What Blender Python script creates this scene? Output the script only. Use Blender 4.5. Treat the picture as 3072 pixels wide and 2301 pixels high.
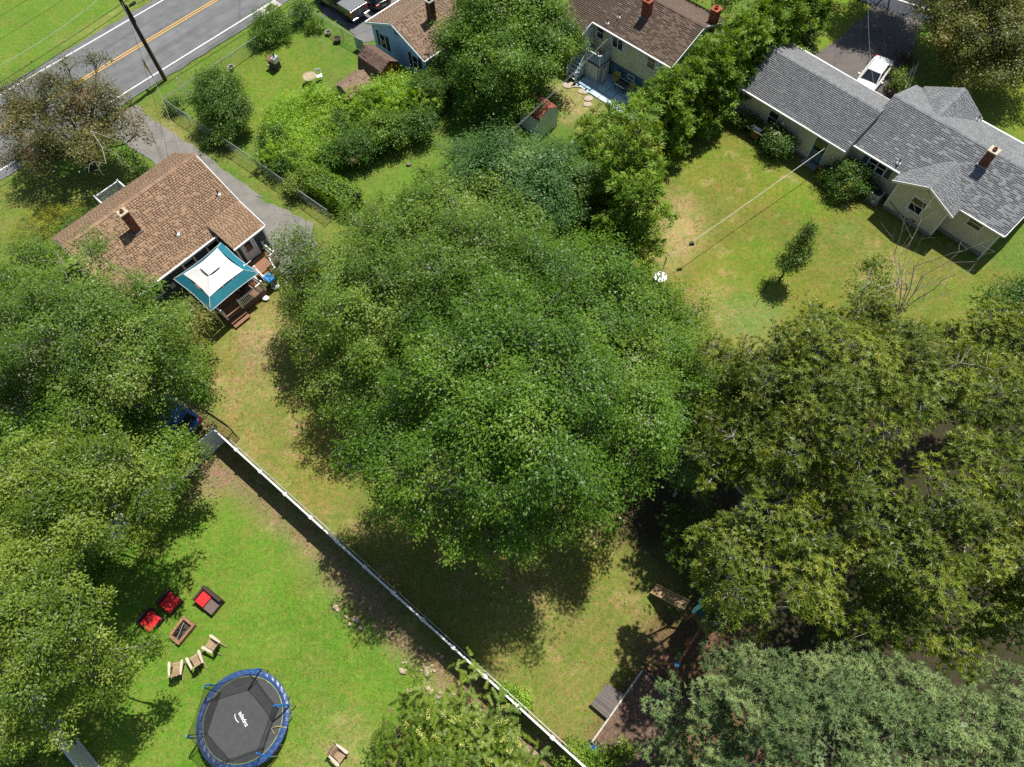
import bpy, bmesh, math, random
import numpy as np
from mathutils import Vector, Matrix
scene = bpy.context.scene
for _o in list(bpy.data.objects):
    bpy.data.objects.remove(_o)
COL = scene.collection
rad = math.radians
# ---------------------------------------------------------------- camera
W, H, F, HC = 3072.0, 2301.0, 2050.0, 40.0          # photograph size, focal length in its pixels, height of the drone
TILT, ROLL = math.atan(1045 / F), -math.atan(54 / 1045)
_R = np.array([[1, 0, 0], [0, math.cos(TILT), math.sin(TILT)], [0, math.sin(TILT), -math.cos(TILT)]])
_c, _s = math.cos(ROLL), math.sin(ROLL)
RIGHT, UP, FWD = _c * _R[0] + _s * _R[1], -_s * _R[0] + _c * _R[1], _R[2]
cam = bpy.data.objects.new('camera', bpy.data.cameras.new('camera'))
COL.objects.link(cam)
cam.matrix_world = Matrix([[RIGHT[0], UP[0], -FWD[0], 0], [RIGHT[1], UP[1], -FWD[1], 0], [RIGHT[2], UP[2], -FWD[2], HC], [0, 0, 0, 1]])
cam.data.sensor_width = 36.0
cam.data.lens = F / W * 36.0
cam.data.clip_end = 2000
scene.camera = cam
# ---------------------------------------------------------------- sky, sun, exposure
SUN_ELEV, SUN_AZ = 63.0, 51.5                       # the sun stands beyond the houses, to the right
world = bpy.data.worlds.new('World')
scene.world = world
world.use_nodes = True
wn = world.node_tree
bg = wn.nodes['Background']
sky = wn.nodes.new('ShaderNodeTexSky')
sky.sky_type = 'NISHITA'
sky.sun_disc = False
sky.sun_elevation = rad(SUN_ELEV)
sky.sun_rotation = rad(90 - SUN_AZ)
wn.links.new(sky.outputs['Color'], bg.inputs['Color'])
bg.inputs['Strength'].default_value = 0.075
sun = bpy.data.objects.new('sun', bpy.data.lights.new('sun', 'SUN'))
COL.objects.link(sun)
sun.data.energy = 5.0
sun.data.angle = rad(0.53)
sun.data.color = (1.0, 0.95, 0.86)
_d = Vector((math.cos(rad(SUN_AZ)) * math.cos(rad(SUN_ELEV)), math.sin(rad(SUN_AZ)) * math.cos(rad(SUN_ELEV)), math.sin(rad(SUN_ELEV))))
sun.rotation_euler = _d.to_track_quat('Z', 'Y').to_euler()
sun.location = (30, 60, 60)
vs = scene.view_settings
vs.view_transform = 'Standard'
vs.look = 'None'
vs.exposure = 0.5
vs.gamma = 1.0
vs.use_curve_mapping = False
scene.render.engine = 'CYCLES'
scene.cycles.max_bounces = 6
scene.cycles.diffuse_bounces = 3
scene.cycles.glossy_bounces = 2
scene.cycles.transmission_bounces = 3
scene.cycles.transparent_max_bounces = 6
scene.cycles.caustics_reflective = False
scene.cycles.caustics_refractive = False
scene.cycles.use_denoising = False

# ---------------------------------------------------------------- survey: photograph point + height -> ground position
FR = {1: (0, 0, .3621), 2: (750, 0, .3169), 3: (1350, 0, .3621), 4: (2150, 0, .4168), 5: (100, 430, .4074), 6: (2350, 400, .3264),
      't': (350, 1700, .3626), 'b': (1100, 1900, .3617), 's': (1700, 1600, .4231), 'l': (0, 1900, .242), 'f': (350, 1100, .3169),
      'g': (1800, 650, .2957), 'F': (0, 0, 1), 'v': (0, 0, 1.3888)}


def P(k, x, y, z=0.0):
    a, b, s = FR[k]
    u, v = a + s * x, b + s * y
    d = RIGHT * (u - W / 2) / F + UP * (H / 2 - v) / F + FWD
    t = (z - HC) / d[2]
    return Vector((d[0] * t, d[1] * t, z))


def depth_at(p):
    return float((np.array(p) - np.array((0, 0, HC))) @ FWD)


# ---------------------------------------------------------------- materials
MATS = {}


def mat(name, col, rough=.7, spec=.3, metal=0.0, var=.15, scale=6.0, bump=0.0, bscale=60.0, col2=None, coat=0.0, alpha=1.0, island=0.0, stretch=None):
    if name in MATS:
        return MATS[name]
    m = bpy.data.materials.new(name)
    m.use_nodes = True
    nt = m.node_tree
    N, Lk = nt.nodes, nt.links
    b = N['Principled BSDF']
    tc = N.new('ShaderNodeTexCoord')
    vec = tc.outputs['Object']
    if stretch:
        mp = N.new('ShaderNodeMapping')
        mp.inputs['Scale'].default_value = stretch
        Lk.new(vec, mp.inputs['Vector'])
        vec = mp.outputs['Vector']
    n1 = N.new('ShaderNodeTexNoise')
    n1.inputs['Scale'].default_value = scale
    n1.inputs['Detail'].default_value = 5
    Lk.new(vec, n1.inputs['Vector'])
    r = N.new('ShaderNodeValToRGB')
    c2 = col2 if col2 else tuple(c * (1 - var) for c in col)
    c1 = col if col2 else tuple(min(1, c * (1 + var)) for c in col)
    r.color_ramp.elements[0].position = .3
    r.color_ramp.elements[1].position = .7
    r.color_ramp.elements[0].color = (*c2, 1)
    r.color_ramp.elements[1].color = (*c1, 1)
    Lk.new(n1.outputs['Fac'], r.inputs['Fac'])
    out = r.outputs['Color']
    if island:
        ge = N.new('ShaderNodeNewGeometry')
        oi = N.new('ShaderNodeObjectInfo')
        ad = N.new('ShaderNodeMath')
        ad.operation = 'ADD'
        Lk.new(ge.outputs['Random Per Island'], ad.inputs[0])
        Lk.new(oi.outputs['Random'], ad.inputs[1])
        fr = N.new('ShaderNodeMath')
        fr.operation = 'FRACT'
        Lk.new(ad.outputs[0], fr.inputs[0])
        mr = N.new('ShaderNodeMapRange')
        mr.inputs['To Min'].default_value = 1 - island
        mr.inputs['To Max'].default_value = 1 + island
        Lk.new(fr.outputs[0], mr.inputs['Value'])
        mx = N.new('ShaderNodeVectorMath')
        mx.operation = 'SCALE'
        Lk.new(out, mx.inputs[0])
        Lk.new(mr.outputs[0], mx.inputs['Scale'])
        out = mx.outputs[0]
    Lk.new(out, b.inputs['Base Color'])
    b.inputs['Roughness'].default_value = rough
    b.inputs['Specular IOR Level'].default_value = spec
    b.inputs['Metallic'].default_value = metal
    b.inputs['Coat Weight'].default_value = coat
    b.inputs['Alpha'].default_value = alpha
    if bump:
        n2 = N.new('ShaderNodeTexNoise')
        n2.inputs['Scale'].default_value = bscale
        n2.inputs['Detail'].default_value = 4
        Lk.new(tc.outputs['Object'], n2.inputs['Vector'])
        bp = N.new('ShaderNodeBump')
        bp.inputs['Strength'].default_value = bump
        bp.inputs['Distance'].default_value = .03
        Lk.new(n2.outputs['Fac'], bp.inputs['Height'])
        Lk.new(bp.outputs[0], b.inputs['Normal'])
    MATS[name] = m
    return m


def glass_mat(name='window_glass', col=(.012, .016, .02)):
    m = mat(name, col, rough=.06, spec=.8, var=.3, scale=2)
    return m


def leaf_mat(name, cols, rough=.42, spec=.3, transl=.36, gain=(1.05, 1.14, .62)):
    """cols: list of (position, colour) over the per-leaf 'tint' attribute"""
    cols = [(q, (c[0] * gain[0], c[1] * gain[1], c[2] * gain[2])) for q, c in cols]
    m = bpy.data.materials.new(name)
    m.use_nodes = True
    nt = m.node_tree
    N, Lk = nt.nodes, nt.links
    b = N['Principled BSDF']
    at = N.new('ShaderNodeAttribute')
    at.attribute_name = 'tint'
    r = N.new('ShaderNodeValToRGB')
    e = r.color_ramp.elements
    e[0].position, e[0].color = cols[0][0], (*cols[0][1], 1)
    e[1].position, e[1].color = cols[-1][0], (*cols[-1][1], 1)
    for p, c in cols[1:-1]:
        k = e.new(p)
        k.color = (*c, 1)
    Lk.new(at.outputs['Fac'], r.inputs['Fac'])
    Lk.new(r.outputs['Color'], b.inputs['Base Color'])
    b.inputs['Roughness'].default_value = rough
    b.inputs['Specular IOR Level'].default_value = spec
    tr = N.new('ShaderNodeBsdfTranslucent')
    hs = N.new('ShaderNodeHueSaturation')
    hs.inputs['Hue'].default_value = .485
    hs.inputs['Saturation'].default_value = 1.15
    hs.inputs['Value'].default_value = 1.5
    Lk.new(r.outputs['Color'], hs.inputs['Color'])
    Lk.new(hs.outputs['Color'], tr.inputs['Color'])
    mx = N.new('ShaderNodeMixShader')
    mx.inputs[0].default_value = transl
    Lk.new(b.outputs[0], mx.inputs[1])
    Lk.new(tr.outputs[0], mx.inputs[2])
    Lk.new(mx.outputs[0], N['Material Output'].inputs['Surface'])
    MATS[name] = m
    return m


# ---------------------------------------------------------------- mesh helpers
class MB:
    """collects boxes, bars, tubes, prisms; build() links them as ONE mesh object"""

    def __init__(s):
        s.v, s.f = [], []

    def poly(s, vs_, fs):
        k = len(s.v)
        s.v += [tuple(p) for p in vs_]
        s.f += [tuple(i + k for i in f) for f in fs]
        return s

    def box(s, x0, x1, y0, y1, z0, z1):
        if x0 > x1: x0, x1 = x1, x0
        if y0 > y1: y0, y1 = y1, y0
        if z0 > z1: z0, z1 = z1, z0
        return s.poly([(x0, y0, z0), (x1, y0, z0), (x1, y1, z0), (x0, y1, z0), (x0, y0, z1), (x1, y0, z1), (x1, y1, z1), (x0, y1, z1)],
                      [(0, 3, 2, 1), (4, 5, 6, 7), (0, 1, 5, 4), (1, 2, 6, 5), (2, 3, 7, 6), (3, 0, 4, 7)])

    def hexa(s, b4, t4):
        return s.poly(list(b4) + list(t4), [(0, 3, 2, 1), (4, 5, 6, 7), (0, 1, 5, 4), (1, 2, 6, 5), (2, 3, 7, 6), (3, 0, 4, 7)])

    def bar(s, a, b, w, h, up=(0, 0, 1)):
        """rectangular bar from a to b, w across, h along up"""
        a, b = Vector(a), Vector(b)
        d = (b - a).normalized()
        u = Vector(up)
        sd = d.cross(u)
        if sd.length < 1e-4:
            sd = d.cross(Vector((1, 0, 0)))
        sd.normalize()
        u = sd.cross(d).normalized()
        sd, u = sd * w / 2, u * h / 2
        return s.hexa([a - sd - u, a + sd - u, a + sd + u, a - sd + u], [b - sd - u, b + sd - u, b + sd + u, b - sd + u])

    def tube(s, pts, r, n=6, cap=True):
        pts = [Vector(p) for p in pts]
        rs = r if isinstance(r, (list, tuple)) else [r] * len(pts)
        k = len(s.v)
        ref = Vector((0, 0, 1))
        for i, p in enumerate(pts):
            d = (pts[min(i + 1, len(pts) - 1)] - pts[max(i - 1, 0)]).normalized()
            a = d.cross(ref if abs(d.z) < .9 else Vector((1, 0, 0))).normalized()
            b = d.cross(a)
            for j in range(n):
                t = 2 * math.pi * j / n
                s.v.append(tuple(p + (a * math.cos(t) + b * math.sin(t)) * rs[i]))
        for i in range(len(pts) - 1):
            for j in range(n):
                j2 = (j + 1) % n
                s.f.append((k + i * n + j, k + i * n + j2, k + (i + 1) * n + j2, k + (i + 1) * n + j))
        if cap:
            s.f.append(tuple(k + j for j in range(n))[::-1])
            s.f.append(tuple(k + (len(pts) - 1) * n + j for j in range(n)))
        return s

    def prism(s, xy, z0, z1):
        n = len(xy)
        return s.poly([(x, y, z0) for x, y in xy] + [(x, y, z1) for x, y in xy],
                      [tuple(range(n))[::-1], tuple(range(n, 2 * n))] + [(i, (i + 1) % n, n + (i + 1) % n, n + i) for i in range(n)])

    def lathe(s, c, prof, n=16):
        """prof: list of (radius, z) around a vertical axis at c"""
        k = len(s.v)
        for r, z in prof:
            for j in range(n):
                t = 2 * math.pi * j / n
                s.v.append((c[0] + r * math.cos(t), c[1] + r * math.sin(t), c[2] + z))
        for i in range(len(prof) - 1):
            for j in range(n):
                j2 = (j + 1) % n
                s.f.append((k + i * n + j, k + i * n + j2, k + (i + 1) * n + j2, k + (i + 1) * n + j))
        s.f.append(tuple(k + j for j in range(n))[::-1])
        s.f.append(tuple(k + (len(prof) - 1) * n + j for j in range(n)))
        return s

    def mesh(s, name, m):
        me = bpy.data.meshes.new(name)
        me.from_pydata(s.v, [], s.f)
        if m:
            me.materials.append(m)
        return me

    def build(s, name, m, parent=None, smooth=False, loc=None, kind=None, label=None, bevel=0):
        me = s.mesh(name, m)
        if smooth:
            bm_ = bmesh.new()
            bm_.from_mesh(me)
            bmesh.ops.recalc_face_normals(bm_, faces=bm_.faces)
            bm_.to_mesh(me)
            bm_.free()
            me.polygons.foreach_set('use_smooth', [True] * len(me.polygons))
        o = bpy.data.objects.new(name, me)
        COL.objects.link(o)
        if parent:
            o.parent = parent
        if loc:
            o.location = loc
        if kind:
            o['kind'] = kind
        if label:
            o['label'] = label
        if bevel:
            bv = o.modifiers.new('bevel', 'BEVEL')
            bv.width = bevel
            bv.segments = 2
            bv.limit_method = 'ANGLE'
        return o


def tag(o, label=None, cat=None, group=None, kind=None):
    if label: o['label'] = label
    if cat: o['category'] = cat
    if group: o['group'] = group
    if kind: o['kind'] = kind
    return o


def thing(name, label, cat, loc=(0, 0, 0), rz=0.0, group=None):
    o = bpy.data.objects.new(name, None)
    COL.objects.link(o)
    o.location = loc
    o.rotation_euler = (0, 0, rz)
    o.empty_display_size = .3
    return tag(o, label, cat, group)


def kids(o):
    return [c for c in bpy.data.objects if c.parent == o]


def copy_tree(o, parent=None):
    c = o.copy()
    COL.objects.link(c)
    c.parent = parent
    for ch in o.children:
        copy_tree(ch, c)
    return c


def np_mesh(name, V, Fq, m, parent=None, tint=None, kind=None, loc=None):
    """fast mesh: V (n,3), Fq (m,4) or (m,3) ints"""
    me = bpy.data.meshes.new(name)
    n, k = len(Fq), Fq.shape[1]
    me.vertices.add(len(V))
    me.vertices.foreach_set('co', np.ascontiguousarray(V, dtype=np.float32).ravel())
    me.loops.add(n * k)
    me.loops.foreach_set('vertex_index', np.ascontiguousarray(Fq, dtype=np.int32).ravel())
    me.polygons.add(n)
    me.polygons.foreach_set('loop_start', np.arange(0, n * k, k, dtype=np.int32))
    try:
        me.polygons.foreach_set('loop_total', np.full(n, k, dtype=np.int32))
    except Exception:
        pass
    if tint is not None:
        a = me.attributes.new('tint', 'FLOAT', 'FACE')
        a.data.foreach_set('value', np.ascontiguousarray(tint, dtype=np.float32))
    me.materials.append(m)
    me.update(calc_edges=True)
    o = bpy.data.objects.new(name, me)
    COL.objects.link(o)
    if parent:
        o.parent = parent
    if loc is not None:
        o.location = loc
    if kind:
        o['kind'] = kind
    return o


def sheet(name, pts, z, m, kind='structure'):
    mb = MB()
    mb.poly([(p[0], p[1], z) for p in pts], [tuple(range(len(pts)))])
    o = mb.build(name, m)
    o['kind'] = kind
    a = o.data.polygons[0]
    if a.normal.z < 0:
        o.data.flip_normals()
    return o
# ================================================================= GROUND
rng = np.random.default_rng(7)


def vnoise(x, y, s, seed):
    """smooth value noise in [0,1]"""
    r = np.random.default_rng(seed)
    T = r.random((256, 256))
    xs, ys = x / s, y / s
    xi, yi = np.floor(xs).astype(int), np.floor(ys).astype(int)
    fx, fy = xs - xi, ys - yi
    fx, fy = fx * fx * (3 - 2 * fx), fy * fy * (3 - 2 * fy)
    g = lambda a, b: T[a % 256, b % 256]
    return (g(xi, yi) * (1 - fx) + g(xi + 1, yi) * fx) * (1 - fy) + (g(xi, yi + 1) * (1 - fx) + g(xi + 1, yi + 1) * fx) * fy


def fbm(x, y, s, seed, o=4):
    a, t, w = 0, 0, 1.0
    for i in range(o):
        a = a + w * vnoise(x, y, s / 2 ** i, seed + i)
        t += w
        w *= .55
    return a / t


def in_poly(x, y, poly):
    c = np.zeros(x.shape, bool)
    n = len(poly)
    for i in range(n):
        x1, y1 = poly[i][0], poly[i][1]
        x2, y2 = poly[(i + 1) % n][0], poly[(i + 1) % n][1]
        if y1 == y2:
            continue
        k = ((y1 > y) != (y2 > y)) & (x < (x2 - x1) * (y - y1) / (y2 - y1) + x1)
        c ^= k
    return c


def PL(k, pts):
    return [P(k, x, y) for x, y in pts]


C_VIV = (.116, .180, .026)     # well watered lawn
C_OLV = (.150, .152, .040)     # tired lawn
C_STR = (.330, .245, .125)     # straw / dry
C_MUL = (.205, .138, .092)     # bark mulch
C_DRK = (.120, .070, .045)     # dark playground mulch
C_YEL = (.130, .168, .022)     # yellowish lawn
C_MID = (.098, .148, .028)     # mid lawn
C_BLU = (.135, .180, .055)     # bluish lawn patch
# (polygon, colour, warp in metres, strength)
ZONES = [
    (PL('v', [(-900, -200), (700, -400), (700, 200), (600, 400), (-900, 800)]), C_MID, 0, 1),
    (PL('F', [(-600, -300), (430, -200), (380, 40), (0, 270), (-600, 560)]), C_VIV, 1.5, .7),
    (PL(1, [(0, 500), (480, 400), (860, 200), (1250, -20), (1150, -20), (840, 150), (430, 350), (0, 560)]), C_STR, .8, .35),
    (PL('v', [(-300, 380), (130, 375), (340, 360), (100, 520), (-300, 640)]), C_OLV, 1.0, .6),
    (PL('v', [(360, 215), (640, 20), (800, 140), (720, 330), (560, 390)]), C_MID, .5, 1),
    (PL('v', [(430, 180), (620, 60), (700, 120), (620, 260), (480, 330)]), C_YEL, 1.5, .6),
    (PL('v', [(300, 215), (360, 230), (600, 400), (720, 470), (760, 560), (660, 470), (420, 300), (310, 240)]), C_OLV, .4, .8),
    (PL(1, [(1140, 870), (1200, 940), (1450, 1110), (1620, 1230), (1560, 1230), (1400, 1120), (1150, 930)]), C_STR, .3, .8),
    (PL('v', [(700, 400), (1010, 210), (1240, 170), (1240, 300), (1000, 600), (760, 600)]), C_MID, .6, 1),
    (PL('v', [(760, 400), (900, 330), (980, 400), (900, 520), (790, 510)]), C_VIV, 1.5, .7),
    (PL('v', [(1180, 170), (1290, 200), (1330, 260), (1210, 260)]), C_STR, .6, .6),
    # lawn of the grey house
    (PL('v', [(1330, 600), (1420, 400), (1560, 230), (1700, 290), (2260, 640), (2500, 500), (2500, 760), (1900, 900), (1500, 840), (1400, 640)]), (.132, .140, .029), .5, 1),
    (PL('v', [(1430, 330), (1540, 290), (1580, 330), (1480, 420)]), C_YEL, 1.2, .6),
    (PL('v', [(1360, 540), (1420, 440), (1500, 450), (1520, 520), (1460, 600), (1370, 580)]), C_STR, 1.6, .75),
    (PL('v', [(1580, 320), (1700, 350), (1800, 430), (1760, 480), (1640, 420)]), C_YEL, 1.4, .9),
    (PL('v', [(1510, 560), (1600, 480), (1700, 540), (1680, 660), (1560, 700)]), C_YEL, 1.6, .7),
    (PL('v', [(1560, 690), (1660, 640), (1720, 700), (1640, 770), (1560, 760)]), C_BLU, 1.2, .8),
    (PL('v', [(1795, 480), (1835, 475), (1840, 520), (1805, 530)]), C_BLU, .5, .8),
    (PL('v', [(2020, 640), (2150, 620), (2180, 690), (2040, 700)]), C_VIV, 1.0, .7),
    (PL('v', [(1500, 620), (1560, 600), (1580, 670), (1530, 700)]), C_STR, 1.0, .5),
    (PL('v', [(1840, 560), (1960, 560), (1990, 640), (1880, 650)]), C_STR, 1.4, .5),
    (PL('v', [(1500, 760), (1620, 740), (1640, 800), (1520, 830)]), C_STR, 1.2, .35),
    # lawn by the driveway of the grey house and right of it
    (PL('v', [(1600, -100), (1960, -200), (1900, 30), (1780, 130), (1660, 110)]), C_YEL, .3, 1),
    (PL('v', [(1980, -100), (2500, -100), (2500, 420), (2150, 290), (1980, 190)]), C_MID, .4, 1),
    (PL('v', [(2090, 180), (2300, 120), (2400, 400), (2180, 300)]), C_YEL, 1.2, .8),
    # middle yard
    (PL('v', [(440, 640), (660, 500), (1500, 900), (1500, 1200), (1300, 1700), (1250, 1657), (460, 930), (430, 700)]), C_OLV, .3, 1),
    (PL('v', [(470, 690), (560, 660), (640, 680), (650, 760), (560, 800), (490, 770)]), C_STR, 1.8, .65),
    (PL('v', [(500, 720), (570, 715), (600, 780), (530, 790)]), C_MUL, 1.3, .9),
    (PL('v', [(450, 830), (520, 800), (560, 880), (520, 930), (470, 900)]), C_STR, 1.6, .45),
    (PL('f', [(850, 520), (1040, 520), (1180, 560), (1260, 800), (1480, 1020), (1420, 1030), (1150, 760), (950, 600)]), C_STR, .9, .75),
    (PL('v', [(700, 640), (800, 660), (860, 720), (760, 760), (690, 720)]), C_STR, 1.0, .8),
    (PL('v', [(1100, 1230), (1220, 1200), (1250, 1300), (1120, 1420), (1080, 1340)]), C_STR, 1.6, .3),
    (PL('v', [(1230, 1180), (1340, 1150), (1400, 1200), (1250, 1300)]), C_YEL, 1.6, .35),
    # litter under the oaks, the pines and the trees at the left
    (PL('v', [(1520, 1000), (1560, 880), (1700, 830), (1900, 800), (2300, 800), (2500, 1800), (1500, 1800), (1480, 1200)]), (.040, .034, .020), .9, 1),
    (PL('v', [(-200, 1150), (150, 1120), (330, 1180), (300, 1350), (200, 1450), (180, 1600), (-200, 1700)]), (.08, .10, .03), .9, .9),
    # play area mulch and the shade-darkened gap beside it
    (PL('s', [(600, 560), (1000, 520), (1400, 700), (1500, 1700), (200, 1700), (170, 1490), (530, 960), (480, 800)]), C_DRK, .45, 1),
    (PL('v', [(1290, 1000), (1420, 960), (1520, 1000), (1520, 1300), (1400, 1200), (1330, 1160)]), (.045, .036, .022), .7, 1),  # dark litter, darkened further to stand for deep shade between maples and oaks
    (PL('s', [(560, 60), (680, 60), (680, 360), (560, 330)]), C_MUL, .5, .8),
    (PL('s', [(480, 700), (620, 660), (680, 900), (560, 980), (480, 850)]), C_MUL, .8, .8),
    (PL('s', [(20, 1380), (150, 1300), (200, 1500), (60, 1600)]), C_MUL, .6, .6),
    (PL('s', [(1180, 700), (1330, 720), (1300, 830), (1190, 800)]), C_MUL, .5, .9),
    (PL('s', [(560, 1330), (740, 1380), (700, 1500), (540, 1540)]), C_MUL, .5, .9),
    # neighbour's yard, lower left
    (PL('v', [(-400, 900), (400, 1060), (460, 940), (1255, 1690), (1255, 1900), (-400, 1900)]), C_VIV, .2, 1),
    (PL('v', [(-300, 700), (250, 780), (440, 880), (470, 935), (380, 1050), (-300, 1200)]), C_MUL, .6, .8),
    (PL('v', [(455, 940), (1260, 1680), (1168, 1690), (1072, 1570), (950, 1488), (845, 1382), (722, 1262), (622, 1168), (542, 1088), (443, 1042), (415, 1005)]), C_MUL, .45, 1),
    (PL('v', [(640, 1140), (760, 1250), (820, 1310), (800, 1370), (720, 1300), (640, 1210)]), C_MUL, 1.4, .6),
    (PL('v', [(380, 1040), (460, 1010), (500, 1060), (400, 1110)]), C_MUL, .8, .7),
    (PL('v', [(0, 1560), (80, 1530), (140, 1640), (60, 1700), (-40, 1700)]), C_MUL, .5, .9),
    (PL('v', [(620, 1620), (780, 1540), (800, 1657), (640, 1680)]), C_STR, 1.4, .45),
    (PL('v', [(600, 1240), (680, 1220), (690, 1330), (620, 1330)]), C_YEL, 1.6, .4),
    (PL('v', [(640, 1330), (760, 1350), (780, 1480), (680, 1520)]), C_MID, 1.6, .5),
]
X0, X1, Y0, Y1, ST = -62.0, 64.0, -12.0, 84.0, .36
gx, gy = np.arange(X0, X1 + .01, ST), np.arange(Y0, Y1 + .01, ST)
GX, GY = np.meshgrid(gx, gy)
base = np.zeros(GX.shape + (3,)) + np.array(C_MID)
n1, n2 = fbm(GX, GY, 2.4, 11) - .5, fbm(GX, GY, 2.4, 51) - .5
n3, n4 = fbm(GX, GY, 5.0, 81), fbm(GX, GY, 1.2, 91)


def blur(a, r):
    """three box blurs of r cells along both axes"""
    if r < 1:
        return a
    for _ in range(3):
        for ax in (0, 1):
            c = np.cumsum(np.pad(a, [(r + 1, r) if i == ax else (0, 0) for i in (0, 1)], mode='edge'), axis=ax)
            n = a.shape[ax]
            a = (np.take(c, range(2 * r + 1, 2 * r + 1 + n), ax) - np.take(c, range(n), ax)) / (2 * r + 1)
    return a


n5 = fbm(GX, GY, .9, 421, 3)
n6 = fbm(GX, GY, 2.2, 431, 4)
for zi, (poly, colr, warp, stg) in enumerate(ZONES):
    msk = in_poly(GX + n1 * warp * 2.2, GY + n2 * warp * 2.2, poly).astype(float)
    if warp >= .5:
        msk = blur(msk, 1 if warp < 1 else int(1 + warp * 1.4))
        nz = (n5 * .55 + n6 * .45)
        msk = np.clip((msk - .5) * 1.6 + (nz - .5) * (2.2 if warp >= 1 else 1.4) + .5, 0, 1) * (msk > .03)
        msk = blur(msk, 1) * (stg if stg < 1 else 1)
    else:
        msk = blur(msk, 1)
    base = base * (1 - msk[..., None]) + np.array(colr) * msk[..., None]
# slow drifts of colour over the lawns: greener and drier areas
isl = (base[..., 1] > base[..., 0] * .9)
dr = np.clip((n3 - .52) / .14, 0, 1)[..., None] * .38 * isl[..., None]
base = base * (1 - dr) + (base * np.array((1.22, 1.03, 1.0)) + np.array((.012, .005, .002))) * dr
gr = np.clip((fbm(GX, GY, 3.1, 131) - .55) / .1, 0, 1)[..., None] * .35 * isl[..., None]
base = base * (1 - gr) + base * np.array((.72, .95, .7)) * gr
st2 = np.clip((fbm(GX, GY, .9, 171, 3) - .66) / .1, 0, 1)[..., None] * .4 * (isl & (base[..., 0] > .13))[..., None]
base = base * (1 - st2) + np.array(C_STR) * st2
base *= (.88 + .24 * n4)[..., None]
GROUND_RGB = base


def ground_color(x, y):
    i = np.clip(((y - Y0) / ST).astype(int), 0, base.shape[0] - 1)
    j = np.clip(((x - X0) / ST).astype(int), 0, base.shape[1] - 1)
    return base[i, j]


def ground_material():
    m = bpy.data.materials.new('lawn_and_soil')
    m.use_nodes = True
    nt = m.node_tree
    N, Lk = nt.nodes, nt.links
    b = N['Principled BSDF']
    b.inputs['Roughness'].default_value = .95
    b.inputs['Specular IOR Level'].default_value = .1
    at = N.new('ShaderNodeAttribute')
    at.attribute_name = 'soil'
    tc = N.new('ShaderNodeTexCoord')
    cur = at.outputs['Color']
    for sc_, lo, hi in ((3.2, .86, 1.15), (14.0, .76, 1.26), (46.0, .70, 1.32)):
        n = N.new('ShaderNodeTexNoise')
        n.inputs['Scale'].default_value = sc_
        n.inputs['Detail'].default_value = 4
        n.inputs['Roughness'].default_value = .65
        Lk.new(tc.outputs['Object'], n.inputs['Vector'])
        mr = N.new('ShaderNodeMapRange')
        mr.inputs['From Min'].default_value = .3
        mr.inputs['From Max'].default_value = .7
        mr.inputs['To Min'].default_value = lo
        mr.inputs['To Max'].default_value = hi
        mr.clamp = False
        Lk.new(n.outputs['Fac'], mr.inputs['Value'])
        v = N.new('ShaderNodeVectorMath')
        v.operation = 'SCALE'
        Lk.new(cur, v.inputs[0])
        Lk.new(mr.outputs[0], v.inputs['Scale'])
        cur = v.outputs[0]
    for sc_, c0, c1, lo, hi in ((.9, (.80, 1.02, .72), (1.20, 1.0, 1.15), .35, .65), (3.6, (.84, 1.04, .75), (1.28, 1.03, 1.4), .38, .68), (11.0, (.86, .95, .8), (1.22, 1.1, 1.35), .4, .7)):
        n = N.new('ShaderNodeTexNoise')
        n.inputs['Scale'].default_value = sc_
        n.inputs['Detail'].default_value = 6
        n.inputs['Roughness'].default_value = .7
        Lk.new(tc.outputs['Object'], n.inputs['Vector'])
        rp = N.new('ShaderNodeValToRGB')
        rp.color_ramp.elements[0].position, rp.color_ramp.elements[0].color = lo, (*c0, 1)
        rp.color_ramp.elements[1].position, rp.color_ramp.elements[1].color = hi, (*c1, 1)
        Lk.new(n.outputs['Fac'], rp.inputs['Fac'])
        v = N.new('ShaderNodeVectorMath')
        v.operation = 'MULTIPLY'
        Lk.new(cur, v.inputs[0])
        Lk.new(rp.outputs['Color'], v.inputs[1])
        cur = v.outputs[0]
    Lk.new(cur, b.inputs['Base Color'])
    n = N.new('ShaderNodeTexNoise')
    n.inputs['Scale'].default_value = 22
    n.inputs['Detail'].default_value = 6
    n.inputs['Roughness'].default_value = .75
    Lk.new(tc.outputs['Object'], n.inputs['Vector'])
    bp = N.new('ShaderNodeBump')
    bp.inputs['Strength'].default_value = .6
    bp.inputs['Distance'].default_value = .05
    Lk.new(n.outputs['Fac'], bp.inputs['Height'])
    Lk.new(bp.outputs[0], b.inputs['Normal'])
    return m


gm = ground_material()
ny, nx = GX.shape
idx = np.arange(ny * nx).reshape(ny, nx)
quads = np.stack([idx[:-1, :-1], idx[:-1, 1:], idx[1:, 1:], idx[1:, :-1]], -1).reshape(-1, 4)
GZ = (fbm(GX, GY, 6.0, 201, 3) - .5) * .06 - .03
vv = np.stack([GX.ravel(), GY.ravel(), GZ.ravel()], -1)
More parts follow.
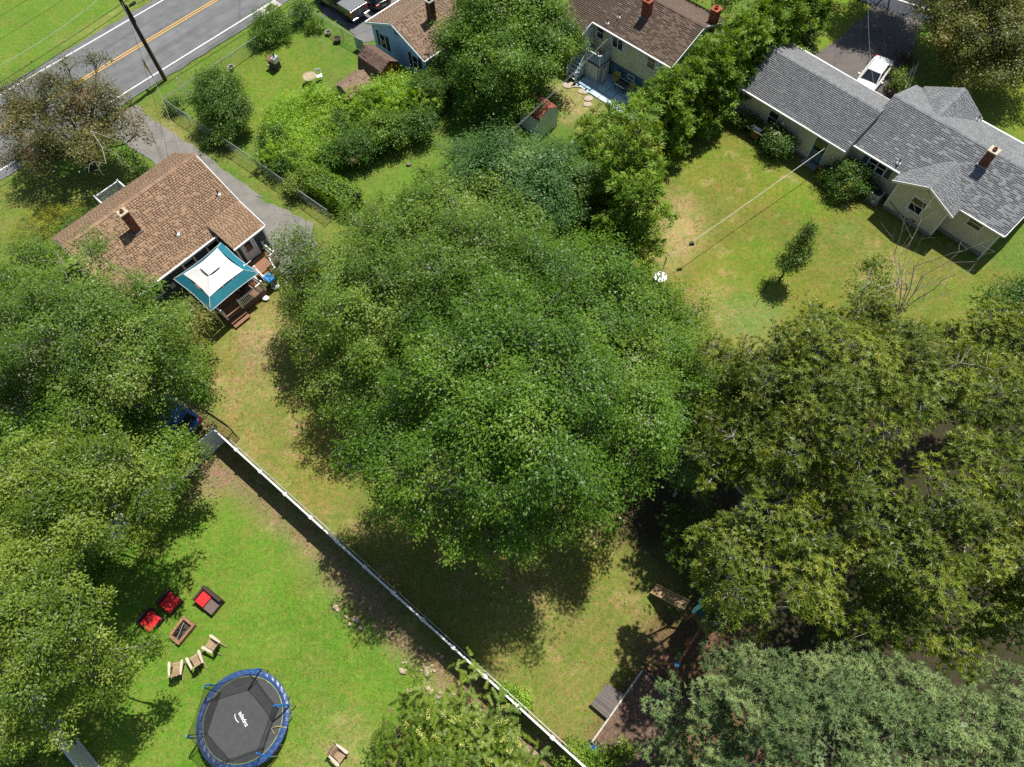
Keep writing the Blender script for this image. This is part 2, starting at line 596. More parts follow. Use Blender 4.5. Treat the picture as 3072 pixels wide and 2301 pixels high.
# an outer skirt of the same sheet, out to the horizon
B = 1500.0
ring_in = [(X0, Y0), (X1, Y0), (X1, Y1), (X0, Y1)]
ground = np_mesh('ground', vv, quads, gm, kind='structure')
ca = ground.data.color_attributes.new('soil', 'FLOAT_COLOR', 'POINT')
ca.data.foreach_set('color', np.concatenate([base.reshape(-1, 3), np.ones((ny * nx, 1))], 1).astype(np.float32).ravel())
ground.data.polygons.foreach_set('use_smooth', [True] * len(ground.data.polygons))
far = MB()
for a, b_ in (((-B, Y1), (B, B)), ((-B, -B), (B, Y0)), ((-B, Y0), (X0, Y1)), ((X1, Y0), (B, Y1))):
    far.poly([(a[0], a[1], -.03), (b_[0], a[1], -.03), (b_[0], b_[1], -.03), (a[0], b_[1], -.03)], [(0, 1, 2, 3)])
tag(far.build('distant_ground', mat('distant_grass', (.09, .14, .03), rough=.95, var=.35, scale=.05)), kind='structure')

# ---------------------------------------------------------------- asphalt


def asphalt(name, col, crack=.35, cscale=.35, wear=(.5, .43, .33)):
    m = mat(name, col, rough=.88, spec=.2, var=.16, scale=.9, bump=.35, bscale=90)
    nt = m.node_tree
    N, Lk = nt.nodes, nt.links
    b = N['Principled BSDF']
    src = b.inputs['Base Color'].links[0].from_socket
    tc = N.new('ShaderNodeTexCoord')
    nz = N.new('ShaderNodeTexNoise')
    nz.inputs['Scale'].default_value = 1.4
    nz.inputs['Detail'].default_value = 6
    Lk.new(tc.outputs['Object'], nz.inputs['Vector'])
    mixv = N.new('ShaderNodeMixRGB')
    mixv.inputs['Fac'].default_value = .2
    Lk.new(tc.outputs['Object'], mixv.inputs[1])
    Lk.new(nz.outputs['Color'], mixv.inputs[2])
    vo = N.new('ShaderNodeTexVoronoi')
    vo.feature = 'DISTANCE_TO_EDGE'
    vo.inputs['Scale'].default_value = cscale
    Lk.new(mixv.outputs[0], vo.inputs['Vector'])
    mr = N.new('ShaderNodeMapRange')
    mr.inputs['From Min'].default_value = .004
    mr.inputs['From Max'].default_value = .014
    mr.inputs['To Min'].default_value = 1 - crack
    mr.inputs['To Max'].default_value = 1
    Lk.new(vo.outputs['Distance'], mr.inputs['Value'])
    sp = N.new('ShaderNodeTexNoise')
    sp.inputs['Scale'].default_value = 25
    sp.inputs['Detail'].default_value = 3
    Lk.new(tc.outputs['Object'], sp.inputs['Vector'])
    mr2 = N.new('ShaderNodeMapRange')
    mr2.inputs['To Min'].default_value = .7
    mr2.inputs['To Max'].default_value = 1.3
    Lk.new(sp.outputs['Fac'], mr2.inputs['Value'])
    ml = N.new('ShaderNodeMath')
    ml.operation = 'MULTIPLY'
    Lk.new(mr.outputs[0], ml.inputs[0])
    Lk.new(mr2.outputs[0], ml.inputs[1])
    v = N.new('ShaderNodeVectorMath')
    v.operation = 'SCALE'
    Lk.new(src, v.inputs[0])
    Lk.new(ml.outputs[0], v.inputs['Scale'])
    Lk.new(v.outputs[0], b.inputs['Base Color'])
    return m


ROADM = asphalt('road_asphalt', (.135, .138, .142), .16, .11)
DRIVEM = asphalt('driveway_asphalt', (.180, .172, .155), .2, .3)
DRIVE2 = asphalt('dark_driveway_asphalt', (.115, .104, .096), .2, .25)
PICKM = asphalt('old_driveway_asphalt', (.15, .15, .15), .4, .6)
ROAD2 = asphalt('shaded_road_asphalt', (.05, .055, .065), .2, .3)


def xyz(k, pts):
    return [P(k, x, y) for x, y in pts]


def jag(pts, step=.8, amp=.12, seed=1):
    """a ragged edge along a closed outline"""
    r = random.Random(seed)
    out = []
    n = len(pts)
    for i in range(n):
        a, b_ = Vector(pts[i]), Vector(pts[(i + 1) % n])
        k = max(1, int((b_ - a).length / step))
        for j in range(k):
            q = a.lerp(b_, j / k)
            out.append(Vector((q.x + r.uniform(-amp, amp), q.y + r.uniform(-amp, amp), 0)))
    return out


ya, yb = P(1, 0, 1072), P(1, 1770, 12)
rd = (yb - ya).normalized()
rn = Vector((-rd.y, rd.x, 0))            # towards the far verge
mid0 = ya - rd * 60
mid1 = yb + rd * 60


def strip(o0, o1, a, b_, seg=60, amp=0, seed=0):
    r = random.Random(seed)
    L_, R_ = [], []
    for i in range(seg + 1):
        p = a.lerp(b_, i / seg)
        L_.append(p + rn * (o0 + r.uniform(-amp, amp)))
        R_.append(p + rn * (o1 + r.uniform(-amp, amp)))
    return L_ + R_[::-1]


nt = ROADM.node_tree
b_ = nt.nodes['Principled BSDF']
s_ = b_.inputs['Base Color'].links[0].from_socket
tc = nt.nodes.new('ShaderNodeTexCoord')
mp = nt.nodes.new('ShaderNodeMapping')
mp.vector_type = 'TEXTURE'
mp.inputs['Rotation'].default_value = (0, 0, math.atan2(rd.y, rd.x))
mp.inputs['Scale'].default_value = (14, .8, 1)
nz = nt.nodes.new('ShaderNodeTexNoise')
nz.inputs['Scale'].default_value = 1.0
nz.inputs['Detail'].default_value = 5
mr = nt.nodes.new('ShaderNodeMapRange')
mr.inputs['From Min'].default_value, mr.inputs['From Max'].default_value = .3, .7
mr.inputs['To Min'].default_value, mr.inputs['To Max'].default_value = .84, 1.13
v = nt.nodes.new('ShaderNodeVectorMath')
v.operation = 'SCALE'
nt.links.new(tc.outputs['Object'], mp.inputs['Vector'])
nt.links.new(mp.outputs[0], nz.inputs['Vector'])
nt.links.new(nz.outputs['Fac'], mr.inputs['Value'])
nt.links.new(s_, v.inputs[0])
nt.links.new(mr.outputs[0], v.inputs['Scale'])
nt.links.new(v.outputs[0], b_.inputs['Base Color'])
sheet('road', strip(-5.35, 4.55, mid0, mid1, 120, .12, 3), .022, ROADM)
paint_w = mat('white_road_paint', (.62, .62, .60), rough=.8, var=.2, scale=9)
paint_y = mat('yellow_road_paint', (.60, .34, .06), rough=.8, var=.2, scale=9)
lw = P(1, 1750, 328)
wr_off = (lw - ya).dot(rn)
wl_off = (P(1, 1010, 200) - ya).dot(rn)
sheet('road_edge_line', strip(wr_off - .07, wr_off + .07, mid0, mid1), .027, paint_w)
sheet('road_edge_line', strip(wl_off - .07, wl_off + .07, mid0, mid1), .027, paint_w)
sheet('road_center_line', strip(.09, .2, mid0, mid1), .027, paint_y)
sheet('road_center_line', strip(-.2, -.09, mid0, mid1), .027, paint_y)

sheet('driveway', jag([P(1, 860, 980), P(1, 1140, 868), P(1, 1200, 940), P(1, 1450, 1110), P(1, 1620, 1230), P(1, 1900, 1430), P(1, 2209, 1655),
                       P(5, 1640, 390), P(5, 2055, 590), P(5, 2090, 760), P(5, 2000, 960), P(5, 1860, 1030), P(5, 1760, 800), P(5, 1500, 500), P(5, 1150, 190), P(1, 1340, 1395), P(1, 1130, 1250), P(1, 960, 1140)],
                      .6, .13, 5), .012, DRIVEM)
sheet('pickup_driveway', jag([P(2, 520, -250), P(2, 640, 20), P(2, 700, 140), P(2, 900, 260), P(2, 985, 330), P(2, 1080, 400), P(2, 1250, 380), P(2, 1650, -200), P(2, 1500, -400)], .7, .15, 6), .012, PICKM)
sheet('house_driveway', jag([P(4, 740, 380), P(4, 1090, 100), P(4, 1130, 30), P(4, 1520, 30), P(4, 1450, 250), P(4, 1400, 400), P(4, 1290, 560), P(4, 1270, 720), P(4, 1000, 900), P(4, 500, 500)], .9, .07, 8), .012, DRIVE2)
r2a, r2b = P(4, 1310, 0), P(4, 1480, 55)
r2d = (r2b - r2a).normalized()
r2n = Vector((-r2d.y, r2d.x, 0))
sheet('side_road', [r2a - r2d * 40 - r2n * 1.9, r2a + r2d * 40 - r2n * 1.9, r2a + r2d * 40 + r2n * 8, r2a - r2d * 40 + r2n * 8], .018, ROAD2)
sheet('side_road_edge_line', [r2a - r2d * 40 - r2n * .08, r2a + r2d * 40 - r2n * .08, r2a + r2d * 40 + r2n * .08, r2a - r2d * 40 + r2n * .08], .024, paint_w)
sheet('parking_ground', jag([P('v', -60, 640), P('v', 260, 760), P('v', 400, 840), P('v', 430, 905), P('v', 330, 960), P('v', 60, 930), P('v', -100, 860)], 1, .3, 9), .004, asphalt('gravel_drive', (.22, .20, .17), .1, .5))

# storm drain by the road
dr_o = P(2, 195, 75)
an = math.atan2(rd.y, rd.x)
dt = thing('storm_drain', 'concrete storm drain inlet with a dark iron grate at the road edge', 'storm drain', (dr_o.x, dr_o.y, .022), an)
MB().box(-.95, .95, -.55, .55, .004, .02).build('concrete_apron', mat('pale_concrete', (.42, .40, .35), var=.15, bump=.2), dt)
g = MB()
for i in range(9):
    g.box(-.44 + i * .1, -.39 + i * .1, -.28, .28, .028, .05)
g.box(-.48, .48, -.31, -.28, .028, .052).box(-.48, .48, .28, .31, .028, .052)
g.build('grate', mat('iron', (.05, .05, .055), rough=.6, metal=.6), dt)
MB().box(-.46, .46, -.28, .28, .0205, .024).build('drain_opening', mat('drain_dark', (.01, .01, .012)), dt)
# ================================================================= BUILDINGS
_u = MB().poly([(0, 0, 0), (1, 0, 0), (1, 1, 0), (0, 1, 0), (0, 0, 1), (1, 0, 1), (1, 1, .12), (0, 1, .12)],
               [(0, 3, 2, 1), (4, 5, 6, 7), (0, 1, 5, 4), (1, 2, 6, 5), (2, 3, 7, 6), (3, 0, 4, 7)])
UNIT_V = np.array(_u.v)
UNIT_F = np.array(_u.f)


class Roof:
    """shingles of one building: the ones that show largest are parts, the rest one joined part"""

    def __init__(s, root, m, wmin=.22, wmax=.38, exposure=.14, h=.016, seed=1, single=290):
        s.root, s.m, s.wmin, s.wmax, s.e, s.h, s.single = root, m, wmin, wmax, exposure, h, single
        s.M, s.caps = [], []
        s.r = random.Random(seed)

    def plane(s, E0, E1, R0, R1, t=.12, deck=None, name='roof'):
        E0, E1, R0, R1 = (Vector(q) for q in (E0, E1, R0, R1))
        u = (E1 - E0).normalized()
        d = R0 - E0
        sd = d - u * d.dot(u)
        L = sd.length
        sd.normalize()
        n = u.cross(sd).normalized()
        if n.z < 0:
            n = -n
        ul, ur0, ur1 = (R0 - E0).dot(u), (E1 - E0).length, (R1 - E0).dot(u)
        lo = -n * .01
        q = [E0, E1] + ([R1] if (R1 - R0).length < .02 else [R1, R0])
        k = len(q)
        mb = MB()
        if n.dot((q[1] - q[0]).cross(q[2] - q[0])) < 0:
            q = q[::-1]
        mb.poly([p + lo - n * t for p in q] + [p + lo for p in q], [tuple(range(k))[::-1], tuple(range(k, 2 * k))] + [(i, (i + 1) % k, k + (i + 1) % k, k + i) for i in range(k)])
        mb.build(name, deck or s.m, s.root)
        row = 0
        y = 0.0
        while y < L - .03:
            f0 = min(1, (y + s.e * .5) / L)
            a, b = ul * f0, ur0 + (ur1 - ur0) * f0
            x = a - (s.r.uniform(0, s.wmax) if row % 2 else s.r.uniform(0, s.wmin))
            while x < b - .02:
                w = s.r.uniform(s.wmin, s.wmax)
                x0, x1 = max(x, a), min(x + w, b)
                if x1 - x0 > .03:
                    o = E0 + u * (x0 + .002) + sd * (y + s.r.uniform(-.004, .004))
                    ln = min(s.e * 1.16, L - y)
                    c0, c1, c2 = u * (x1 - x0 - .004), sd * ln, n * (s.h * s.r.uniform(.8, 1.3))
                    s.M.append(((c0, c1, c2, o), y))
                x += w
            y += s.e
            row += 1
        return s

    def ridge(s, A, B, nl, nr, step=.2, w=.17, lift=.03):
        """cap shingles from A to B; nl/nr: downhill unit vectors of both slopes"""
        A, B = Vector(A), Vector(B)
        nl, nr = Vector(nl).normalized(), Vector(nr).normalized()
        d = (B - A).normalized()
        n = int((B - A).length / step)
        st = (B - A).length / n
        mb = MB()
        up = Vector((0, 0, 1))
        mb.poly([(0, 0, 0)] * 0, [])
        q = [nl * w, Vector((0, 0, 0)), nr * w]
        a0 = [p + up * (lift + .02) for p in q]
        a1 = [p + up * (lift - .005) + d * (st * 1.15) for p in q]
        b0 = [p + up * (lift - .03) for p in q]
        b1 = [p + up * (lift - .035) + d * (st * 1.15) for p in q]
        V = a0 + a1 + b0 + b1
        mb.poly(V, [(0, 1, 4, 3), (1, 2, 5, 4), (6, 9, 10, 7), (7, 10, 11, 8), (0, 6, 7, 1), (1, 7, 8, 2), (0, 3, 9, 6), (2, 8, 11, 5), (3, 4, 10, 9), (4, 5, 11, 10)])
        me = mb.mesh('ridge_cap', s.m)
        for i in range(n):
            o = bpy.data.objects.new('ridge_cap', me)
            COL.objects.link(o)
            o.parent = s.root
            o.location = A + d * (st * i)
        return s

    def finish(s):
        rw = Matrix.Translation(s.root.location) @ Matrix.Rotation(s.root.rotation_euler[2], 4, 'Z')
        cp = Vector((0, 0, HC))
        F_ = Vector(FWD)

        def key(it):
            (c0, c1, c2, o), y = it
            p = rw @ (o + c0 * .5 + c1 * .5)
            v = p - cp
            nn = (rw.to_3x3() @ c0.cross(c1)).normalized()
            return -abs(nn.dot(v.normalized())) * c0.length / (v.dot(F_) ** 2)
        s.M.sort(key=key)
        me = bpy.data.meshes.new('shingle')
        me.from_pydata([tuple(v) for v in UNIT_V], [], [tuple(int(i) for i in f) for f in UNIT_F])
        me.materials.append(s.m)
        for (c0, c1, c2, o), y in s.M[:s.single]:
            ob = bpy.data.objects.new('shingle', me)
            COL.objects.link(ob)
            ob.parent = s.root
            ob.matrix_basis = Matrix(((c0.x, c1.x, c2.x, o.x), (c0.y, c1.y, c2.y, o.y), (c0.z, c1.z, c2.z, o.z), (0, 0, 0, 1)))
        rest = s.M[s.single:]
        if rest:
            A = np.array([[tuple(c0), tuple(c1), tuple(c2)] for (c0, c1, c2, o), y in rest])
            O = np.array([tuple(o) for (c0, c1, c2, o), y in rest])
            V = np.einsum('vk,nkj->nvj', UNIT_V, A) + O[:, None, :]
            Fq = (UNIT_F[None] + (np.arange(len(rest)) * 8)[:, None, None]).reshape(-1, 4)
            np_mesh('shingle_field', V.reshape(-1, 3), Fq, s.m, s.root, kind='stuff')


def siding(name, root, o, u, n, z0, z1, ufun, m, e=.13):
    """lapped boards on a wall: o foot point, u along, n outwards; ufun(z) -> (from, to)"""
    o, u, n = Vector(o), Vector(u).normalized(), Vector(n).normalized()
    up = Vector((0, 0, 1))
    mb = MB()
    z = z0
    while z < z1 - .02:
        zt = min(z + e, z1)
        a0, b0 = ufun(z)
        a1, b1 = ufun(zt)
        if b0 - a0 > .02:
            if b1 - a1 < 0:
                a1 = b1 = (a1 + b1) / 2
            A = [o + u * a0 + up * z, o + u * b0 + up * z, o + u * b1 + up * zt, o + u * a1 + up * zt]
            mb.hexa([A[0] + n * .004, A[1] + n * .004, A[1] + n * .02, A[0] + n * .02], [A[3] + n * .004, A[2] + n * .004, A[2] + n * .012, A[3] + n * .012])
        z += e
    return mb.build(name, m, root, kind='stuff')


def window(root, o, u, n, w, h, sill, frame_m, pane_m, double=1, shut=None, shut_w=.35, fw=.08, name='window', sash_h=True):
    """o: foot point of the window's centre line on the wall face (z ignored)"""
    o, u, n = Vector(o), Vector(u).normalized(), Vector(n).normalized()
    up = Vector((0, 0, 1))
    c = lambda a, z, d: Vector((o.x, o.y, 0)) + u * a + up * z + n * d
    f = MB()

    def blk(mb, a0, a1, z0, z1, d0, d1):
        mb.hexa([c(a0, z0, d0), c(a1, z0, d0), c(a1, z0, d1), c(a0, z0, d1)], [c(a0, z1, d0), c(a1, z1, d0), c(a1, z1, d1), c(a0, z1, d1)])
    hw = w / 2
    blk(f, -hw, -hw + fw, sill, sill + h, .0, .07)
    blk(f, hw - fw, hw, sill, sill + h, .0, .07)
    blk(f, -hw + fw, hw - fw, sill + h - fw, sill + h, .0, .068)
    blk(f, -hw - .04, hw + .04, sill - .07, sill, .0, .1)
    for k in range(1, double):
        x = -hw + w * k / double
        blk(f, x - fw / 2, x + fw / 2, sill, sill + h - fw, .0, .066)
    fo = f.build(name, frame_m, root)
    for k in range(double):
        a0 = -hw + w * k / double + fw * (1 if k == 0 else .5)
        a1 = -hw + w * (k + 1) / double - fw * (1 if k == double - 1 else .5)
        p = MB()
        blk(p, a0, a1, sill, sill + h - fw, .0, .034)
        p.build('pane', pane_m, fo)
        if sash_h:
            p = MB()
            blk(p, a0, a1, sill + h * .47, sill + h * .47 + .06, .034, .056)
            blk(p, a0, a0 + .035, sill, sill + h * .47, .034, .054)
            blk(p, a1 - .035, a1, sill, sill + h * .47, .034, .054)
            p.build('sash', frame_m, fo)
    if shut:
        for sg in (-1, 1):
            p = MB()
            a = sg * (hw + .03)
            b = sg * (hw + .03 + shut_w)
            lo, hi = min(a, b), max(a, b)
            blk(p, lo, hi, sill, sill + h, .0, .05)
            for i in range(int(h / .12)):
                blk(p, lo + .05, hi - .05, sill + .06 + i * .12, sill + .13 + i * .12, .05, .062)
            p.build('shutter', shut, root)
    return fo


def chimney(root, cx, cy, z0, z1, s, brick_m, cap_m, pot_m=None, parent_name='chimney', s2=None, band=None):
    s2 = s2 or s
    core = MB().box(cx - s / 2 + .02, cx + s / 2 - .02, cy - s2 / 2 + .02, cy + s2 / 2 - .02, z0 - .6, z1).build(parent_name, mat('mortar', (.3, .27, .24), var=.2), root)
    b = MB()
    z, r = z0 - .5, 0
    while z < z1 - .02:
        zt = min(z + .068, z1)
        for (ax, ln, wd) in ((0, s, s2), (1, s2, s)):
            nb = max(2, int(ln / .21))
            st = ln / nb
            for sg in (-1, 1):
                for i in range(nb):
                    off = (r % 2) * st * .5
                    a = -ln / 2 + i * st + .004 - (off if i else 0)
                    e_ = -ln / 2 + (i + 1) * st - .006 - (off if i < nb - 1 else 0)
                    d0, d1 = sg * (wd / 2 - .025), sg * (wd / 2)
                    if ax == 0:
                        b.box(cx + a, cx + e_, cy + d0, cy + d1, z, zt - .009)
                    else:
                        b.box(cx + d0 + sg * .003, cx + d1 + sg * .003, cy + a + .025, cy + e_ - .025, z, zt - .009)
        z += .068
        r += 1
    b.build('brick_courses', brick_m, core, kind='stuff')
    MB().box(cx - s / 2 - .05, cx + s / 2 + .05, cy - s2 / 2 - .05, cy + s2 / 2 + .05, z1, z1 + .09).build('cap', cap_m, core)
    t = MB().lathe((cx, cy, z1 + .09), [(s * .26, 0), (s * .26, .16), (s * .19, .16), (s * .19, .02)], 12)
    t.build('flue', pot_m or brick_m, core)
    MB().lathe((cx, cy, z1 + .095), [(s * .19, 0), (s * .185, .012)], 12).build('flue_opening', mat('flue_dark', (.012, .011, .01)), core)  # near-black disc closing the flue
    MB().box(cx - s / 2 - .06, cx + s / 2 + .06, cy - s2 / 2 - .06, cy - s2 / 2 + .01, z0 - .16, z0 - .03).build('flashing', mat('flashing_metal', (.4, .42, .44), rough=.4, metal=.7), core)
    return core


def pipe_vent(root, x, y, z, slope_n=(0, -1)):
    MB().tube([(x, y, z - .05), (x, y, z + .42)], .055, 10).build('vent_pipe', mat('vent_pipe_grey', (.10, .10, .105), rough=.6), root)
    MB().lathe((x, y, z + .0), [(.17, -.06), (.15, .0), (.07, .09), (.06, .09)], 12).build('vent_boot', mat('white_metal', (.72, .72, .72), rough=.4), root)


WHITE = mat('white_trim', (.74, .74, .73), rough=.5, var=.06, scale=3)
GLASS = glass_mat()
BRICK = mat('red_brick', (.22, .085, .05), rough=.85, island=.28, bump=.2)
BRICK2 = mat('orange_red_brick', (.30, .075, .04), rough=.85, island=.22, bump=.2)
CONC = mat('concrete', (.38, .36, .33), var=.18, bump=.25, scale=4)
CONCD = mat('stained_concrete', (.25, .24, .22), var=.25, bump=.25, scale=3)

# ----------------------------------------------------------------- grey ranch house
go = P(4, 140, 605, 2.7)
GA = rad(-49.5)
gh = thing('ranch_house', 'long beige clapboard ranch house with a grey shingle roof in two offset wings', 'house', (go.x, go.y, 0), GA)
SH_G = mat('grey_shingle', (.185, .192, .20), rough=.9, spec=.2, var=.10, scale=1.2, island=.17, bump=.25, bscale=120)
BEIGE = mat('beige_siding', (.62, .55, .43), rough=.6, var=.07, scale=2.5, stretch=(1, 1, .3))
DKFOUND = CONCD
ze = 2.7
g_wall = MB()
g_wall.box(.3, 10.0, .3, 6.6, 0, 2.62)
g_wall.poly([(.3, .3, 2.6), (.3, 6.6, 2.6), (.3, 3.45, 3.95), (10, .3, 2.6), (10, 6.6, 2.6), (10, 3.45, 3.95)], [(0, 1, 2), (3, 5, 4), (0, 2, 5, 3), (1, 4, 5, 2), (0, 3, 4, 1)])
g_wall.box(10.0, 21.6, 1.35, 9.4, 0, 2.62)
g_wall.poly([(10., 1.35, 2.6), (10., 9.4, 2.6), (10., 5.35, 4.1), (21.6, 1.35, 2.6), (21.6, 9.4, 2.6), (21.6, 5.35, 4.1)], [(0, 1, 2), (3, 5, 4), (0, 2, 5, 3), (1, 4, 5, 2), (0, 3, 4, 1)])
g_wall.box(14.35, 18.2, .3, 1.4, 0, 2.62)
g_wall.poly([(14.35, .3, 2.6), (18.2, .3, 2.6), (16.27, .3, 3.6), (14.35, 1.4, 2.6), (18.2, 1.4, 2.6), (16.27, 1.4, 3.6)], [(0, 1, 2), (3, 5, 4), (0, 2, 5, 3), (1, 4, 5, 2), (0, 3, 4, 1)])
g_wall.box(10.7, 14.6, 9.4, 10.0, 0, 2.62)
g_wall.build('wall', BEIGE, gh)
fnd = MB().box(.28, 9.98, .27, .29, 0, .25).box(10.02, 14.33, 1.31, 1.34, 0, .3).box(14.33, 18.22, .26, .29, 0, .32).box(18.22, 21.62, 1.31, 1.34, 0, .32)
fnd.build('foundation', CONCD, gh)
X, Yv, Zv = Vector((1, 0, 0)), Vector((0, 1, 0)), Vector((0, 0, 1))
siding('siding', gh, (0, .3, 0), X, -Yv, .25, 2.6, lambda z: (.28, 9.98), BEIGE)
siding('siding', gh, (0, 1.35, 0), X, -Yv, .3, 2.6, lambda z: (10.0, 14.34), BEIGE)
siding('siding', gh, (0, 1.35, 0), X, -Yv, .3, 2.6, lambda z: (18.22, 21.62), BEIGE)
siding('siding', gh, (0, .3, 0), X, -Yv, .32, 3.6, lambda z: (14.33, 18.22) if z < 2.6 else (14.33 + (z - 2.6) * 1.92, 18.22 - (z - 2.6) * 1.92), BEIGE)
siding('siding', gh, (14.35, 0, 0), Yv, -X, .3, 2.6, lambda z: (.3, 1.34), BEIGE)
siding('siding', gh, (18.2, 0, 0), Yv, X, .3, 2.6, lambda z: (.3, 1.34), BEIGE)
siding('siding', gh, (21.6, 0, 0), Yv, X, .3, 4.1, lambda z: (1.33, 9.4) if z < 2.6 else (1.33 + (z - 2.6) * 2.68, 9.4 - (z - 2.6) * 2.68), BEIGE)
siding('siding', gh, (.3, 0, 0), Yv, -X, .3, 3.9, lambda z: (.3, 6.6) if z < 2.6 else (.3 + (z - 2.6) * 2.33, 6.6 - (z - 2.6) * 2.33), BEIGE)
for (x, y) in ((.3, .3), (14.35, .3), (18.2, .3), (21.6, 1.35)):
    MB().box(x - .06, x + .06, y - .05, y + .05, .25, 2.62).build('corner_board', WHITE, gh)
R = Roof(gh, SH_G, .18, .34, .142, .015, 3)
zr, nr_ = 4.2, 3.42
R.plane((0, 0, ze), (10.05, 0, ze), (0, nr_, zr), (10.05, nr_, zr))
R.plane((10.0, 6.84, ze), (-.05, 6.84, ze), (10.0, nr_, zr), (-.05, nr_, zr))
zr2, n2r = 4.38, 5.3
R.plane((9.75, 1.02, ze), (21.9, 1.02, ze), (9.75, n2r, zr2), (21.9, n2r, zr2))
R.plane((21.9, 9.7, ze), (9.75, 9.7, ze), (21.9, n2r, zr2), (9.75, n2r, zr2))
# front cross gable
pk = (16.27, -.05, 3.78)
R.plane((13.9, 2.65, ze + .02), (13.9, 0.02, ze + .02), (16.27, 3.35, 3.80), (16.27, 0.02, 3.80), t=.1)
R.plane((18.65, 0.02, ze + .02), (18.65, 2.65, ze + .02), (16.27, 0.02, 3.80), (16.27, 3.35, 3.80), t=.1)
# rear cross gable
R.plane((10.3, 9.95, ze + .05), (10.3, 7.2, ze + .05), (12.85, 9.95, 4.1), (13.0, 6.0, 4.1), t=.1)
R.plane((15.2, 7.2, ze + .05), (15.2, 9.95, ze + .05), (13.0, 6.0, 4.1), (12.85, 9.95, 4.1), t=.1)
dn1, dn2 = Vector((0, -1, -.43)), Vector((0, 1, -.43))
R.ridge((-.05, nr_, zr), (10.0, nr_, zr), dn1, dn2)
R.ridge((9.75, n2r, zr2), (21.9, n2r, zr2), dn1, dn2)
R.ridge((16.27, .02, 3.8), (16.27, 3.3, 3.8), Vector((-1, 0, -.47)), Vector((1, 0, -.47)))
R.ridge((12.85, 9.9, 4.1), (13.0, 6.1, 4.1), Vector((-1, 0, -.5)), Vector((1, 0, -.5)))
R.finish()


def gutter(root, a, b, m=None, s=.12):
    a, b = Vector(a), Vector(b)
    MB().bar(a, b, s, s * .9).build('gutter', m or WHITE, root)


for a, b in (((-.02, -.12, 2.66), (10.03, -.02, 2.66)), ((9.78, .93, 2.66), (13.95, .96, 2.66)), ((18.6, 1.0, 2.66), (21.9, .98, 2.66)), ((-.02, 6.95, 2.66), (9.4, 6.82, 2.66)), ((15.2, 9.78, 2.66), (21.9, 9.78, 2.66))):
    gutter(gh, a, b)
MB().bar((13.92, -.02, 2.66), (16.27, -.02, 3.72), .05, .18).bar((16.27, -.02, 3.72), (18.63, -.02, 2.66), .05, .18).build('rake_board', WHITE, gh)
MB().bar((21.93, 1.05, 2.62), (21.93, n2r, 4.3), .05, .16).bar((21.93, n2r, 4.3), (21.93, 9.7, 2.62), .05, .16).build('rake_board', WHITE, gh)
MB().bar((-.07, 0, 2.62), (-.07, nr_, 4.12), .05, .16).bar((-.07, nr_, 4.12), (-.07, 6.9, 2.62), .05, .16).build('rake_board', WHITE, gh)
for x, y in ((.22, .2), (21.66, 1.22)):
    MB().tube([(x, y - .25, 2.6), (x, y, 2.4), (x, y, .2), (x, y - .35, .08)], .045, 6).build('downspout', WHITE, gh)
SHUT_B = mat('slate_blue_shutter', (.065, .10, .14), rough=.6)
window(gh, (3.75, .3, 0), X, -Yv, .95, 1.25, .98, WHITE, GLASS)
window(gh, (12.2, 1.35, 0), X, -Yv, 1.5, .95, 1.42, WHITE, GLASS, double=2, shut=SHUT_B, shut_w=.38)
window(gh, (16.25, .3, 0), X, -Yv, 1.15, 1.2, 1.2, WHITE, GLASS)
window(gh, (19.95, 1.35, 0), X, -Yv, 1.15, .62, 1.78, WHITE, GLASS)
d = MB().box(7.55, 8.6, .27, .31, .12, 2.3)
d.build('door', mat('slate_blue_door', (.10, .16, .20), rough=.5), gh)
MB().box(7.47, 7.56, .24, .3, .12, 2.36).box(8.59, 8.68, .24, .3, .12, 2.36).box(7.56, 8.59, .24, .299, 2.3, 2.38).build('door_frame', WHITE, gh)
MB().box(7.7, 8.45, .245, .268, 1.25, 2.15).build('door_pane', GLASS, gh)
MB().box(7.4, 8.75, -.35, .24, 0, .13).build('door_step', CONCD, gh)
chimney(gh, 17.68, 4.28, 4.05, 5.15, .58, BRICK, mat('buff_cap', (.42, .36, .27), var=.2))
pipe_vent(gh, 13.35, 1.45, 2.95)
pipe_vent(gh, 15.0, 9.3, 2.95)
MB().lathe((16.35, .2, 3.2), [(.05, -.05), (.09, 0), (.05, .08)], 10).build('flood_light', WHITE, gh)
MB().tube([(14.5, .24, .9), (15.4, .22, .5), (16.1, .24, .35), (16.7, .22, .6)], .02, 5).build('wall_cable', mat('black_cable', (.02, .02, .02)), gh)
MB().box(16.62, 16.82, .16, .26, .45, .62).build('meter_box', mat('brown_box', (.12, .08, .06)), gh)

# ----------------------------------------------------------------- brown-roofed house
bo = P(5, 1690, 615, 2.7)
BA = rad(46.3)
bh = thing('bungalow', 'dark slate-blue bungalow with a tan brown shingle roof and a canopy over its deck', 'house', (bo.x, bo.y, 0), BA)
SH_B = mat('tan_brown_shingle', (.275, .182, .116), rough=.92, spec=.15, var=.08, scale=2, island=.2, bump=.25, bscale=120)
SLATE = mat('slate_blue_siding', (.055, .066, .088), rough=.6, var=.1, scale=2.5)
w = MB()
w.box(-10.0, 0.02, 2.25, 9.95, 0, 2.75)
w.poly([(-10, 2.25, 2.7), (-10, 9.95, 2.7), (-10, 6.3, 5.1), (.02, 2.25, 2.7), (.02, 9.95, 2.7), (.02, 6.3, 5.1)], [(0, 1, 2), (3, 5, 4), (0, 2, 5, 3), (1, 4, 5, 2), (0, 3, 4, 1)])
w.box(-2.4, .0, .3, 2.25, 0, 2.62)
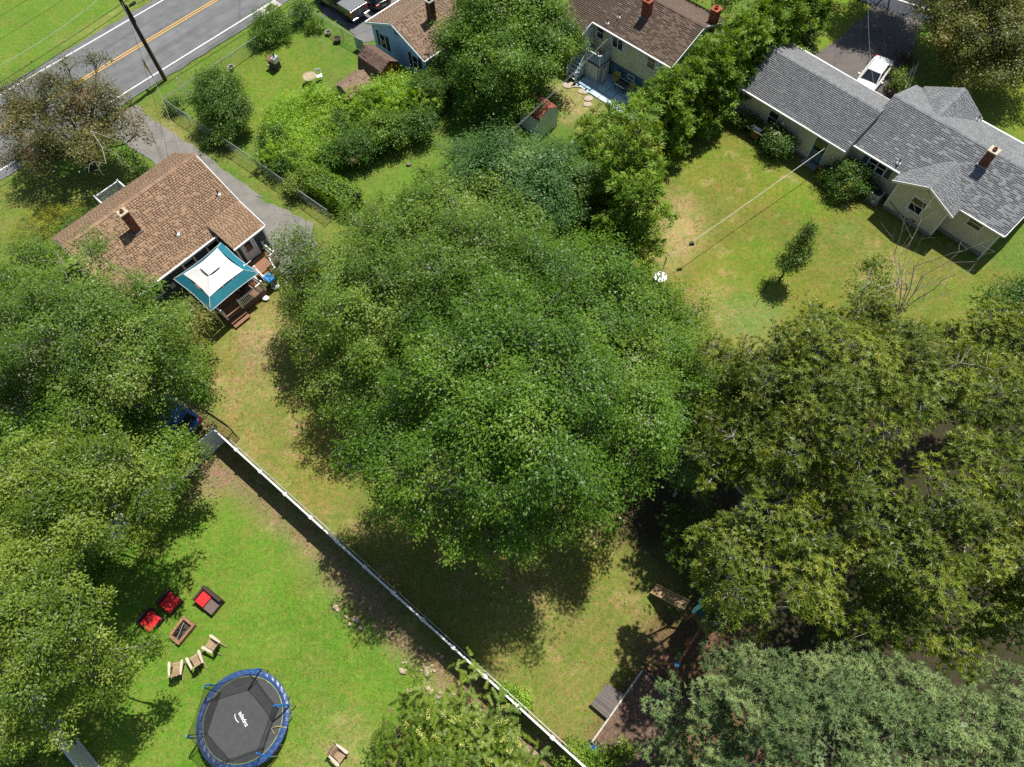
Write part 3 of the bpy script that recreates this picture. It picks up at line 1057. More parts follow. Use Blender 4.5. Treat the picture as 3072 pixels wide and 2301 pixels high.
w.poly([(-2.4, .3, 2.6), (-2.4, 2.4, 2.6), (-2.4, 2.4, 2.95), (0, .3, 2.6), (0, 2.4, 2.6), (0, 2.4, 2.95)], [(0, 1, 2), (3, 5, 4), (0, 2, 5, 3), (1, 4, 5, 2), (0, 3, 4, 1)])
w.build('wall', SLATE, bh)
siding('siding', bh, (0, 2.25, 0), X, -Yv, .3, 2.72, lambda z: (-10.02, -2.42), SLATE, .14)
siding('siding', bh, (0, .3, 0), X, -Yv, .3, 2.6, lambda z: (-2.42, .02), SLATE, .14)
siding('siding', bh, (-2.4, 0, 0), Yv, -X, .3, 2.6, lambda z: (.3, 2.24), SLATE, .14)
siding('siding', bh, (.02, 0, 0), Yv, X, .3, 5.0, lambda z: (.3, 9.95) if z < 2.6 else ((2.25 + (z - 2.7) * 1.7), 9.95 - (z - 2.7) * 1.55), SLATE, .14)
siding('siding', bh, (-10.0, 0, 0), Yv, -X, .3, 5.0, lambda z: (2.25, 9.95) if z < 2.7 else ((2.25 + (z - 2.7) * 1.7), 9.95 - (z - 2.7) * 1.55), SLATE, .14)
for q in ((-.06, .06, .24, .36), (-2.46, -2.34, .24, .36), (-10.06, -9.94, 2.19, 2.3)):
    MB().box(*q, .2, 2.6).build('corner_board', WHITE, bh)
R = Roof(bh, SH_B, .18, .30, .15, .017, 5)
zr, yr = 5.35, 6.32
R.plane((-10.3, 1.9, 2.68), (-2.6, 1.9, 2.68), (-10.3, yr, zr), (-2.6, yr, zr))
R.plane((-2.6, 2.56, 3.08), (.25, 2.56, 3.08), (-2.6, yr, zr), (.25, yr, zr))
R.plane((-2.62, -.02, 2.72), (.12, -.02, 2.72), (-2.62, 2.75, 3.20), (.25, 2.75, 3.20), t=.1)
R.plane((.25, 10.75, 2.68), (-10.3, 10.75, 2.68), (.25, yr, zr), (-10.3, yr, zr))
R.ridge((-10.3, yr, zr), (.25, yr, zr), Vector((0, -1, -.605)), Vector((0, 1, -.605)), step=.22, w=.2)
R.finish()
MB().box(-2.66, -2.61, 1.9, 2.7, 2.72, 3.14).build('roof_cheek', SLATE, bh)
gutter(bh, (-10.3, 1.85, 2.66), (-2.62, 1.85, 2.66))
gutter(bh, (-2.62, -.08, 2.68), (.12, -.08, 2.68))
MB().bar((-10.33, 1.9, 2.6), (-10.33, yr, 5.27), .05, .16).bar((-10.33, yr, 5.27), (-10.33, 10.7, 2.6), .05, .16).build('rake_board', mat('slate_grey_trim', (.16, .17, .19), rough=.6), bh)
MB().bar((.2, -.02, 2.64), (.28, 2.75, 3.16), .05, .14).bar((.28, 2.75, 3.2), (.28, yr, 5.27), .05, .14).build('rake_board', WHITE, bh)
chimney(bh, -6.22, 4.78, 4.42, 6.12, .5, BRICK, mat('buff_cap', (.42, .36, .27), var=.2))
pipe_vent(bh, -4.47, 3.28, 3.52)
pipe_vent(bh, -.48, 3.7, 3.78)
window(bh, (-3.1, 2.25, 0), X, -Yv, 1.05, .95, 1.62, WHITE, GLASS)
window(bh, (-5.15, 2.25, 0), X, -Yv, 1.05, .95, 1.62, WHITE, GLASS)
window(bh, (-8.2, 2.25, 0), X, -Yv, 1.15, 1.2, 1.2, WHITE, GLASS)
window(bh, (-10.0, 5.0, 0), Yv, -X, 1.0, 1.2, 1.1, WHITE, GLASS)
MB().box(-1.95, -1.05, .25, .3, .52, 2.5).build('door', mat('white_door', (.7, .7, .7), rough=.4), bh)
MB().box(-2.08, -1.95, .22, .3, .52, 2.56).box(-1.05, -.92, .22, .3, .52, 2.56).box(-1.95, -1.05, .22, .298, 2.5, 2.6).build('door_frame', WHITE, bh)
MB().box(-1.75, -1.25, .232, .249, 1.35, 2.3).build('door_pane', GLASS, bh)
MB().lathe((-1.83, .21, 1.45), [(.03, 0), (.035, .03), (.02, .06)], 8).build('door_handle', mat('dark_metal', (.03, .03, .03), rough=.4, metal=.8), bh)
MB().box(-7.15, -6.8, 2.1, 2.22, 1.05, 1.45).build('meter_box', mat('grey_box', (.45, .45, .45)), bh)


def deck(name, label, root_loc, rz, x0, x1, y0, y1, z, m, along='x', pw=.14, group=None):
    t = thing(name, label, 'deck', root_loc, rz, group)
    fr = MB().box(x0 + .01, x1 - .01, y0 + .01, y1 - .01, .02, z - .035)
    fr.build('frame', mat('deck_frame', (.10, .065, .045), rough=.8), t)
    r = random.Random(4)
    if along == 'x':
        n = int((y1 - y0) / pw)
        me = MB().box(0, x1 - x0, .004, pw - .006, 0, .03).mesh('plank', m)
    else:
        n = int((x1 - x0) / pw)
        me = MB().box(.004, pw - .006, 0, y1 - y0, 0, .03).mesh('plank', m)
    for i in range(n):
        o = bpy.data.objects.new('plank', me)
        COL.objects.link(o)
        o.parent = t
        o.location = (x0, y0 + i * pw, z - .03 + r.uniform(-.002, .002)) if along == 'x' else (x0 + i * pw, y0, z - .03 + r.uniform(-.002, .002))
    return t


def railing(t, pts, z, h, m, post=.1, bal=.12, posts=None, z1=None, cap=True, bm=None):
    """rail from point to point with balusters; every baluster is a part"""
    bme = {}
    for i, (a, b) in enumerate(zip(pts[:-1], pts[1:])):
        a, b = Vector((a[0], a[1], a[2] if len(a) > 2 else z)), Vector((b[0], b[1], b[2] if len(b) > 2 else z))
        ln = (b - a).length
        if i == 0 or True:
            for q in ([a, b] if i == 0 else [b]):
                p = MB().box(-post / 2, post / 2, -post / 2, post / 2, 0, h + .08).box(-post / 2 - .02, post / 2 + .02, -post / 2 - .02, post / 2 + .02, h + .08, h + .11)
                p.poly([(-post / 2, -post / 2, h + .11), (post / 2, -post / 2, h + .11), (post / 2, post / 2, h + .11), (-post / 2, post / 2, h + .11), (0, 0, h + .16)], [(0, 1, 4), (1, 2, 4), (2, 3, 4), (3, 0, 4)])
                p.build('post', m, t, loc=q)
        MB().bar(a + Zv * (h - .02), b + Zv * (h - .02), .08, .06).build('top_rail', m, t)
        MB().bar(a + Zv * .12, b + Zv * .12, .05, .05).build('bottom_rail', m, t)
        n = int(ln / bal)
        me = MB().box(-.019, .019, -.019, .019, .14, h - .05).mesh('baluster', bm or m)
        for k in range(1, n):
            o = bpy.data.objects.new('baluster', me)
            COL.objects.link(o)
            o.parent = t
            o.location = a.lerp(b, k / n)
            o.rotation_euler = (0, 0, math.atan2(b.y - a.y, b.x - a.x))


def steps(t, c, d, w, z, n, m, run=.28, rise=None):
    """open steps going down from (c, z) towards d"""
    d = Vector((d[0], d[1], 0)).normalized()
    s = Vector((-d.y, d.x, 0))
    rise = rise or z / (n + 1)
    for i in range(n):
        zz = z - rise * (i + 1)
        a = Vector((c[0], c[1], 0)) + d * (run * i)
        b = a + d * (run + .02)
        mb = MB()
        mb.hexa([a - s * w / 2 + Zv * (zz - .04), a + s * w / 2 + Zv * (zz - .04), b + s * w / 2 + Zv * (zz - .04), b - s * w / 2 + Zv * (zz - .04)],
                [a - s * w / 2 + Zv * zz, a + s * w / 2 + Zv * zz, b + s * w / 2 + Zv * zz, b - s * w / 2 + Zv * zz])
        mb.build('step', m, t)
        mb = MB()
        a2, b2 = a + d * .03, a + d * .06
        mb.hexa([a2 - s * w / 2 + Zv * .01, a2 + s * w / 2 + Zv * .01, b2 + s * w / 2 + Zv * .01, b2 - s * w / 2 + Zv * .01],
                [a2 - s * w / 2 + Zv * (zz - .04), a2 + s * w / 2 + Zv * (zz - .04), b2 + s * w / 2 + Zv * (zz - .04), b2 - s * w / 2 + Zv * (zz - .04)])
        mb.build('riser', m, t)


DECKW = mat('reddish_composite_deck', (.25, .125, .075), rough=.7, var=.14, scale=4, stretch=(.3, 3, 1), island=.12)
bloc = (bo.x, bo.y, 0)
bdk = deck('deck', 'brown plank deck with white railings under the teal and white canopy', bloc, BA, -6.2, -2.75, -2.6, 2.15, .55, DECKW, 'x')
railing(bdk, [(-4.85, -2.52), (-2.82, -2.52), (-2.82, -1.15)], .55, .85, WHITE)
railing(bdk, [(-6.12, -2.52), (-6.12, -.6), (-6.12, 1.9)], .55, .85, WHITE)
steps(bdk, (-5.5, -2.6), (0, -1), 1.3, .55, 2, DECKW)
bdk2 = deck('deck', 'small brown plank landing with white stair rail at the white back door', bloc, BA, -2.62, -.5, -1.25, .2, .53, DECKW, 'x')
railing(bdk2, [(-.56, .1), (-.56, -1.15), (-1.05, -1.17)], .53, .85, WHITE)
railing(bdk2, [(-1.05, -1.17, .53), (-1.3, -1.95, .08)], .53, .85, WHITE)
railing(bdk2, [(-2.3, -1.17, .53), (-2.3, -1.95, .08)], .53, .85, WHITE)
steps(bdk2, (-1.7, -1.25), (0, -1), 1.1, .53, 2, DECKW)
prc = deck('porch', 'grey porch with white railing on the street side of the bungalow', bloc, BA, -5.95, -3.85, 10.3, 13.15, .6, mat('grey_deck', (.27, .27, .28), rough=.7, var=.1), 'x')
railing(prc, [(-5.95, 11.8), (-5.95, 13.12), (-3.88, 13.12), (-3.88, 12.05)], .6, .9, WHITE)
railing(prc, [(-3.88, 12.05, .6), (-2.95, 12.05, .12)], .6, .9, WHITE)
railing(prc, [(-3.88, 10.9, .6), (-2.95, 10.9, .12)], .6, .9, WHITE)
steps(prc, (-3.85, 11.5), (1, 0), 1.0, .6, 3, mat('grey_deck', (.27, .27, .28)))

# canopy over the deck
cv = thing('gazebo_canopy', 'pop-up canopy with a white top and teal border standing on the deck', 'canopy', bloc, BA)
TEAL = mat('teal_canvas', (.010, .135, .18), rough=.75, var=.1, scale=3, bump=.15, bscale=8)
CANW = mat('white_canvas', (.72, .71, .69), rough=.8, var=.04, scale=3, bump=.25, bscale=5)
cx0, cx1, cy0, cy1, cz = -6.78, -2.72, -2.8, 1.25, 2.62
ccx, ccy = (cx0 + cx1) / 2, (cy0 + cy1) / 2


def ringpts(half, z):
    return [(ccx - half, ccy - half, z), (ccx + half, ccy - half, z), (ccx + half, ccy + half, z), (ccx - half, ccy + half, z)]


def canopy_cloth(h0, z0_, h1, z1_, nseg=14, sag=.07, thick=.012):
    """four cloth panels between two square rings, sagging between the corner poles"""
    mb = MB()
    for s_ in range(4):
        A0, A1 = Vector(ringpts(h0, z0_)[s_]), Vector(ringpts(h0, z0_)[(s_ + 1) % 4])
        B0, B1 = Vector(ringpts(h1, z1_)[s_]), Vector(ringpts(h1, z1_)[(s_ + 1) % 4])
        k = len(mb.v)
        for j in range(5):
            f = j / 4
            for i in range(nseg + 1):
                t = i / nseg
                p = A0.lerp(A1, t).lerp(B0.lerp(B1, t), f)
                inw = Vector((ccx, ccy, p.z)) - p
                b = 4 * t * (1 - t)
                p = p + inw.normalized() * (sag * b * (1 - f) * 1.5) - Zv * (sag * b * (.6 + .4 * f) + .012 * math.sin(i * 2.4 + s_) * (1 - abs(2 * f - 1)))
                mb.v.append(tuple(p))
        for j in range(4):
            for i in range(nseg):
                a = k + j * (nseg + 1) + i
                mb.f.append((a, a + 1, a + nseg + 2, a + nseg + 1))
    return mb


half = (cx1 - cx0) / 2
canopy_cloth(half, cz, half * .70, 3.06).build('canopy_border', TEAL, cv, smooth=True)
canopy_cloth(half * .70, 3.06, half * .17, 3.62).build('canopy_top', CANW, cv, smooth=True)
mb = MB()
q = ringpts(half * .23, 3.60)
mb.poly(q + [(ccx, ccy, 3.84)], [(0, 1, 4), (1, 2, 4), (2, 3, 4), (3, 0, 4)])
mb.build('vent_cap', CANW, cv)
mb = MB()
for i in range(2):
    a, b = Vector(q[(i + 3) % 4]), Vector(q[(i + 4) % 4])
    mb.bar(a.lerp(b, .08) - Zv * .03, a.lerp(b, .92) - Zv * .03, .06, .05)
mb.build('vent_slot', mat('black_mesh', (.02, .022, .025), rough=.8), cv)
mb = MB()
for i in range(4):
    a, b = Vector(ringpts(half, cz)[i]), Vector(ringpts(half, cz)[(i + 1) % 4])
    n_ = 12
    pts = []
    for k in range(n_ + 1):
        t = k / n_
        p = a.lerp(b, t)
        inw = (Vector((ccx, ccy, p.z)) - p).normalized()
        pts.append(p + inw * (.105 * 4 * t * (1 - t)) - Zv * (.042 * 4 * t * (1 - t)))
    mb.tube(pts, .018, 4)
    mb.tube([Vector(ringpts(half, cz)[i]) + Zv * .012, Vector(ringpts(half * .7, 3.06)[i]) + Zv * .012], .014, 4)
mb.build('hem_piping', WHITE, cv)
for i, (px_, py_) in enumerate(((cx0 + .2, cy0 + .2), (cx1 - .2, cy0 + .2), (cx1 - .2, cy1 - .2), (cx0 + .2, cy1 - .2))):
    MB().box(px_ - .03, px_ + .03, py_ - .03, py_ + .03, .55, 2.72).build('leg', mat('grey_steel', (.4, .4, .42), rough=.35, metal=.7), cv)
# small printed peak marks on two border corners
for (ex, ey, rz_) in ((cx0 + .75, cy0 + .34, 0), (cx1 - .34, cy0 + 1.05, 0)):
    zz = cz + .16
    MB().poly([(ex, ey, zz), (ex + .16, ey, zz), (ex + .08, ey + .12, zz + .05)], [(0, 1, 2)]).poly([(ex + .2, ey, zz), (ex + .62, ey, zz), (ex + .62, ey + .03, zz + .01), (ex + .2, ey + .03, zz + .01)], [(0, 1, 2, 3)]).build('printed_mark', WHITE, cv)
# things on the deck
tb = thing('deck_table', 'black rectangular table under the canopy on the brown deck', 'table', bloc, BA)
MB().box(-4.4, -3.05, -1.9, -1.0, 1.22, 1.26).build('table_top', mat('black_table', (.015, .015, .017), rough=.35), tb)
for x in (-4.3, -3.15):
    for y in (-1.8, -1.1):
        MB().box(x - .025, x + .025, y - .025, y + .025, .55, 1.22).build('leg', mat('black_table', (.015, .015, .017)), tb)
# ----------------------------------------------------------------- pale yellow raised house
yo = P(3, 1830, 558, 4.0)
YA = rad(-47)
yh = thing('raised_house', 'pale yellow two-level house with a weathered brown roof behind the blue patio', 'house', (yo.x, yo.y, 0), YA)
SH_Y = mat('weathered_brown_shingle', (.150, .108, .082), rough=.95, spec=.12, var=.3, scale=.9, col2=(.115, .088, .070), island=.12, bump=.35, bscale=120)
YEL = mat('pale_yellow_siding', (.62, .59, .40), rough=.6, var=.12, scale=1.6, stretch=(1, 1, .35))
PBLUE = mat('pale_blue_paint', (.56, .68, .74), rough=.6, var=.08, scale=2)
MBLUE = mat('blue_grey_paint', (.10, .19, .27), rough=.7, var=.08, scale=2)
w = MB()
w.box(-8.0, -.25, .35, 7.1, 1.35, 3.95)
w.box(-10.8, -8.0, -.85, 7.1, 0, 3.4)
w.poly([(-10.8, -.85, 3.4), (-10.8, 7.1, 3.9), (-10.8, 3.7, 5.3), (-8, -.85, 3.4), (-8, 7.1, 3.9), (-8, 3.7, 5.3)], [(0, 1, 2), (3, 5, 4), (0, 2, 5, 3), (1, 4, 5, 2), (0, 3, 4, 1)])
w.poly([(-8., .35, 3.9), (-8., 7.1, 3.9), (-8., 3.7, 5.35), (-.25, .35, 3.9), (-.25, 7.1, 3.9), (-.25, 3.7, 5.35)], [(0, 1, 2), (3, 5, 4), (0, 2, 5, 3), (1, 4, 5, 2), (0, 3, 4, 1)])
w.build('wall', YEL, yh)
MB().box(-7.99, -.22, .38, 7.05, 0, 1.35).build('basement_wall', MBLUE, yh)
siding('siding', yh, (0, .35, 0), X, -Yv, 1.36, 3.95, lambda z: (-7.98, -.25), YEL, .14)
siding('siding', yh, (-.25, 0, 0), Yv, X, 1.36, 5.3, lambda z: (.35, 7.1) if z < 3.9 else (.35 + (z - 3.9) * 2.3, 7.1 - (z - 3.9) * 2.3), PBLUE, .14)
siding('siding', yh, (-8.0, 0, 0), Yv, X, 1.6, 3.9, lambda z: (-.85, .33), PBLUE, .14)
siding('siding', yh, (0, -.85, 0), X, -Yv, .2, 3.4, lambda z: (-10.8, -8.0), YEL, .14)
R = Roof(yh, SH_Y, .24, .36, .15, .014, 9, single=200)
R.plane((-8.0, 0, 4.0), (.05, 0, 4.0), (-8.0, 3.7, 5.5), (.05, 3.7, 5.5))
R.plane((.05, 7.4, 4.0), (-11.0, 7.4, 4.0), (.05, 3.7, 5.5), (-11.0, 3.7, 5.5))
R.plane((-11.0, -1.2, 3.515), (-8.0, -1.2, 3.515), (-11.0, 3.7, 5.5), (-8.0, 3.7, 5.5))
R.ridge((-11, 3.7, 5.5), (.05, 3.7, 5.5), Vector((0, -1, -.4)), Vector((0, 1, -.4)), step=.3, w=.18)
R.finish()
gutter(yh, (-7.95, -.06, 3.96), (.05, -.06, 3.96))
MB().bar((.08, 0, 3.92), (.08, 3.7, 5.42), .05, .16).bar((.08, 3.7, 5.42), (.08, 7.4, 3.92), .05, .16).build('rake_board', WHITE, yh)
MB().bar((-7.97, -1.2, 3.43), (-7.97, 0, 3.92), .05, .14).build('rake_board', WHITE, yh)
SHW = mat('white_shutter', (.66, .67, .66), rough=.6)
window(yh, (-7.3, .35, 0), X, -Yv, .85, 1.0, 2.72, WHITE, GLASS)
window(yh, (-5.45, .35, 0), X, -Yv, 1.15, 1.0, 2.72, WHITE, GLASS, double=2, shut=SHW, shut_w=.35, sash_h=False)
window(yh, (-2.0, .35, 0), X, -Yv, .95, 1.0, 2.72, WHITE, GLASS, shut=SHW, shut_w=.35)
window(yh, (-3.7, .38, 0), X, -Yv, .7, .3, .75, WHITE, GLASS, sash_h=False)
MB().box(-8.0, -7.95, -.75, .1, 1.65, 3.55).build('door', mat('white_door', (.7, .7, .7), rough=.4), yh)
MB().box(-8.0, -7.93, -.83, -.75, 1.62, 3.6).box(-8.0, -7.93, .1, .18, 1.62, 3.6).build('door_frame', WHITE, yh)
MB().lathe((-7.92, -.62, 2.55), [(.03, 0), (.04, .04), (.02, .07)], 8).build('door_handle', mat('dark_metal', (.03, .03, .03), rough=.4, metal=.8), yh)
chimney(yh, -4.55, 2.35, 4.95, 6.15, .62, BRICK2, BRICK2, mat('galvanised', (.45, .47, .48), rough=.35, metal=.8))
chimney(yh, -.2, 5.2, 4.8, 6.0, .6, BRICK2, BRICK2)
pipe_vent(yh, -6.35, 1.25, 4.52)
pipe_vent(yh, -6.8, .45, 4.2)

yloc = (yo.x, yo.y, 0)
BLD = mat('blue_grey_deck_paint', (.24, .34, .42), rough=.65, var=.1)
ydk = deck('deck', 'small raised blue-grey deck with white posts at the side door of the yellow house', yloc, YA, -8.2, -5.9, -1.2, .33, 1.62, BLD, 'x')
RAILM = mat('pale_blue_rail', (.52, .62, .68), rough=.6)
railing(ydk, [(-7.3, -1.15), (-5.95, -1.15), (-5.95, .3)], 1.62, .85, RAILM, bal=.16)
railing(ydk, [(-7.35, -1.2, 1.62), (-7.35, -2.45, .1)], 1.62, .8, RAILM, bal=.2)
railing(ydk, [(-8.3, -1.2, 1.62), (-8.3, -2.45, .1)], 1.62, .8, RAILM, bal=.2)
steps(ydk, (-7.83, -1.2), (0, -1), .9, 1.62, 6, PBLUE, run=.2)
bx = MB()
for i in range(8):
    bx.box(-7.3 + i * .165, -7.3 + i * .165 + .155, -1.28, -1.22, .05, 1.5)
for i in range(8):
    bx.box(-5.94, -5.88, -1.2 + i * .165, -1.2 + i * .165 + .155, .05, 1.5)
bx.build('skirt_boards', mat('cream_boards', (.55, .56, .52), rough=.6), ydk)
bd = MB().box(-5.6, -5.57, -1.15, -.6, .08, 1.45)
bd.build('storage_door', mat('cream_boards', (.55, .56, .52)), ydk)
for i, (x, y) in enumerate(((-7.1, -1.15), (-6.3, -1.15), (-5.98, -.75))):
    pt = thing('flower_pot', ['small terracotta pot on the railing next to the stair top', 'round yellow pot with a plant on the middle of the deck railing', 'small orange flower pot at the rail corner by the yellow wall'][i], 'flower pot', (0, 0, 0))
    pt.matrix_world = Matrix.Translation(yloc) @ Matrix.Rotation(YA, 4, 'Z') @ Matrix.Translation((x, y, 2.5))
    MB().lathe((0, 0, 0), [(.07, 0), (.11, .16), (.12, .17), (.1, .15)], 10).build('pot', mat('terracotta', (.30, .12, .06)) if i != 1 else mat('yellow_pot', (.42, .30, .05)), pt)
    mb = MB()
    r = random.Random(i)
    for k in range(26):
        a, t = r.uniform(0, 6.28), r.uniform(.2, 1.2)
        p0 = Vector((0, 0, .16))
        p1 = p0 + Vector((math.cos(a) * math.cos(t), math.sin(a) * math.cos(t), math.sin(t))) * r.uniform(.08, .2)
        sd = Vector((-math.sin(a), math.cos(a), 0)) * .025
        mb.poly([p0, p0.lerp(p1, .6) + sd, p1, p0.lerp(p1, .6) - sd], [(0, 1, 2, 3)])
    mb.build('leaves', mat('pot_leaf', (.07, .13, .03)), pt)

# blue patio of painted slabs
pat = MB().box(-7.25, .4, -2.6, .36, .005, .03).build('patio', mat('patio_joint', (.07, .085, .075), var=.4, scale=3))
pat.location = yloc
pat.rotation_euler = (0, 0, YA)
pat['kind'] = 'structure'
SLAB = mat('painted_slab', (.46, .63, .76), rough=.7, var=.1, scale=2.5, island=.1, col2=(.40, .56, .70))
me = MB().box(.025, .835, .025, .72, .03, .06).mesh('slab', SLAB)
rr = random.Random(2)
for i in range(9):
    for j in range(4):
        if i < 1 and j > 1:
            continue
        o = bpy.data.objects.new('slab', me)
        COL.objects.link(o)
        o.parent = pat
        o.location = (-7.25 + i * .85, -2.6 + j * .74, rr.uniform(-.004, .004))
        o.rotation_euler = (0, 0, rr.uniform(-.008, .008))


def L2W(loc, a, x, y, z=0):
    return Matrix.Translation(loc) @ Matrix.Rotation(a, 4, 'Z') @ Vector((x, y, z))


def basket_chair(label, pos, rz, m):
    t = thing('patio_chair', label, 'chair', pos, rz, 'yellow chairs on the blue patio')
    mb = MB()
    n = 9
    rows = 5
    for j in range(rows):
        for i in range(n):
            a = math.pi * (-.05 + 1.1 * i / (n - 1))
            rr_ = .30 + .05 * j / (rows - 1)
            z = .42 + .48 * j / (rows - 1)
            mb.v.append((math.cos(a) * rr_, -.05 - math.sin(a) * rr_ - .06 * j / rows, z))
    for j in range(rows - 1):
        for i in range(n - 1):
            q = j * n + i
            mb.f.append((q, q + 1, q + n + 1, q + n))
    o = mb.build('backrest', m, t, smooth=True)
    sm = o.modifiers.new('thick', 'SOLIDIFY')
    sm.thickness = .02
    MB().lathe((0, -.06, .40), [(.28, 0), (.30, .03), (.28, .05)], 14).build('seat', m, t)
    for sx in (-.22, .22):
        for sy in (-.25, .15):
            MB().tube([(sx, sy, .4), (sx * 1.15, sy * 1.15, 0)], .014, 5).build('leg', mat('dark_metal', (.03, .03, .03)), t)
    return t


YCH = mat('yellow_weave', (.42, .36, .10), rough=.6, var=.25, scale=30)
wp = L2W(yloc, YA, -4.75, -.3)
basket_chair('yellow woven chair on the blue patio nearer the deck', (wp.x, wp.y, .06), YA + rad(200), YCH)
wp = L2W(yloc, YA, -3.1, -.45)
basket_chair('yellow woven chair on the blue patio nearer the evergreen hedge', (wp.x, wp.y, .06), YA + rad(140), YCH)
wp = L2W(yloc, YA, -3.9, -.5)
t = thing('patio_table', 'dark glass patio table between the two yellow chairs', 'table', (wp.x, wp.y, .06), YA)
MB().box(-.5, .5, -.38, .38, .62, .64).build('table_top', glass_mat('dark_glass_top', (.015, .025, .03)), t)
MB().box(-.52, .52, -.42, -.38, .60, .65).box(-.52, .52, .38, .42, .60, .65).build('rim', WHITE, t)
for x in (-.45, .45):
    for y in (-.35, .35):
        MB().box(x - .02, x + .02, y - .02, y + .02, 0, .62).build('leg', mat('dark_metal', (.03, .03, .03)), t)
# stepping stones
for i, (x, y, rx, ry) in enumerate(((985, 705, .55, .4), (1062, 700, .5, .45), (1110, 757, .5, .36), (1148, 815, .42, .36), (1142, 867, .36, .3))):
    p = P(3, x, y)
    mb = MB()
    r = random.Random(i)
    mb.prism([(rx * math.cos(a * .785) * r.uniform(.85, 1.1), ry * math.sin(a * .785) * r.uniform(.85, 1.1)) for a in range(8)], .0, .03)
    o = mb.build('stepping_stone', mat('stone_tan', (.36, .30, .24), var=.2), loc=(p.x, p.y, .01))
    tag(o, ['long flat tan stone at the foot of the blue-grey stairs', 'squarish tan stone lying right of the stair foot', 'reddish flat stone on the dry grass by the blue patio', 'round tan stepping stone in grass below the patio', 'small flat stone closest to the evergreen bush'][i], 'stone', 'stepping stones by the blue patio')

# ----------------------------------------------------------------- blue gable house
b2 = P(2, 1650, 580, 2.7)
A2 = rad(43.5)
b2h = thing('gable_house', 'pale blue house gable with dark shutters and a tan shingle roof', 'house', (b2.x, b2.y, 0), A2)
SH_T = mat('tan_shingle', (.215, .152, .108), rough=.95, spec=.12, var=.16, scale=1.2, island=.1, bump=.2, bscale=120)
BLU = mat('worn_blue_paint', (.40, .62, .78), rough=.7, var=.2, scale=2.2, col2=(.30, .52, .70))
w = MB()
w.box(.35, 12.0, .3, 7.05, 0, 2.65)
w.poly([(.35, .3, 2.6), (.35, 7.05, 2.6), (.35, 3.65, 4.1), (12, .3, 2.6), (12, 7.05, 2.6), (12, 3.65, 4.1)], [(0, 1, 2), (3, 5, 4), (0, 2, 5, 3), (1, 4, 5, 2), (0, 3, 4, 1)])
w.build('wall', BLU, b2h)
siding('siding', b2h, (.35, 0, 0), Yv, -X, .2, 4.05, lambda z: (.3, 7.05) if z < 2.6 else (.3 + (z - 2.6) * 2.24, 7.05 - (z - 2.6) * 2.24), BLU, .16)
siding('siding', b2h, (0, .3, 0), X, -Yv, .2, 2.6, lambda z: (.35, 12), YEL, .16)
R = Roof(b2h, SH_T, .26, .36, .15, .012, 12, single=120)
R.plane((0, 0, 2.7), (12.3, 0, 2.7), (0, 3.65, 4.25), (12.3, 3.65, 4.25))
R.plane((12.3, 7.3, 2.7), (0, 7.3, 2.7), (12.3, 3.65, 4.25), (0, 3.65, 4.25))
R.ridge((0, 3.65, 4.25), (12.3, 3.65, 4.25), Vector((0, -1, -.42)), Vector((0, 1, -.42)), step=.3, w=.16, lift=.022)
R.finish()
MB().bar((-.03, 0, 2.62), (-.03, 3.65, 4.17), .05, .16).bar((-.03, 3.65, 4.17), (-.03, 7.3, 2.62), .05, .16).build('rake_board', PBLUE, b2h)
gutter(b2h, (0, 7.36, 2.66), (12, 7.36, 2.66))
gutter(b2h, (0, -.06, 2.66), (12, -.06, 2.66))
SHD = mat('dark_maroon_shutter', (.045, .022, .020), rough=.6)
window(b2h, (.35, 5.75, 0), Yv, -X, .8, 1.35, .85, PBLUE, GLASS, shut=SHD, shut_w=.36)
window(b2h, (.35, 1.65, 0), Yv, -X, .8, 1.35, .85, PBLUE, GLASS, shut=SHD, shut_w=.36)
window(b2h, (1.75, .3, 0), X, -Yv, .75, 1.3, .85, WHITE, GLASS)
MB().box(.28, .35, 3.45, 3.85, 3.15, 3.65).build('gable_vent', mat('vent_blue', (.10, .15, .19)), b2h)
chimney(b2h, 3.1, 2.2, 3.65, 5.3, .55, mat('dark_brick', (.12, .05, .035), island=.3, bump=.2), CONCD)

# gambrel shed in front of it
bs = thing('barn_shed', 'reddish brown gambrel-roofed shed beside the blue gable wall', 'shed', (b2.x, b2.y, 0), A2)
RB = mat('red_brown_board', (.20, .062, .022), rough=.7, var=.15, scale=3, stretch=(6, 6, .3))
gam = [(-3.2, 1.2), (-2.9, 2.3), (-2.03, 2.85), (-1.15, 2.3), (-.85, 1.2)]
w = MB()
nn = len(gam)
xy = [(-3.1, 0)] + [(a * .985 - .03, b_ - .05) for a, b_ in gam] + [(-.95, 0)]
k = len(xy)
w.poly([(a, 2.15, b_) for a, b_ in xy] + [(a, 4.95, b_) for a, b_ in xy], [tuple(range(k)), tuple(range(k, 2 * k))[::-1]] + [(i, k + i, k + (i + 1) % k, (i + 1) % k) for i in range(k)])
w.build('wall', RB, bs)
bt = MB()
for i in range(9):
    xx = -2.98 + i * .24
    zt = np.interp(xx, [a for a, b_ in gam], [b_ for a, b_ in gam]) - .1
    bt.box(xx - .012, xx + .012, 2.12, 2.15, .05, zt)
bt.build('battens', RB, bs)
SH_D = mat('brown_shed_shingle', (.150, .098, .078), rough=.95, spec=.1, var=.12, scale=2, island=.22, bump=.3, bscale=120)
R = Roof(bs, SH_D, .26, .34, .15, .014, 15, single=60)
for i in range(4):
    (a, za), (b_, zb) = gam[i], gam[i + 1]
    if i < 2:
        R.plane((a, 5.05, za), (a, 2.0, za), (b_, 5.05, zb), (b_, 2.0, zb), t=.06)
    else:
        R.plane((b_, 2.0, zb), (b_, 5.05, zb), (a, 2.0, za), (a, 5.05, za), t=.06)
R.finish()
ls = thing('low_shed', 'low tan gable-roofed shed half buried in the weeds', 'shed', (b2.x, b2.y, 0), A2)
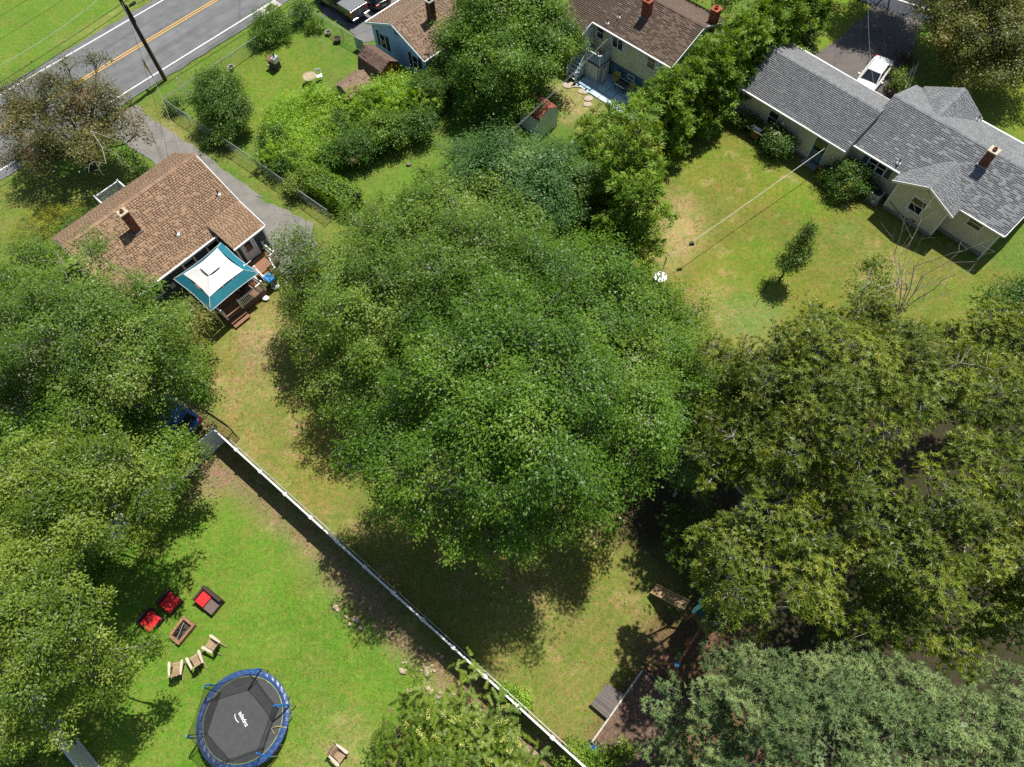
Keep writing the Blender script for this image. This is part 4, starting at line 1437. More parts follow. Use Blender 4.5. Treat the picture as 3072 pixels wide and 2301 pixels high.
w = MB().box(-6.0, -3.75, 2.45, 4.4, 0, 1.55)
w.poly([(-6.0, 2.45, 1.5), (-6.0, 4.4, 1.5), (-6., 3.42, 2.1), (-3.75, 2.45, 1.5), (-3.75, 4.4, 1.5), (-3.75, 3.42, 2.1)], [(0, 1, 2), (3, 5, 4), (0, 2, 5, 3), (1, 4, 5, 2), (0, 3, 4, 1)])
w.build('wall', mat('faded_grey_green', (.30, .34, .30), rough=.7), ls)
R = Roof(ls, mat('faded_tan_shingle', (.235, .165, .115), rough=.95, spec=.1, var=.15, scale=2, island=.15, bump=.3, bscale=120), .26, .34, .15, .012, 17, single=60)
R.plane((-6.2, 2.25, 1.55), (-3.65, 2.25, 1.55), (-6.2, 3.42, 2.22), (-3.65, 3.42, 2.22), t=.06)
R.plane((-3.65, 4.6, 1.55), (-6.2, 4.6, 1.55), (-3.65, 3.42, 2.22), (-6.2, 3.42, 2.22), t=.06)
R.finish()

# red-roofed metal shed in the yellow house's yard
so = P(3, 735, 1010, 1.7)
sa = rad(-25)
rs = thing('metal_shed', 'white metal shed with a rusty red ribbed barrel roof', 'shed', (so.x, so.y, 0), rad(-50))
WMET = mat('white_sheet_metal', (.60, .63, .64), rough=.5, var=.08, scale=2)
RUST = mat('rusty_red_metal', (.27, .085, .055), rough=.65, var=.25, scale=1.2, col2=(.20, .055, .038))
prof = [(0, 1.7), (.12, 1.93), (.45, 2.15), (.85, 2.27), (1.05, 2.30), (1.25, 2.27), (1.65, 2.15), (1.98, 1.93), (2.1, 1.7)]
w = MB()
xy = [(0.02, 0)] + [(a * .97 + .03, b_ - .03) for a, b_ in prof] + [(2.08, 0)]
k = len(xy)
w.poly([(0, a, b_) for a, b_ in xy] + [(-2.15, a, b_) for a, b_ in xy], [tuple(range(k)), tuple(range(k, 2 * k))[::-1]] + [(i, k + i, k + (i + 1) % k, (i + 1) % k) for i in range(k)])
w.build('wall', WMET, rs)
rb = MB()
for i in range(8):
    rb.box(.0, .018, .12 + i * .26, .15 + i * .26, .05, 1.75)
    rb.box(-2.1 + i * .28, -2.07 + i * .28, -.012, .0, .05, 1.65)
rb.build('wall_ribs', WMET, rs)
for i in range(len(prof) - 1):
    (a, za), (b_, zb) = prof[i], prof[i + 1]
    mb = MB().poly([(.07, a, za), (.07, b_, zb), (-2.22, b_, zb), (-2.22, a, za), (.07, a, za + .025), (.07, b_, zb + .025), (-2.22, b_, zb + .025), (-2.22, a, za + .025)],
                   [(0, 1, 2, 3), (7, 6, 5, 4), (0, 4, 5, 1), (1, 5, 6, 2), (2, 6, 7, 3), (3, 7, 4, 0)])
    mb.bar((.07, a, za + .03), (-2.22, a, za + .03), .03, .03)
    for f in (.33, .66):
        mb.bar((.07, a + (b_ - a) * f, za + (zb - za) * f + .03), (-2.22, a + (b_ - a) * f, za + (zb - za) * f + .03), .02, .018)
    mb.build('roof_panel', RUST, rs)

# ----------------------------------------------------------------- white vinyl fences
VIN = mat('white_vinyl', (.66, .66, .66), rough=.45, var=.04, scale=2, island=.02)


def vinyl_fence(label, pts, h=1.92, boards=8):
    """pts: post positions (x, y)"""
    a0 = Vector((pts[0][0], pts[0][1], 0))
    t = thing('vinyl_fence', label, 'fence', a0)
    capm = MB().poly([(-.10, -.10, 0), (.10, -.10, 0), (.10, .10, 0), (-.10, .10, 0), (-.10, -.10, .03), (.10, -.10, .03), (.10, .10, .03), (-.10, .10, .03), (0, 0, .085)],
                     [(0, 3, 2, 1), (0, 1, 5, 4), (1, 2, 6, 5), (2, 3, 7, 6), (3, 0, 4, 7), (4, 5, 8), (5, 6, 8), (6, 7, 8), (7, 4, 8)]).mesh('post_cap', VIN)
    pm = MB().box(-.075, .075, -.075, .075, 0, h + .04).mesh('post', VIN)
    ang = math.atan2(pts[1][1] - pts[0][1], pts[1][0] - pts[0][0])
    bm = None
    for i, q in enumerate(pts):
        l = Vector((q[0], q[1], 0)) - a0
        o = bpy.data.objects.new('post', pm)
        COL.objects.link(o)
        o.parent = t
        o.location = l
        o.rotation_euler = (0, 0, ang)
        c = bpy.data.objects.new('post_cap', capm)
        COL.objects.link(c)
        c.parent = o
        c.location = (0, 0, h + .04)
        if i + 1 < len(pts):
            l2 = Vector((pts[i + 1][0], pts[i + 1][1], 0)) - a0
            d_ = (l2 - l).normalized()
            ln = (l2 - l).length
            MB().bar(l + d_ * .065 + Zv * (h - .07), l2 - d_ * .065 + Zv * (h - .07), .095, .14).build('top_rail', VIN, t)
            MB().bar(l + d_ * .065 + Zv * .12, l2 - d_ * .065 + Zv * .12, .095, .14).build('bottom_rail', VIN, t)
            wd = (ln - .13) / boards
            if bm is None:
                bm = MB().box(.001, wd - .001, -.014, .014, .18, h - .13).mesh('board', VIN)
            for k_ in range(boards):
                o = bpy.data.objects.new('board', bm)
                COL.objects.link(o)
                o.parent = t
                o.location = l + d_ * (.065 + wd * k_)
                o.rotation_euler = (0, 0, math.atan2(d_.y, d_.x))
    return t


fz = 1.98
F0, F12 = P('F', 638.4, 1285.4, fz), P('b', 1541, 866, fz)
stp = (F12 - F0) / 12
fpts = [(F0 + stp * i) for i in range(14)]
vinyl_fence('long white vinyl privacy fence running diagonally between the two back yards', [(p.x, p.y) for p in fpts])
fd = stp.normalized()
fn = Vector((fd.y, -fd.x, 0))      # towards the lower-left yard
if fn.x > 0:
    fn = -fn
bpts = [F0 + fn * (2.3 * i) for i in range(6)]
vinyl_fence('grey-shaded white vinyl fence meeting the long fence at its top corner under the tree', [(p.x, p.y) for p in bpts])
c0, c1 = P('l', 330, 880, fz), P('l', 940, 1657, fz)
cd = (c1 - c0).normalized()
cpts = [c0 + cd * (2.3 * (i - 2)) for i in range(6)]
vinyl_fence('white vinyl fence under the trees in the bottom left corner', [(p.x, p.y) for p in cpts])

# ----------------------------------------------------------------- chain link fences
GALV = mat('galvanised_wire', (.40, .42, .42), rough=.45, metal=.5)
BLKW = mat('black_coated_wire', (.02, .02, .02), rough=.5)


def chain_fence(label, pts, h=1.15, m=None, cell=.13, group=None, wire=.0035, closed_gate=False, name='chain_link_fence'):
    m = m or GALV
    a0 = Vector((pts[0].x, pts[0].y, 0))
    t = thing(name, label, 'fence', a0, 0, group)
    for (p, q) in zip(pts[:-1], pts[1:]):
        a, b = Vector((p.x, p.y, 0)) - a0, Vector((q.x, q.y, 0)) - a0
        ln = (b - a).length
        d_ = (b - a).normalized()
        n = max(1, round(ln / 2.8))
        for i in range(n + 1 if q is pts[-1] else n):
            c = a.lerp(b, i / n)
            MB().tube([c, c + Zv * (h + .06)], .03, 7).build('post', m, t)
        MB().tube([a + Zv * h, b + Zv * h], .024, 6).build('top_rail', m, t)
        mb = MB()
        nw = int((ln + h) / cell)
        s_ = Vector((-d_.y, d_.x, 0)) * wire
        for sg in (1, -1):
            for i in range(nw):
                x = i * cell - h
                x0_, z0_, x1_, z1_ = x, .03, x + h, h
                if x0_ < 0: z0_ += -x0_; x0_ = 0
                if x1_ > ln: z1_ -= x1_ - ln; x1_ = ln
                if x1_ - x0_ < .05:
                    continue
                if sg < 0:
                    x0_, x1_ = ln - x0_, ln - x1_
                A, B_ = a + d_ * x0_ + Zv * z0_, a + d_ * x1_ + Zv * z1_
                up_ = Vector((0, 0, wire))
                k = len(mb.v)
                mb.v += [tuple(A - s_ - up_), tuple(A + s_ - up_), tuple(A + up_ * 1.2), tuple(B_ - s_ - up_), tuple(B_ + s_ - up_), tuple(B_ + up_ * 1.2)]
                mb.f += [(k, k + 1, k + 4, k + 3), (k + 1, k + 2, k + 5, k + 4), (k + 2, k, k + 3, k + 5)]
        mb.build('wire_mesh', m, t, kind='stuff')
    return t


chain_fence('galvanised chain-link fence round the overgrown yard along the road and the driveway',
            [P(5, 2160, 490, 1.2), P(2, 90, 1545, 1.2), P(1, 2100, 1310, 1.2), P(1, 1350, 820, 1.2), P(1, 2050, 350, 1.2), P(2, 370, 130, 1.2), P(2, 490, 45, 1.2), P(2, 860, 268, 1.2), P(2, 1000, 350, 1.2), P(2, 1060, 385, 1.2)], 1.2)
chain_fence('low galvanised chain-link fence running right behind the long white vinyl fence',
            [fpts[0] + fd * .9 - fn * .2, fpts[6] - fn * .2, fpts[13] - fn * .2], 1.1)
chain_fence('black chain-link fence enclosing the corner beside the parked blue car',
            [P('f', 690, 400, 1.1), P('f', 800, 385, 1.1), P('f', 1040, 550, 1.1), P('f', 1098, 620, 1.1), P('f', 1048, 672, 1.1)], 1.1, BLKW, wire=.005)

# ----------------------------------------------------------------- utility pole, wires, sign
pb = P(1, 1370, 662)
WOODP = mat('creosote_wood', (.07, .048, .034), rough=.9, var=.25, scale=4, stretch=(1, 1, .1), bump=.3)
up_ = thing('utility_pole', 'tall dark wooden utility pole at the road edge with cables', 'utility pole', pb)
MB().tube([(0, 0, 0), (0, 0, 5), (0, 0, 11)], [.17, .15, .115], 10).build('shaft', WOODP, up_)
MB().bar((-1.2 * rd.y, 1.2 * rd.x, 9.9), (1.2 * rd.y, -1.2 * rd.x, 9.9), .1, .12).build('crossarm', WOODP, up_)
bx = MB()
bx.tube([tuple(rd * .35 + Zv * 6.55), tuple(rd * .95 + Zv * 6.6)], .1, 8)
bx.tube([tuple(rd * 1.3 + Zv * 6.75), tuple(rd * 2.1 + Zv * 6.85)], .1, 8)
bx.build('splice_case', mat('black_cable', (.02, .02, .02)), up_)
MB().tube([(.18, 0, 6.8), (.2, 0, 5.4)], .07, 8).build('cable_box', mat('black_cable', (.02, .02, .02)), up_)
MB().tube([(.16, .05, .3), (.15, .05, 5.5)], .025, 6).build('conduit', mat('grey_steel', (.4, .4, .42)), up_)


def wire(name, label, a, b, sag, r=.012, m=None, group='overhead wires', cat='wire'):
    a, b = Vector(a), Vector(b)
    n = 18
    pts = [a.lerp(b, i / n) - Zv * (4 * sag * (i / n) * (1 - i / n)) for i in range(n + 1)]
    mb = MB().tube([p - a for p in pts], r, 4)
    o = mb.build(name, m or mat('black_cable', (.02, .02, .02)), loc=a)
    return tag(o, label, cat, group)


PALEW = mat('pale_cable', (.34, .36, .36), rough=.6)
for i, (off, z, m_) in enumerate(((-1.1, 10.0, None), (1.1, 10.0, None), (0, 7.0, None), (0, 6.5, None))):
    side = Vector((-rd.y, rd.x, 0)) * off
    for sg, nm in ((1, 'beyond the road toward the top'), (-1, 'toward the left edge')):
        wire('power_line' if z > 9 else 'phone_cable', ['verge-side thin power line', 'house-side thin power line', 'upper dark phone cable', 'lower dark phone cable'][i] + ' leaving the utility pole ' + nm, pb + side + Zv * z, pb + side * 1.0 + rd * (sg * 45) + Zv * (z + .3), .9, .012 if z > 9 else .02, m_)
wire('power_line', 'pale overhead line crossing the far verge above the road', P(1, -300, 690, 9), P(1, 900, -80, 9), .4, .015, PALEW)
wire('service_drop', 'pale twisted service cable from the utility pole to the bungalow roof', pb + Zv * 7.2, L2W((bo.x, bo.y, 0), BA, .1, 8.2, 4.6), .8, .01, PALEW)
wire('service_drop', 'thin dark service cable from the utility pole to the bungalow eave', pb + Zv * 6.5, L2W((bo.x, bo.y, 0), BA, -.5, 10.2, 2.9), .7, .012)
for i in range(2):
    wire('clothesline', ['upper of two pale lines running over the red shed to the yellow house', 'lower of two pale lines running over the red shed to the yellow house'][i], P(3, 1312, 308 + i * 12, 3.6), P(3, 330, 1235 + i * 12, 4.6), .25, .007, PALEW, 'lines over the red shed', 'line')
wire('service_drop', 'pale service cable over the dark driveway left of the silver car roof', P(4, 1090, -60, 7.5), P(4, 1165, 780, 4.3), .5, .009, PALEW)
wire('service_drop', 'dark service cable over the dark driveway crossing the silver car', P(4, 1197, -60, 7.5), P(4, 1275, 680, 4.5), .5, .009)

sg = P(1, 1305, 705)
st = thing('road_sign', 'yellow diamond road sign seen edge-on beside the utility pole', 'road sign', sg, math.atan2(rd.y, rd.x))
MB().tube([(0, 0, 0), (0, 0, 2.5)], .035, 6).build('post', mat('dark_metal', (.03, .03, .03)), st)
s_ = MB().poly([(-.03, 0, 1.35), (-.03, .44, 1.8), (-.03, 0, 2.25), (-.03, -.44, 1.8), (-.05, 0, 1.35), (-.05, .44, 1.8), (-.05, 0, 2.25), (-.05, -.44, 1.8)], [(0, 1, 2, 3), (7, 6, 5, 4), (0, 4, 5, 1), (1, 5, 6, 2), (2, 6, 7, 3), (3, 7, 4, 0)])
s_.build('sign_plate', mat('sign_yellow', (.55, .30, .02), rough=.5), st)
o = P(1, 1608, 835)
t = MB().tube([(0, 0, 0), tuple(P(1, 1462, 645, 2.6) - o)], .035, 6).build('white_pole', mat('white_pipe', (.62, .64, .64), rough=.5), loc=o)
tag(t, 'plain white pole standing inside the chain-link fence corner', 'pole')
# ================================================================= VEHICLES
TYRE = mat('tyre_rubber', (.02, .02, .022), rough=.8)
RIM = mat('alloy_rim', (.45, .46, .48), rough=.3, metal=.8)
RED_L = mat('red_lamp', (.45, .01, .008), rough=.15, spec=.6, var=.05)
CLEAR_L = mat('clear_lamp', (.6, .62, .64), rough=.1, spec=.7, var=.03)
BLKP = mat('black_plastic', (.02, .02, .022), rough=.5)


def car(name, label, cat, pos, rz, paint, L=4.6, Wd=1.8, Hh=1.45, roof_x=(-1.15, .35), glass_x=(-1.75, 1.15), belt=.92, group=None, suv=False, plate_m=None, rails=False, wheel_r=.32):
    """x forwards; body lofted along its length, glasshouse on top with panes, lamps, wheels"""
    t = thing(name, label, cat, pos, rz, group)
    hl, hw = L / 2, Wd / 2
    st = [(-hl, .72, belt - .08, .50), (-hl + .08, .86, belt - .02, .34), (-hl + .45, .97, belt + .02, .24), (-hl + 1.1, 1, belt + .02, .2), (0, 1, belt, .2), (glass_x[1], .99, belt - .02, .2), (hl - .75, .95, belt - .12, .22),
          (hl - .3, .88, belt - .2, .28), (hl - .06, .76, belt - .27, .38), (hl, .6, belt - .33, .46)]
    if suv:
        st[-4] = (hl - .75, .97, belt - .05, .22)
        st[-3] = (hl - .3, .93, belt - .1, .28)
        st[-2] = (hl - .06, .84, belt - .18, .36)
    mb = MB()
    n = 10
    for (x, wf, zt, zb) in st:
        w_ = hw * wf
        zm = zb + (zt - zb) * .55
        ring = [(-w_ * .86, zb), (-w_, zb + .12), (-w_ * 1.0, zm), (-w_ * .965, zt - .1), (-w_ * .87, zt), (w_ * .87, zt), (w_ * .965, zt - .1), (w_, zm), (w_, zb + .12), (w_ * .86, zb)]
        mb.v += [(x, y, z + (.045 if abs(y) < w_ * .88 and z >= zt - .001 and False else 0)) for y, z in ring]
    for i in range(len(st) - 1):
        for j in range(n):
            j2 = (j + 1) % n
            mb.f.append((i * n + j, i * n + j2, (i + 1) * n + j2, (i + 1) * n + j))
    mb.f.append(tuple(range(n))[::-1])
    mb.f.append(tuple((len(st) - 1) * n + j for j in range(n)))
    b = mb.build('body', paint, t, smooth=True)
    sb = b.modifiers.new('sub', 'SUBSURF')
    sb.levels = sb.render_levels = 2
    # glasshouse
    g0, g1 = glass_x
    r0, r1 = roof_x
    wb, wt = hw * .86, hw * .68
    zb, zt = belt - .01, Hh
    lo = [(g0, -wb * .94, zb), (g0, wb * .94, zb), (g1, wb * .95, zb - .02), (g1, -wb * .95, zb - .02)]
    hi = [(r0, -wt, zt - .03), (r0, wt, zt - .03), (r1, wt, zt - .02), (r1, -wt, zt - .02)]
    MB().hexa(lo, hi).build('cabin_shell', paint, t, bevel=.05)
    rf = MB()
    rf.poly([(r0 - .02, -wt, zt - .03), (r0 - .02, wt, zt - .03), (r1 + .02, wt, zt - .03), (r1 + .02, -wt, zt - .03), (r0 + .1, -wt * .9, zt + .02), (r0 + .1, wt * .9, zt + .02), (r1 - .12, wt * .9, zt + .025), (r1 - .12, -wt * .9, zt + .025)],
            [(0, 3, 2, 1), (4, 5, 6, 7), (0, 1, 5, 4), (1, 2, 6, 5), (2, 3, 7, 6), (3, 0, 4, 7)])
    rf.build('roof', paint, t, smooth=True, bevel=.03)

    def pane(nm, q, off):
        q = [Vector(p) for p in q]
        c = sum(q, Vector()) / 4
        nrm = (q[1] - q[0]).cross(q[2] - q[0]).normalized()
        if nrm.dot(c - Vector((0, 0, .9))) < 0:
            nrm = -nrm
        qq = [c + (p - c) * .88 for p in q]
        a = [p + nrm * .004 for p in qq]
        d_ = [p + nrm * (.004 + off) for p in qq]
        MB().hexa(a, d_).build(nm, GLASS, t)
    pane('windshield', [lo[3], lo[2], hi[2], hi[3]], .012)
    pane('rear_window', [lo[1], lo[0], hi[0], hi[1]], .012)
    for sgn, (A, B_, C_, D_) in ((1, (lo[1], lo[2], hi[2], hi[1])), (-1, (lo[0], lo[3], hi[3], hi[0]))):
        A, B_, C_, D_ = (Vector(q) for q in (A, B_, C_, D_))
        pane('side_window', [A.lerp(B_, .03), A.lerp(B_, .47), D_.lerp(C_, .47), D_.lerp(C_, .0)], .012)
        pane('side_window', [A.lerp(B_, .51), A.lerp(B_, .97), D_.lerp(C_, 1.0), D_.lerp(C_, .51)], .012)
        MB().box(g1 - .35, g1 - .2, sgn * hw * .93, sgn * (hw + .17), belt + .02, belt + .14).build('wing_mirror', paint, t, bevel=.03)
        MB().box(-hl + .0, -hl + .22, sgn * hw * .55, sgn * hw * .90, belt - .3, belt - .1).build('tail_light', RED_L, t, bevel=.03)
        MB().box(hl - .32, hl - .1, sgn * hw * .5, sgn * hw * .86, belt - .38, belt - .24).build('headlight', CLEAR_L, t, bevel=.03)
        MB().box(.15, .33, sgn * hw * .985, sgn * (hw * 1.0 + .015), belt - .12, belt - .08).build('door_handle', paint, t)
        if rails:
            MB().bar((r0 + .1, sgn * wt * .88, zt + .05), (r1 - .1, sgn * wt * .88, zt + .05), .04, .04).build('roof_rail', BLKP, t)
    for x in (-hl + .85, hl - .9):
        for sgn in (-1, 1):
            wz = wheel_r
            y0 = sgn * (hw - .2)
            wh = MB()
            n_ = 18
            for rr_, yy in ((.0, y0), (wz, y0), (wz, sgn * (hw - .005)), (wz * .62, sgn * (hw + .01))):
                for j in range(n_):
                    a = 2 * math.pi * j / n_
                    wh.v.append((x + rr_ * math.cos(a), yy, wz + rr_ * math.sin(a)))
            for i in range(3):
                for j in range(n_):
                    j2 = (j + 1) % n_
                    wh.f.append((i * n_ + j, i * n_ + j2, (i + 1) * n_ + j2, (i + 1) * n_ + j))
            wo = wh.build('wheel', TYRE, t)
            rm = MB()
            for k in range(5):
                a = k * 1.2566 + .3
                c_, s2_ = math.cos(a), math.sin(a)
                p0, p1 = Vector((x, sgn * (hw + .012), wz)), Vector((x + c_ * wz * .6, sgn * (hw + .012), wz + s2_ * wz * .6))
                rm.bar(p0, p1, .07, .02, up=(0, 1, 0))
            rm.build('rim', RIM, wo)
    MB().box(-hl - .012, -hl + .03, -.2, .2, .58, .7).build('licence_plate', plate_m or mat('plate_pale', (.5, .52, .55)), t)
    return t


SILV = mat('silver_paint', (.66, .655, .64), rough=.35, spec=.6, metal=.1, var=.03, coat=.6)
p0, p1 = P(4, 1070, 600, .95), P(4, 1195, 435, .9)
cdir = (p0 - p1).normalized()
cc = P(4, 1128, 535, .9) - cdir * .2
car('sedan', 'silver sedan parked nose-in on the dark driveway behind the grey roof', 'car', (cc.x, cc.y, .013), math.atan2(cdir.y, cdir.x), SILV, L=4.7, Wd=1.82, Hh=1.42, roof_x=(-1.0, .45), glass_x=(-1.55, 1.2), belt=.93)
BLUEP = mat('bright_blue_paint', (.012, .085, .36), rough=.25, spec=.6, metal=.2, var=.05, coat=.8)
q0, q1 = P('f', 250, 260, 1.2), P('f', 690, 530, .9)
cdir = (q0 - q1).normalized()
cc = P('f', 450, 415, 1.2)
car('hatchback', 'bright blue car mostly hidden beneath the tree crowns on the left', 'car', (cc.x, cc.y, .006), math.atan2(cdir.y, cdir.x), BLUEP, L=4.5, Wd=1.85, Hh=1.6, roof_x=(-1.6, .3), glass_x=(-2.05, 1.05), belt=1.0, suv=True, rails=True)
BLKC = mat('black_paint', (.008, .008, .010), rough=.2, spec=.6, var=.05, coat=.8)
k0, k1 = P(2, 1210, 30, .35), P(2, 1000, -110, .35)
cdir = (P(2, 865, 60, 1) - P(2, 965, 150, 1)).normalized()
cdir = Vector((cdir.x, cdir.y, 0)).normalized()
cc = P(2, 1245, 10, .8) + cdir * 1.9
car('parked_car', 'black car cut off by the top edge beside the pickup', 'car', (cc.x, cc.y, .013), math.atan2(cdir.y, cdir.x), BLKC, L=4.7, Wd=1.85, Hh=1.65, roof_x=(-1.7, .3), glass_x=(-2.1, 1.1), belt=1.02, suv=True, wheel_r=.36)

# pickup truck
tl, tr = P(2, 965, 150, 1.0), P(2, 1105, 60, 1.0)
mid = (tl + tr) / 2
sd_ = (tr - tl)
sd_.z = 0
sd_.normalize()
fw = Vector((-sd_.y, sd_.x, 0))
if fw.dot(P(2, 865, 60, 1) - tl) < 0:
    fw = -fw
pk_ = thing('pickup_truck', 'black crew-cab pickup truck with a grey cover over its bed', 'pickup truck', (mid.x, mid.y, .013), math.atan2(fw.y, fw.x))
hw = .98
b_ = MB()
b_.box(0, 5.7, -hw, hw, .45, 1.02)
b_.build('body', BLKC, pk_, bevel=.06)
bd = MB()
bd.box(.02, 1.85, -hw + .02, -hw + .12, 1.0, 1.36).box(.02, 1.85, hw - .12, hw - .02, 1.0, 1.36).box(1.78, 1.85, -hw + .12, hw - .12, 1.0, 1.36)
bd.build('bed_side', BLKC, pk_, bevel=.025)
MB().box(-.02, .07, -hw + .2, hw - .2, .62, 1.36).build('tailgate', BLKC, pk_, bevel=.025)
MB().box(.06, 1.86, -hw + .08, hw - .08, 1.36, 1.40).build('bed_cover', mat('grey_vinyl_cover', (.15, .155, .165), rough=.7, var=.08), pk_, bevel=.015)
MB().box(.06, 1.86, -hw + .05, -hw + .08, 1.35, 1.39).box(.06, 1.86, hw - .08, hw - .05, 1.35, 1.39).build('cover_rail', mat('grey_steel', (.4, .4, .42)), pk_)
MB().hexa([(1.9, -hw + .03, 1.0), (4.5, -hw + .03, 1.0), (4.5, hw - .03, 1.0), (1.9, hw - .03, 1.0)], [(2.05, -.72, 1.86), (3.75, -.72, 1.86), (3.75, .72, 1.86), (2.05, .72, 1.86)]).build('cab', BLKC, pk_, bevel=.07)


def ppane(nm, q):
    q = [Vector(p) for p in q]
    c = sum(q, Vector()) / 4
    nrm = (q[1] - q[0]).cross(q[2] - q[0]).normalized()
    if nrm.dot(c - Vector((3.1, 0, 1.3))) < 0:
        nrm = -nrm
    qq = [c + (p - c) * .84 for p in q]
    MB().hexa([p + nrm * .003 for p in qq], [p + nrm * .02 for p in qq]).build(nm, GLASS, pk_)


ppane('rear_window', [(1.9, -.95, 1.15), (1.9, .95, 1.15), (2.05, .72, 1.84), (2.05, -.72, 1.84)])
ppane('windshield', [(4.5, -.95, 1.05), (4.5, .95, 1.05), (3.75, .72, 1.84), (3.75, -.72, 1.84)])
for sgn in (-1, 1):
    ppane('side_window', [(2.05, sgn * .95, 1.1), (3.1, sgn * .95, 1.1), (3.0, sgn * .72, 1.84), (2.15, sgn * .72, 1.84)])
    ppane('side_window', [(3.15, sgn * .95, 1.1), (4.3, sgn * .95, 1.1), (3.7, sgn * .72, 1.84), (3.05, sgn * .72, 1.84)])
    MB().box(-.03, .1, sgn * (hw - .19), sgn * (hw + .005), .78, 1.33).build('tail_light', RED_L, pk_, bevel=.02)
    MB().box(-.16, .05, sgn * .35, sgn * (hw - .02), .5, .66).build('bumper_end', mat('chrome', (.45, .45, .46), rough=.3, metal=.9, var=.02), pk_, bevel=.03)
    MB().box(4.1, 4.3, sgn * hw, sgn * (hw + .25), 1.1, 1.35).build('wing_mirror', BLKC, pk_, bevel=.03)
MB().box(-.14, .05, -.35, .35, .46, .6).build('bumper_step', BLKP, pk_)
MB().box(-.035, -.02, -.16, .16, .68, .84).build('licence_plate', mat('plate_blue', (.16, .33, .52)), pk_)
em = MB()
for j in range(16):
    a, a2 = j * .3927, (j + 1) * .3927
    em.bar((-.03, .13 * math.cos(a), 1.05 + .085 * math.sin(a)), (-.03, .13 * math.cos(a2), 1.05 + .085 * math.sin(a2)), .025, .02, up=(1, 0, 0))
em.bar((-.03, 0, .98), (-.03, 0, 1.12), .02, .02, up=(1, 0, 0))
em.build('badge', mat('chrome', (.45, .45, .46)), pk_)
for x in (1.0, 4.7):
    for sgn in (-1, 1):
        wh = MB()
        n_ = 18
        for rr_, yy in ((.0, sgn * .7), (.4, sgn * .7), (.4, sgn * (hw + .01)), (.25, sgn * (hw + .02)), (.0, sgn * (hw + .015))):
            for j in range(n_):
                a = 2 * math.pi * j / n_
                wh.v.append((x + rr_ * math.cos(a), yy, .4 + rr_ * math.sin(a)))
        for i in range(4):
            for j in range(n_):
                wh.f.append((i * n_ + j, i * n_ + (j + 1) % n_, (i + 1) * n_ + (j + 1) % n_, (i + 1) * n_ + j))
        wh.build('wheel', TYRE, pk_)

# ================================================================= LOWER-LEFT YARD
tc_ = P('t', 1043, 1262, .95)
tp = thing('trampoline', 'round trampoline with a blue padded rim and black safety net', 'trampoline', (tc_.x, tc_.y, 0))
PADB = mat('blue_vinyl_pad', (.030, .066, .185), rough=.35, spec=.5, var=.2, scale=5, bump=.5, bscale=9, island=.06)
MATB = mat('trampoline_mat', (.055, .057, .06), rough=.75, var=.12, scale=5)
NPAD = 36
for i in range(NPAD):
    a0, a1 = 2 * math.pi * i / NPAD, 2 * math.pi * (i + 1) / NPAD
    mb = MB()
    for a in (a0 + .004, (a0 + a1) / 2, a1 - .004):
        bu = .018 if a == (a0 + a1) / 2 else 0
        for r_, z in ((2.06, .93), (2.09, .96), (2.24, .98 + bu), (2.38, .96), (2.41, .92), (2.2, .91)):
            mb.v.append((r_ * math.cos(a), r_ * math.sin(a), z))
    for k in range(2):
        for j in range(6):
            mb.f.append((k * 6 + j, k * 6 + (j + 1) % 6, (k + 1) * 6 + (j + 1) % 6, (k + 1) * 6 + j))
    mb.f += [(0, 1, 2, 3, 4, 5), (17, 16, 15, 14, 13, 12)]
    mb.build('rim_pad', PADB, tp)
mb = MB()
n_ = 48
prof = [(0, .87), (.6, .875), (1.2, .89), (1.7, .905), (2.05, .915)]
mb.v.append((0, 0, .868))
for r_, z in prof[1:]:
    for j in range(n_):
        a = 2 * math.pi * j / n_
        mb.v.append((r_ * math.cos(a), r_ * math.sin(a), z))
for j in range(n_):
    mb.f.append((0, 1 + j, 1 + (j + 1) % n_))
for i in range(3):
    for j in range(n_):
        mb.f.append((1 + i * n_ + j, 1 + i * n_ + (j + 1) % n_, 1 + (i + 1) * n_ + (j + 1) % n_, 1 + (i + 1) * n_ + j))
mt_ = mb.build('jumping_mat', MATB, tp, smooth=True)
e = MB()
e.tube([(2.05 * math.cos(2 * math.pi * j / 48), 2.05 * math.sin(2 * math.pi * j / 48), .935) for j in range(49)], .02, 4, cap=False)
e.build('mat_edge', mat('green_yellow_edge', (.30, .36, .10), rough=.7, var=.5, scale=3), tp)
e = MB()
e.tube([(2.3 * math.cos(2 * math.pi * j / 48), 2.3 * math.sin(2 * math.pi * j / 48), .86) for j in range(49)], .03, 6, cap=False)
e.build('frame', mat('grey_steel', (.4, .4, .42)), tp)
PA = [rad(a) for a in (73, 13, -46, -104, -162, 136)]
SLV = mat('bright_blue_sleeve', (.012, .16, .50), rough=.5)
NET = bpy.data.materials.new('safety_net')
NET.use_nodes = True
nt = NET.node_tree
pb_ = nt.nodes['Principled BSDF']
pb_.inputs['Base Color'].default_value = (.018, .020, .02, 1)
pb_.inputs['Roughness'].default_value = .9
tr_ = nt.nodes.new('ShaderNodeBsdfTransparent')
mx_ = nt.nodes.new('ShaderNodeMixShader')
nz_ = nt.nodes.new('ShaderNodeTexNoise')
nz_.inputs['Scale'].default_value = 2.5
mr_ = nt.nodes.new('ShaderNodeMapRange')
mr_.inputs['To Min'].default_value = .50
mr_.inputs['To Max'].default_value = .70
nt.links.new(nz_.outputs['Fac'], mr_.inputs['Value'])
nt.links.new(mr_.outputs[0], mx_.inputs[0])
nt.links.new(pb_.outputs[0], mx_.inputs[1])
nt.links.new(tr_.outputs[0], mx_.inputs[2])
nt.links.new(mx_.outputs[0], nt.nodes['Material Output'].inputs['Surface'])
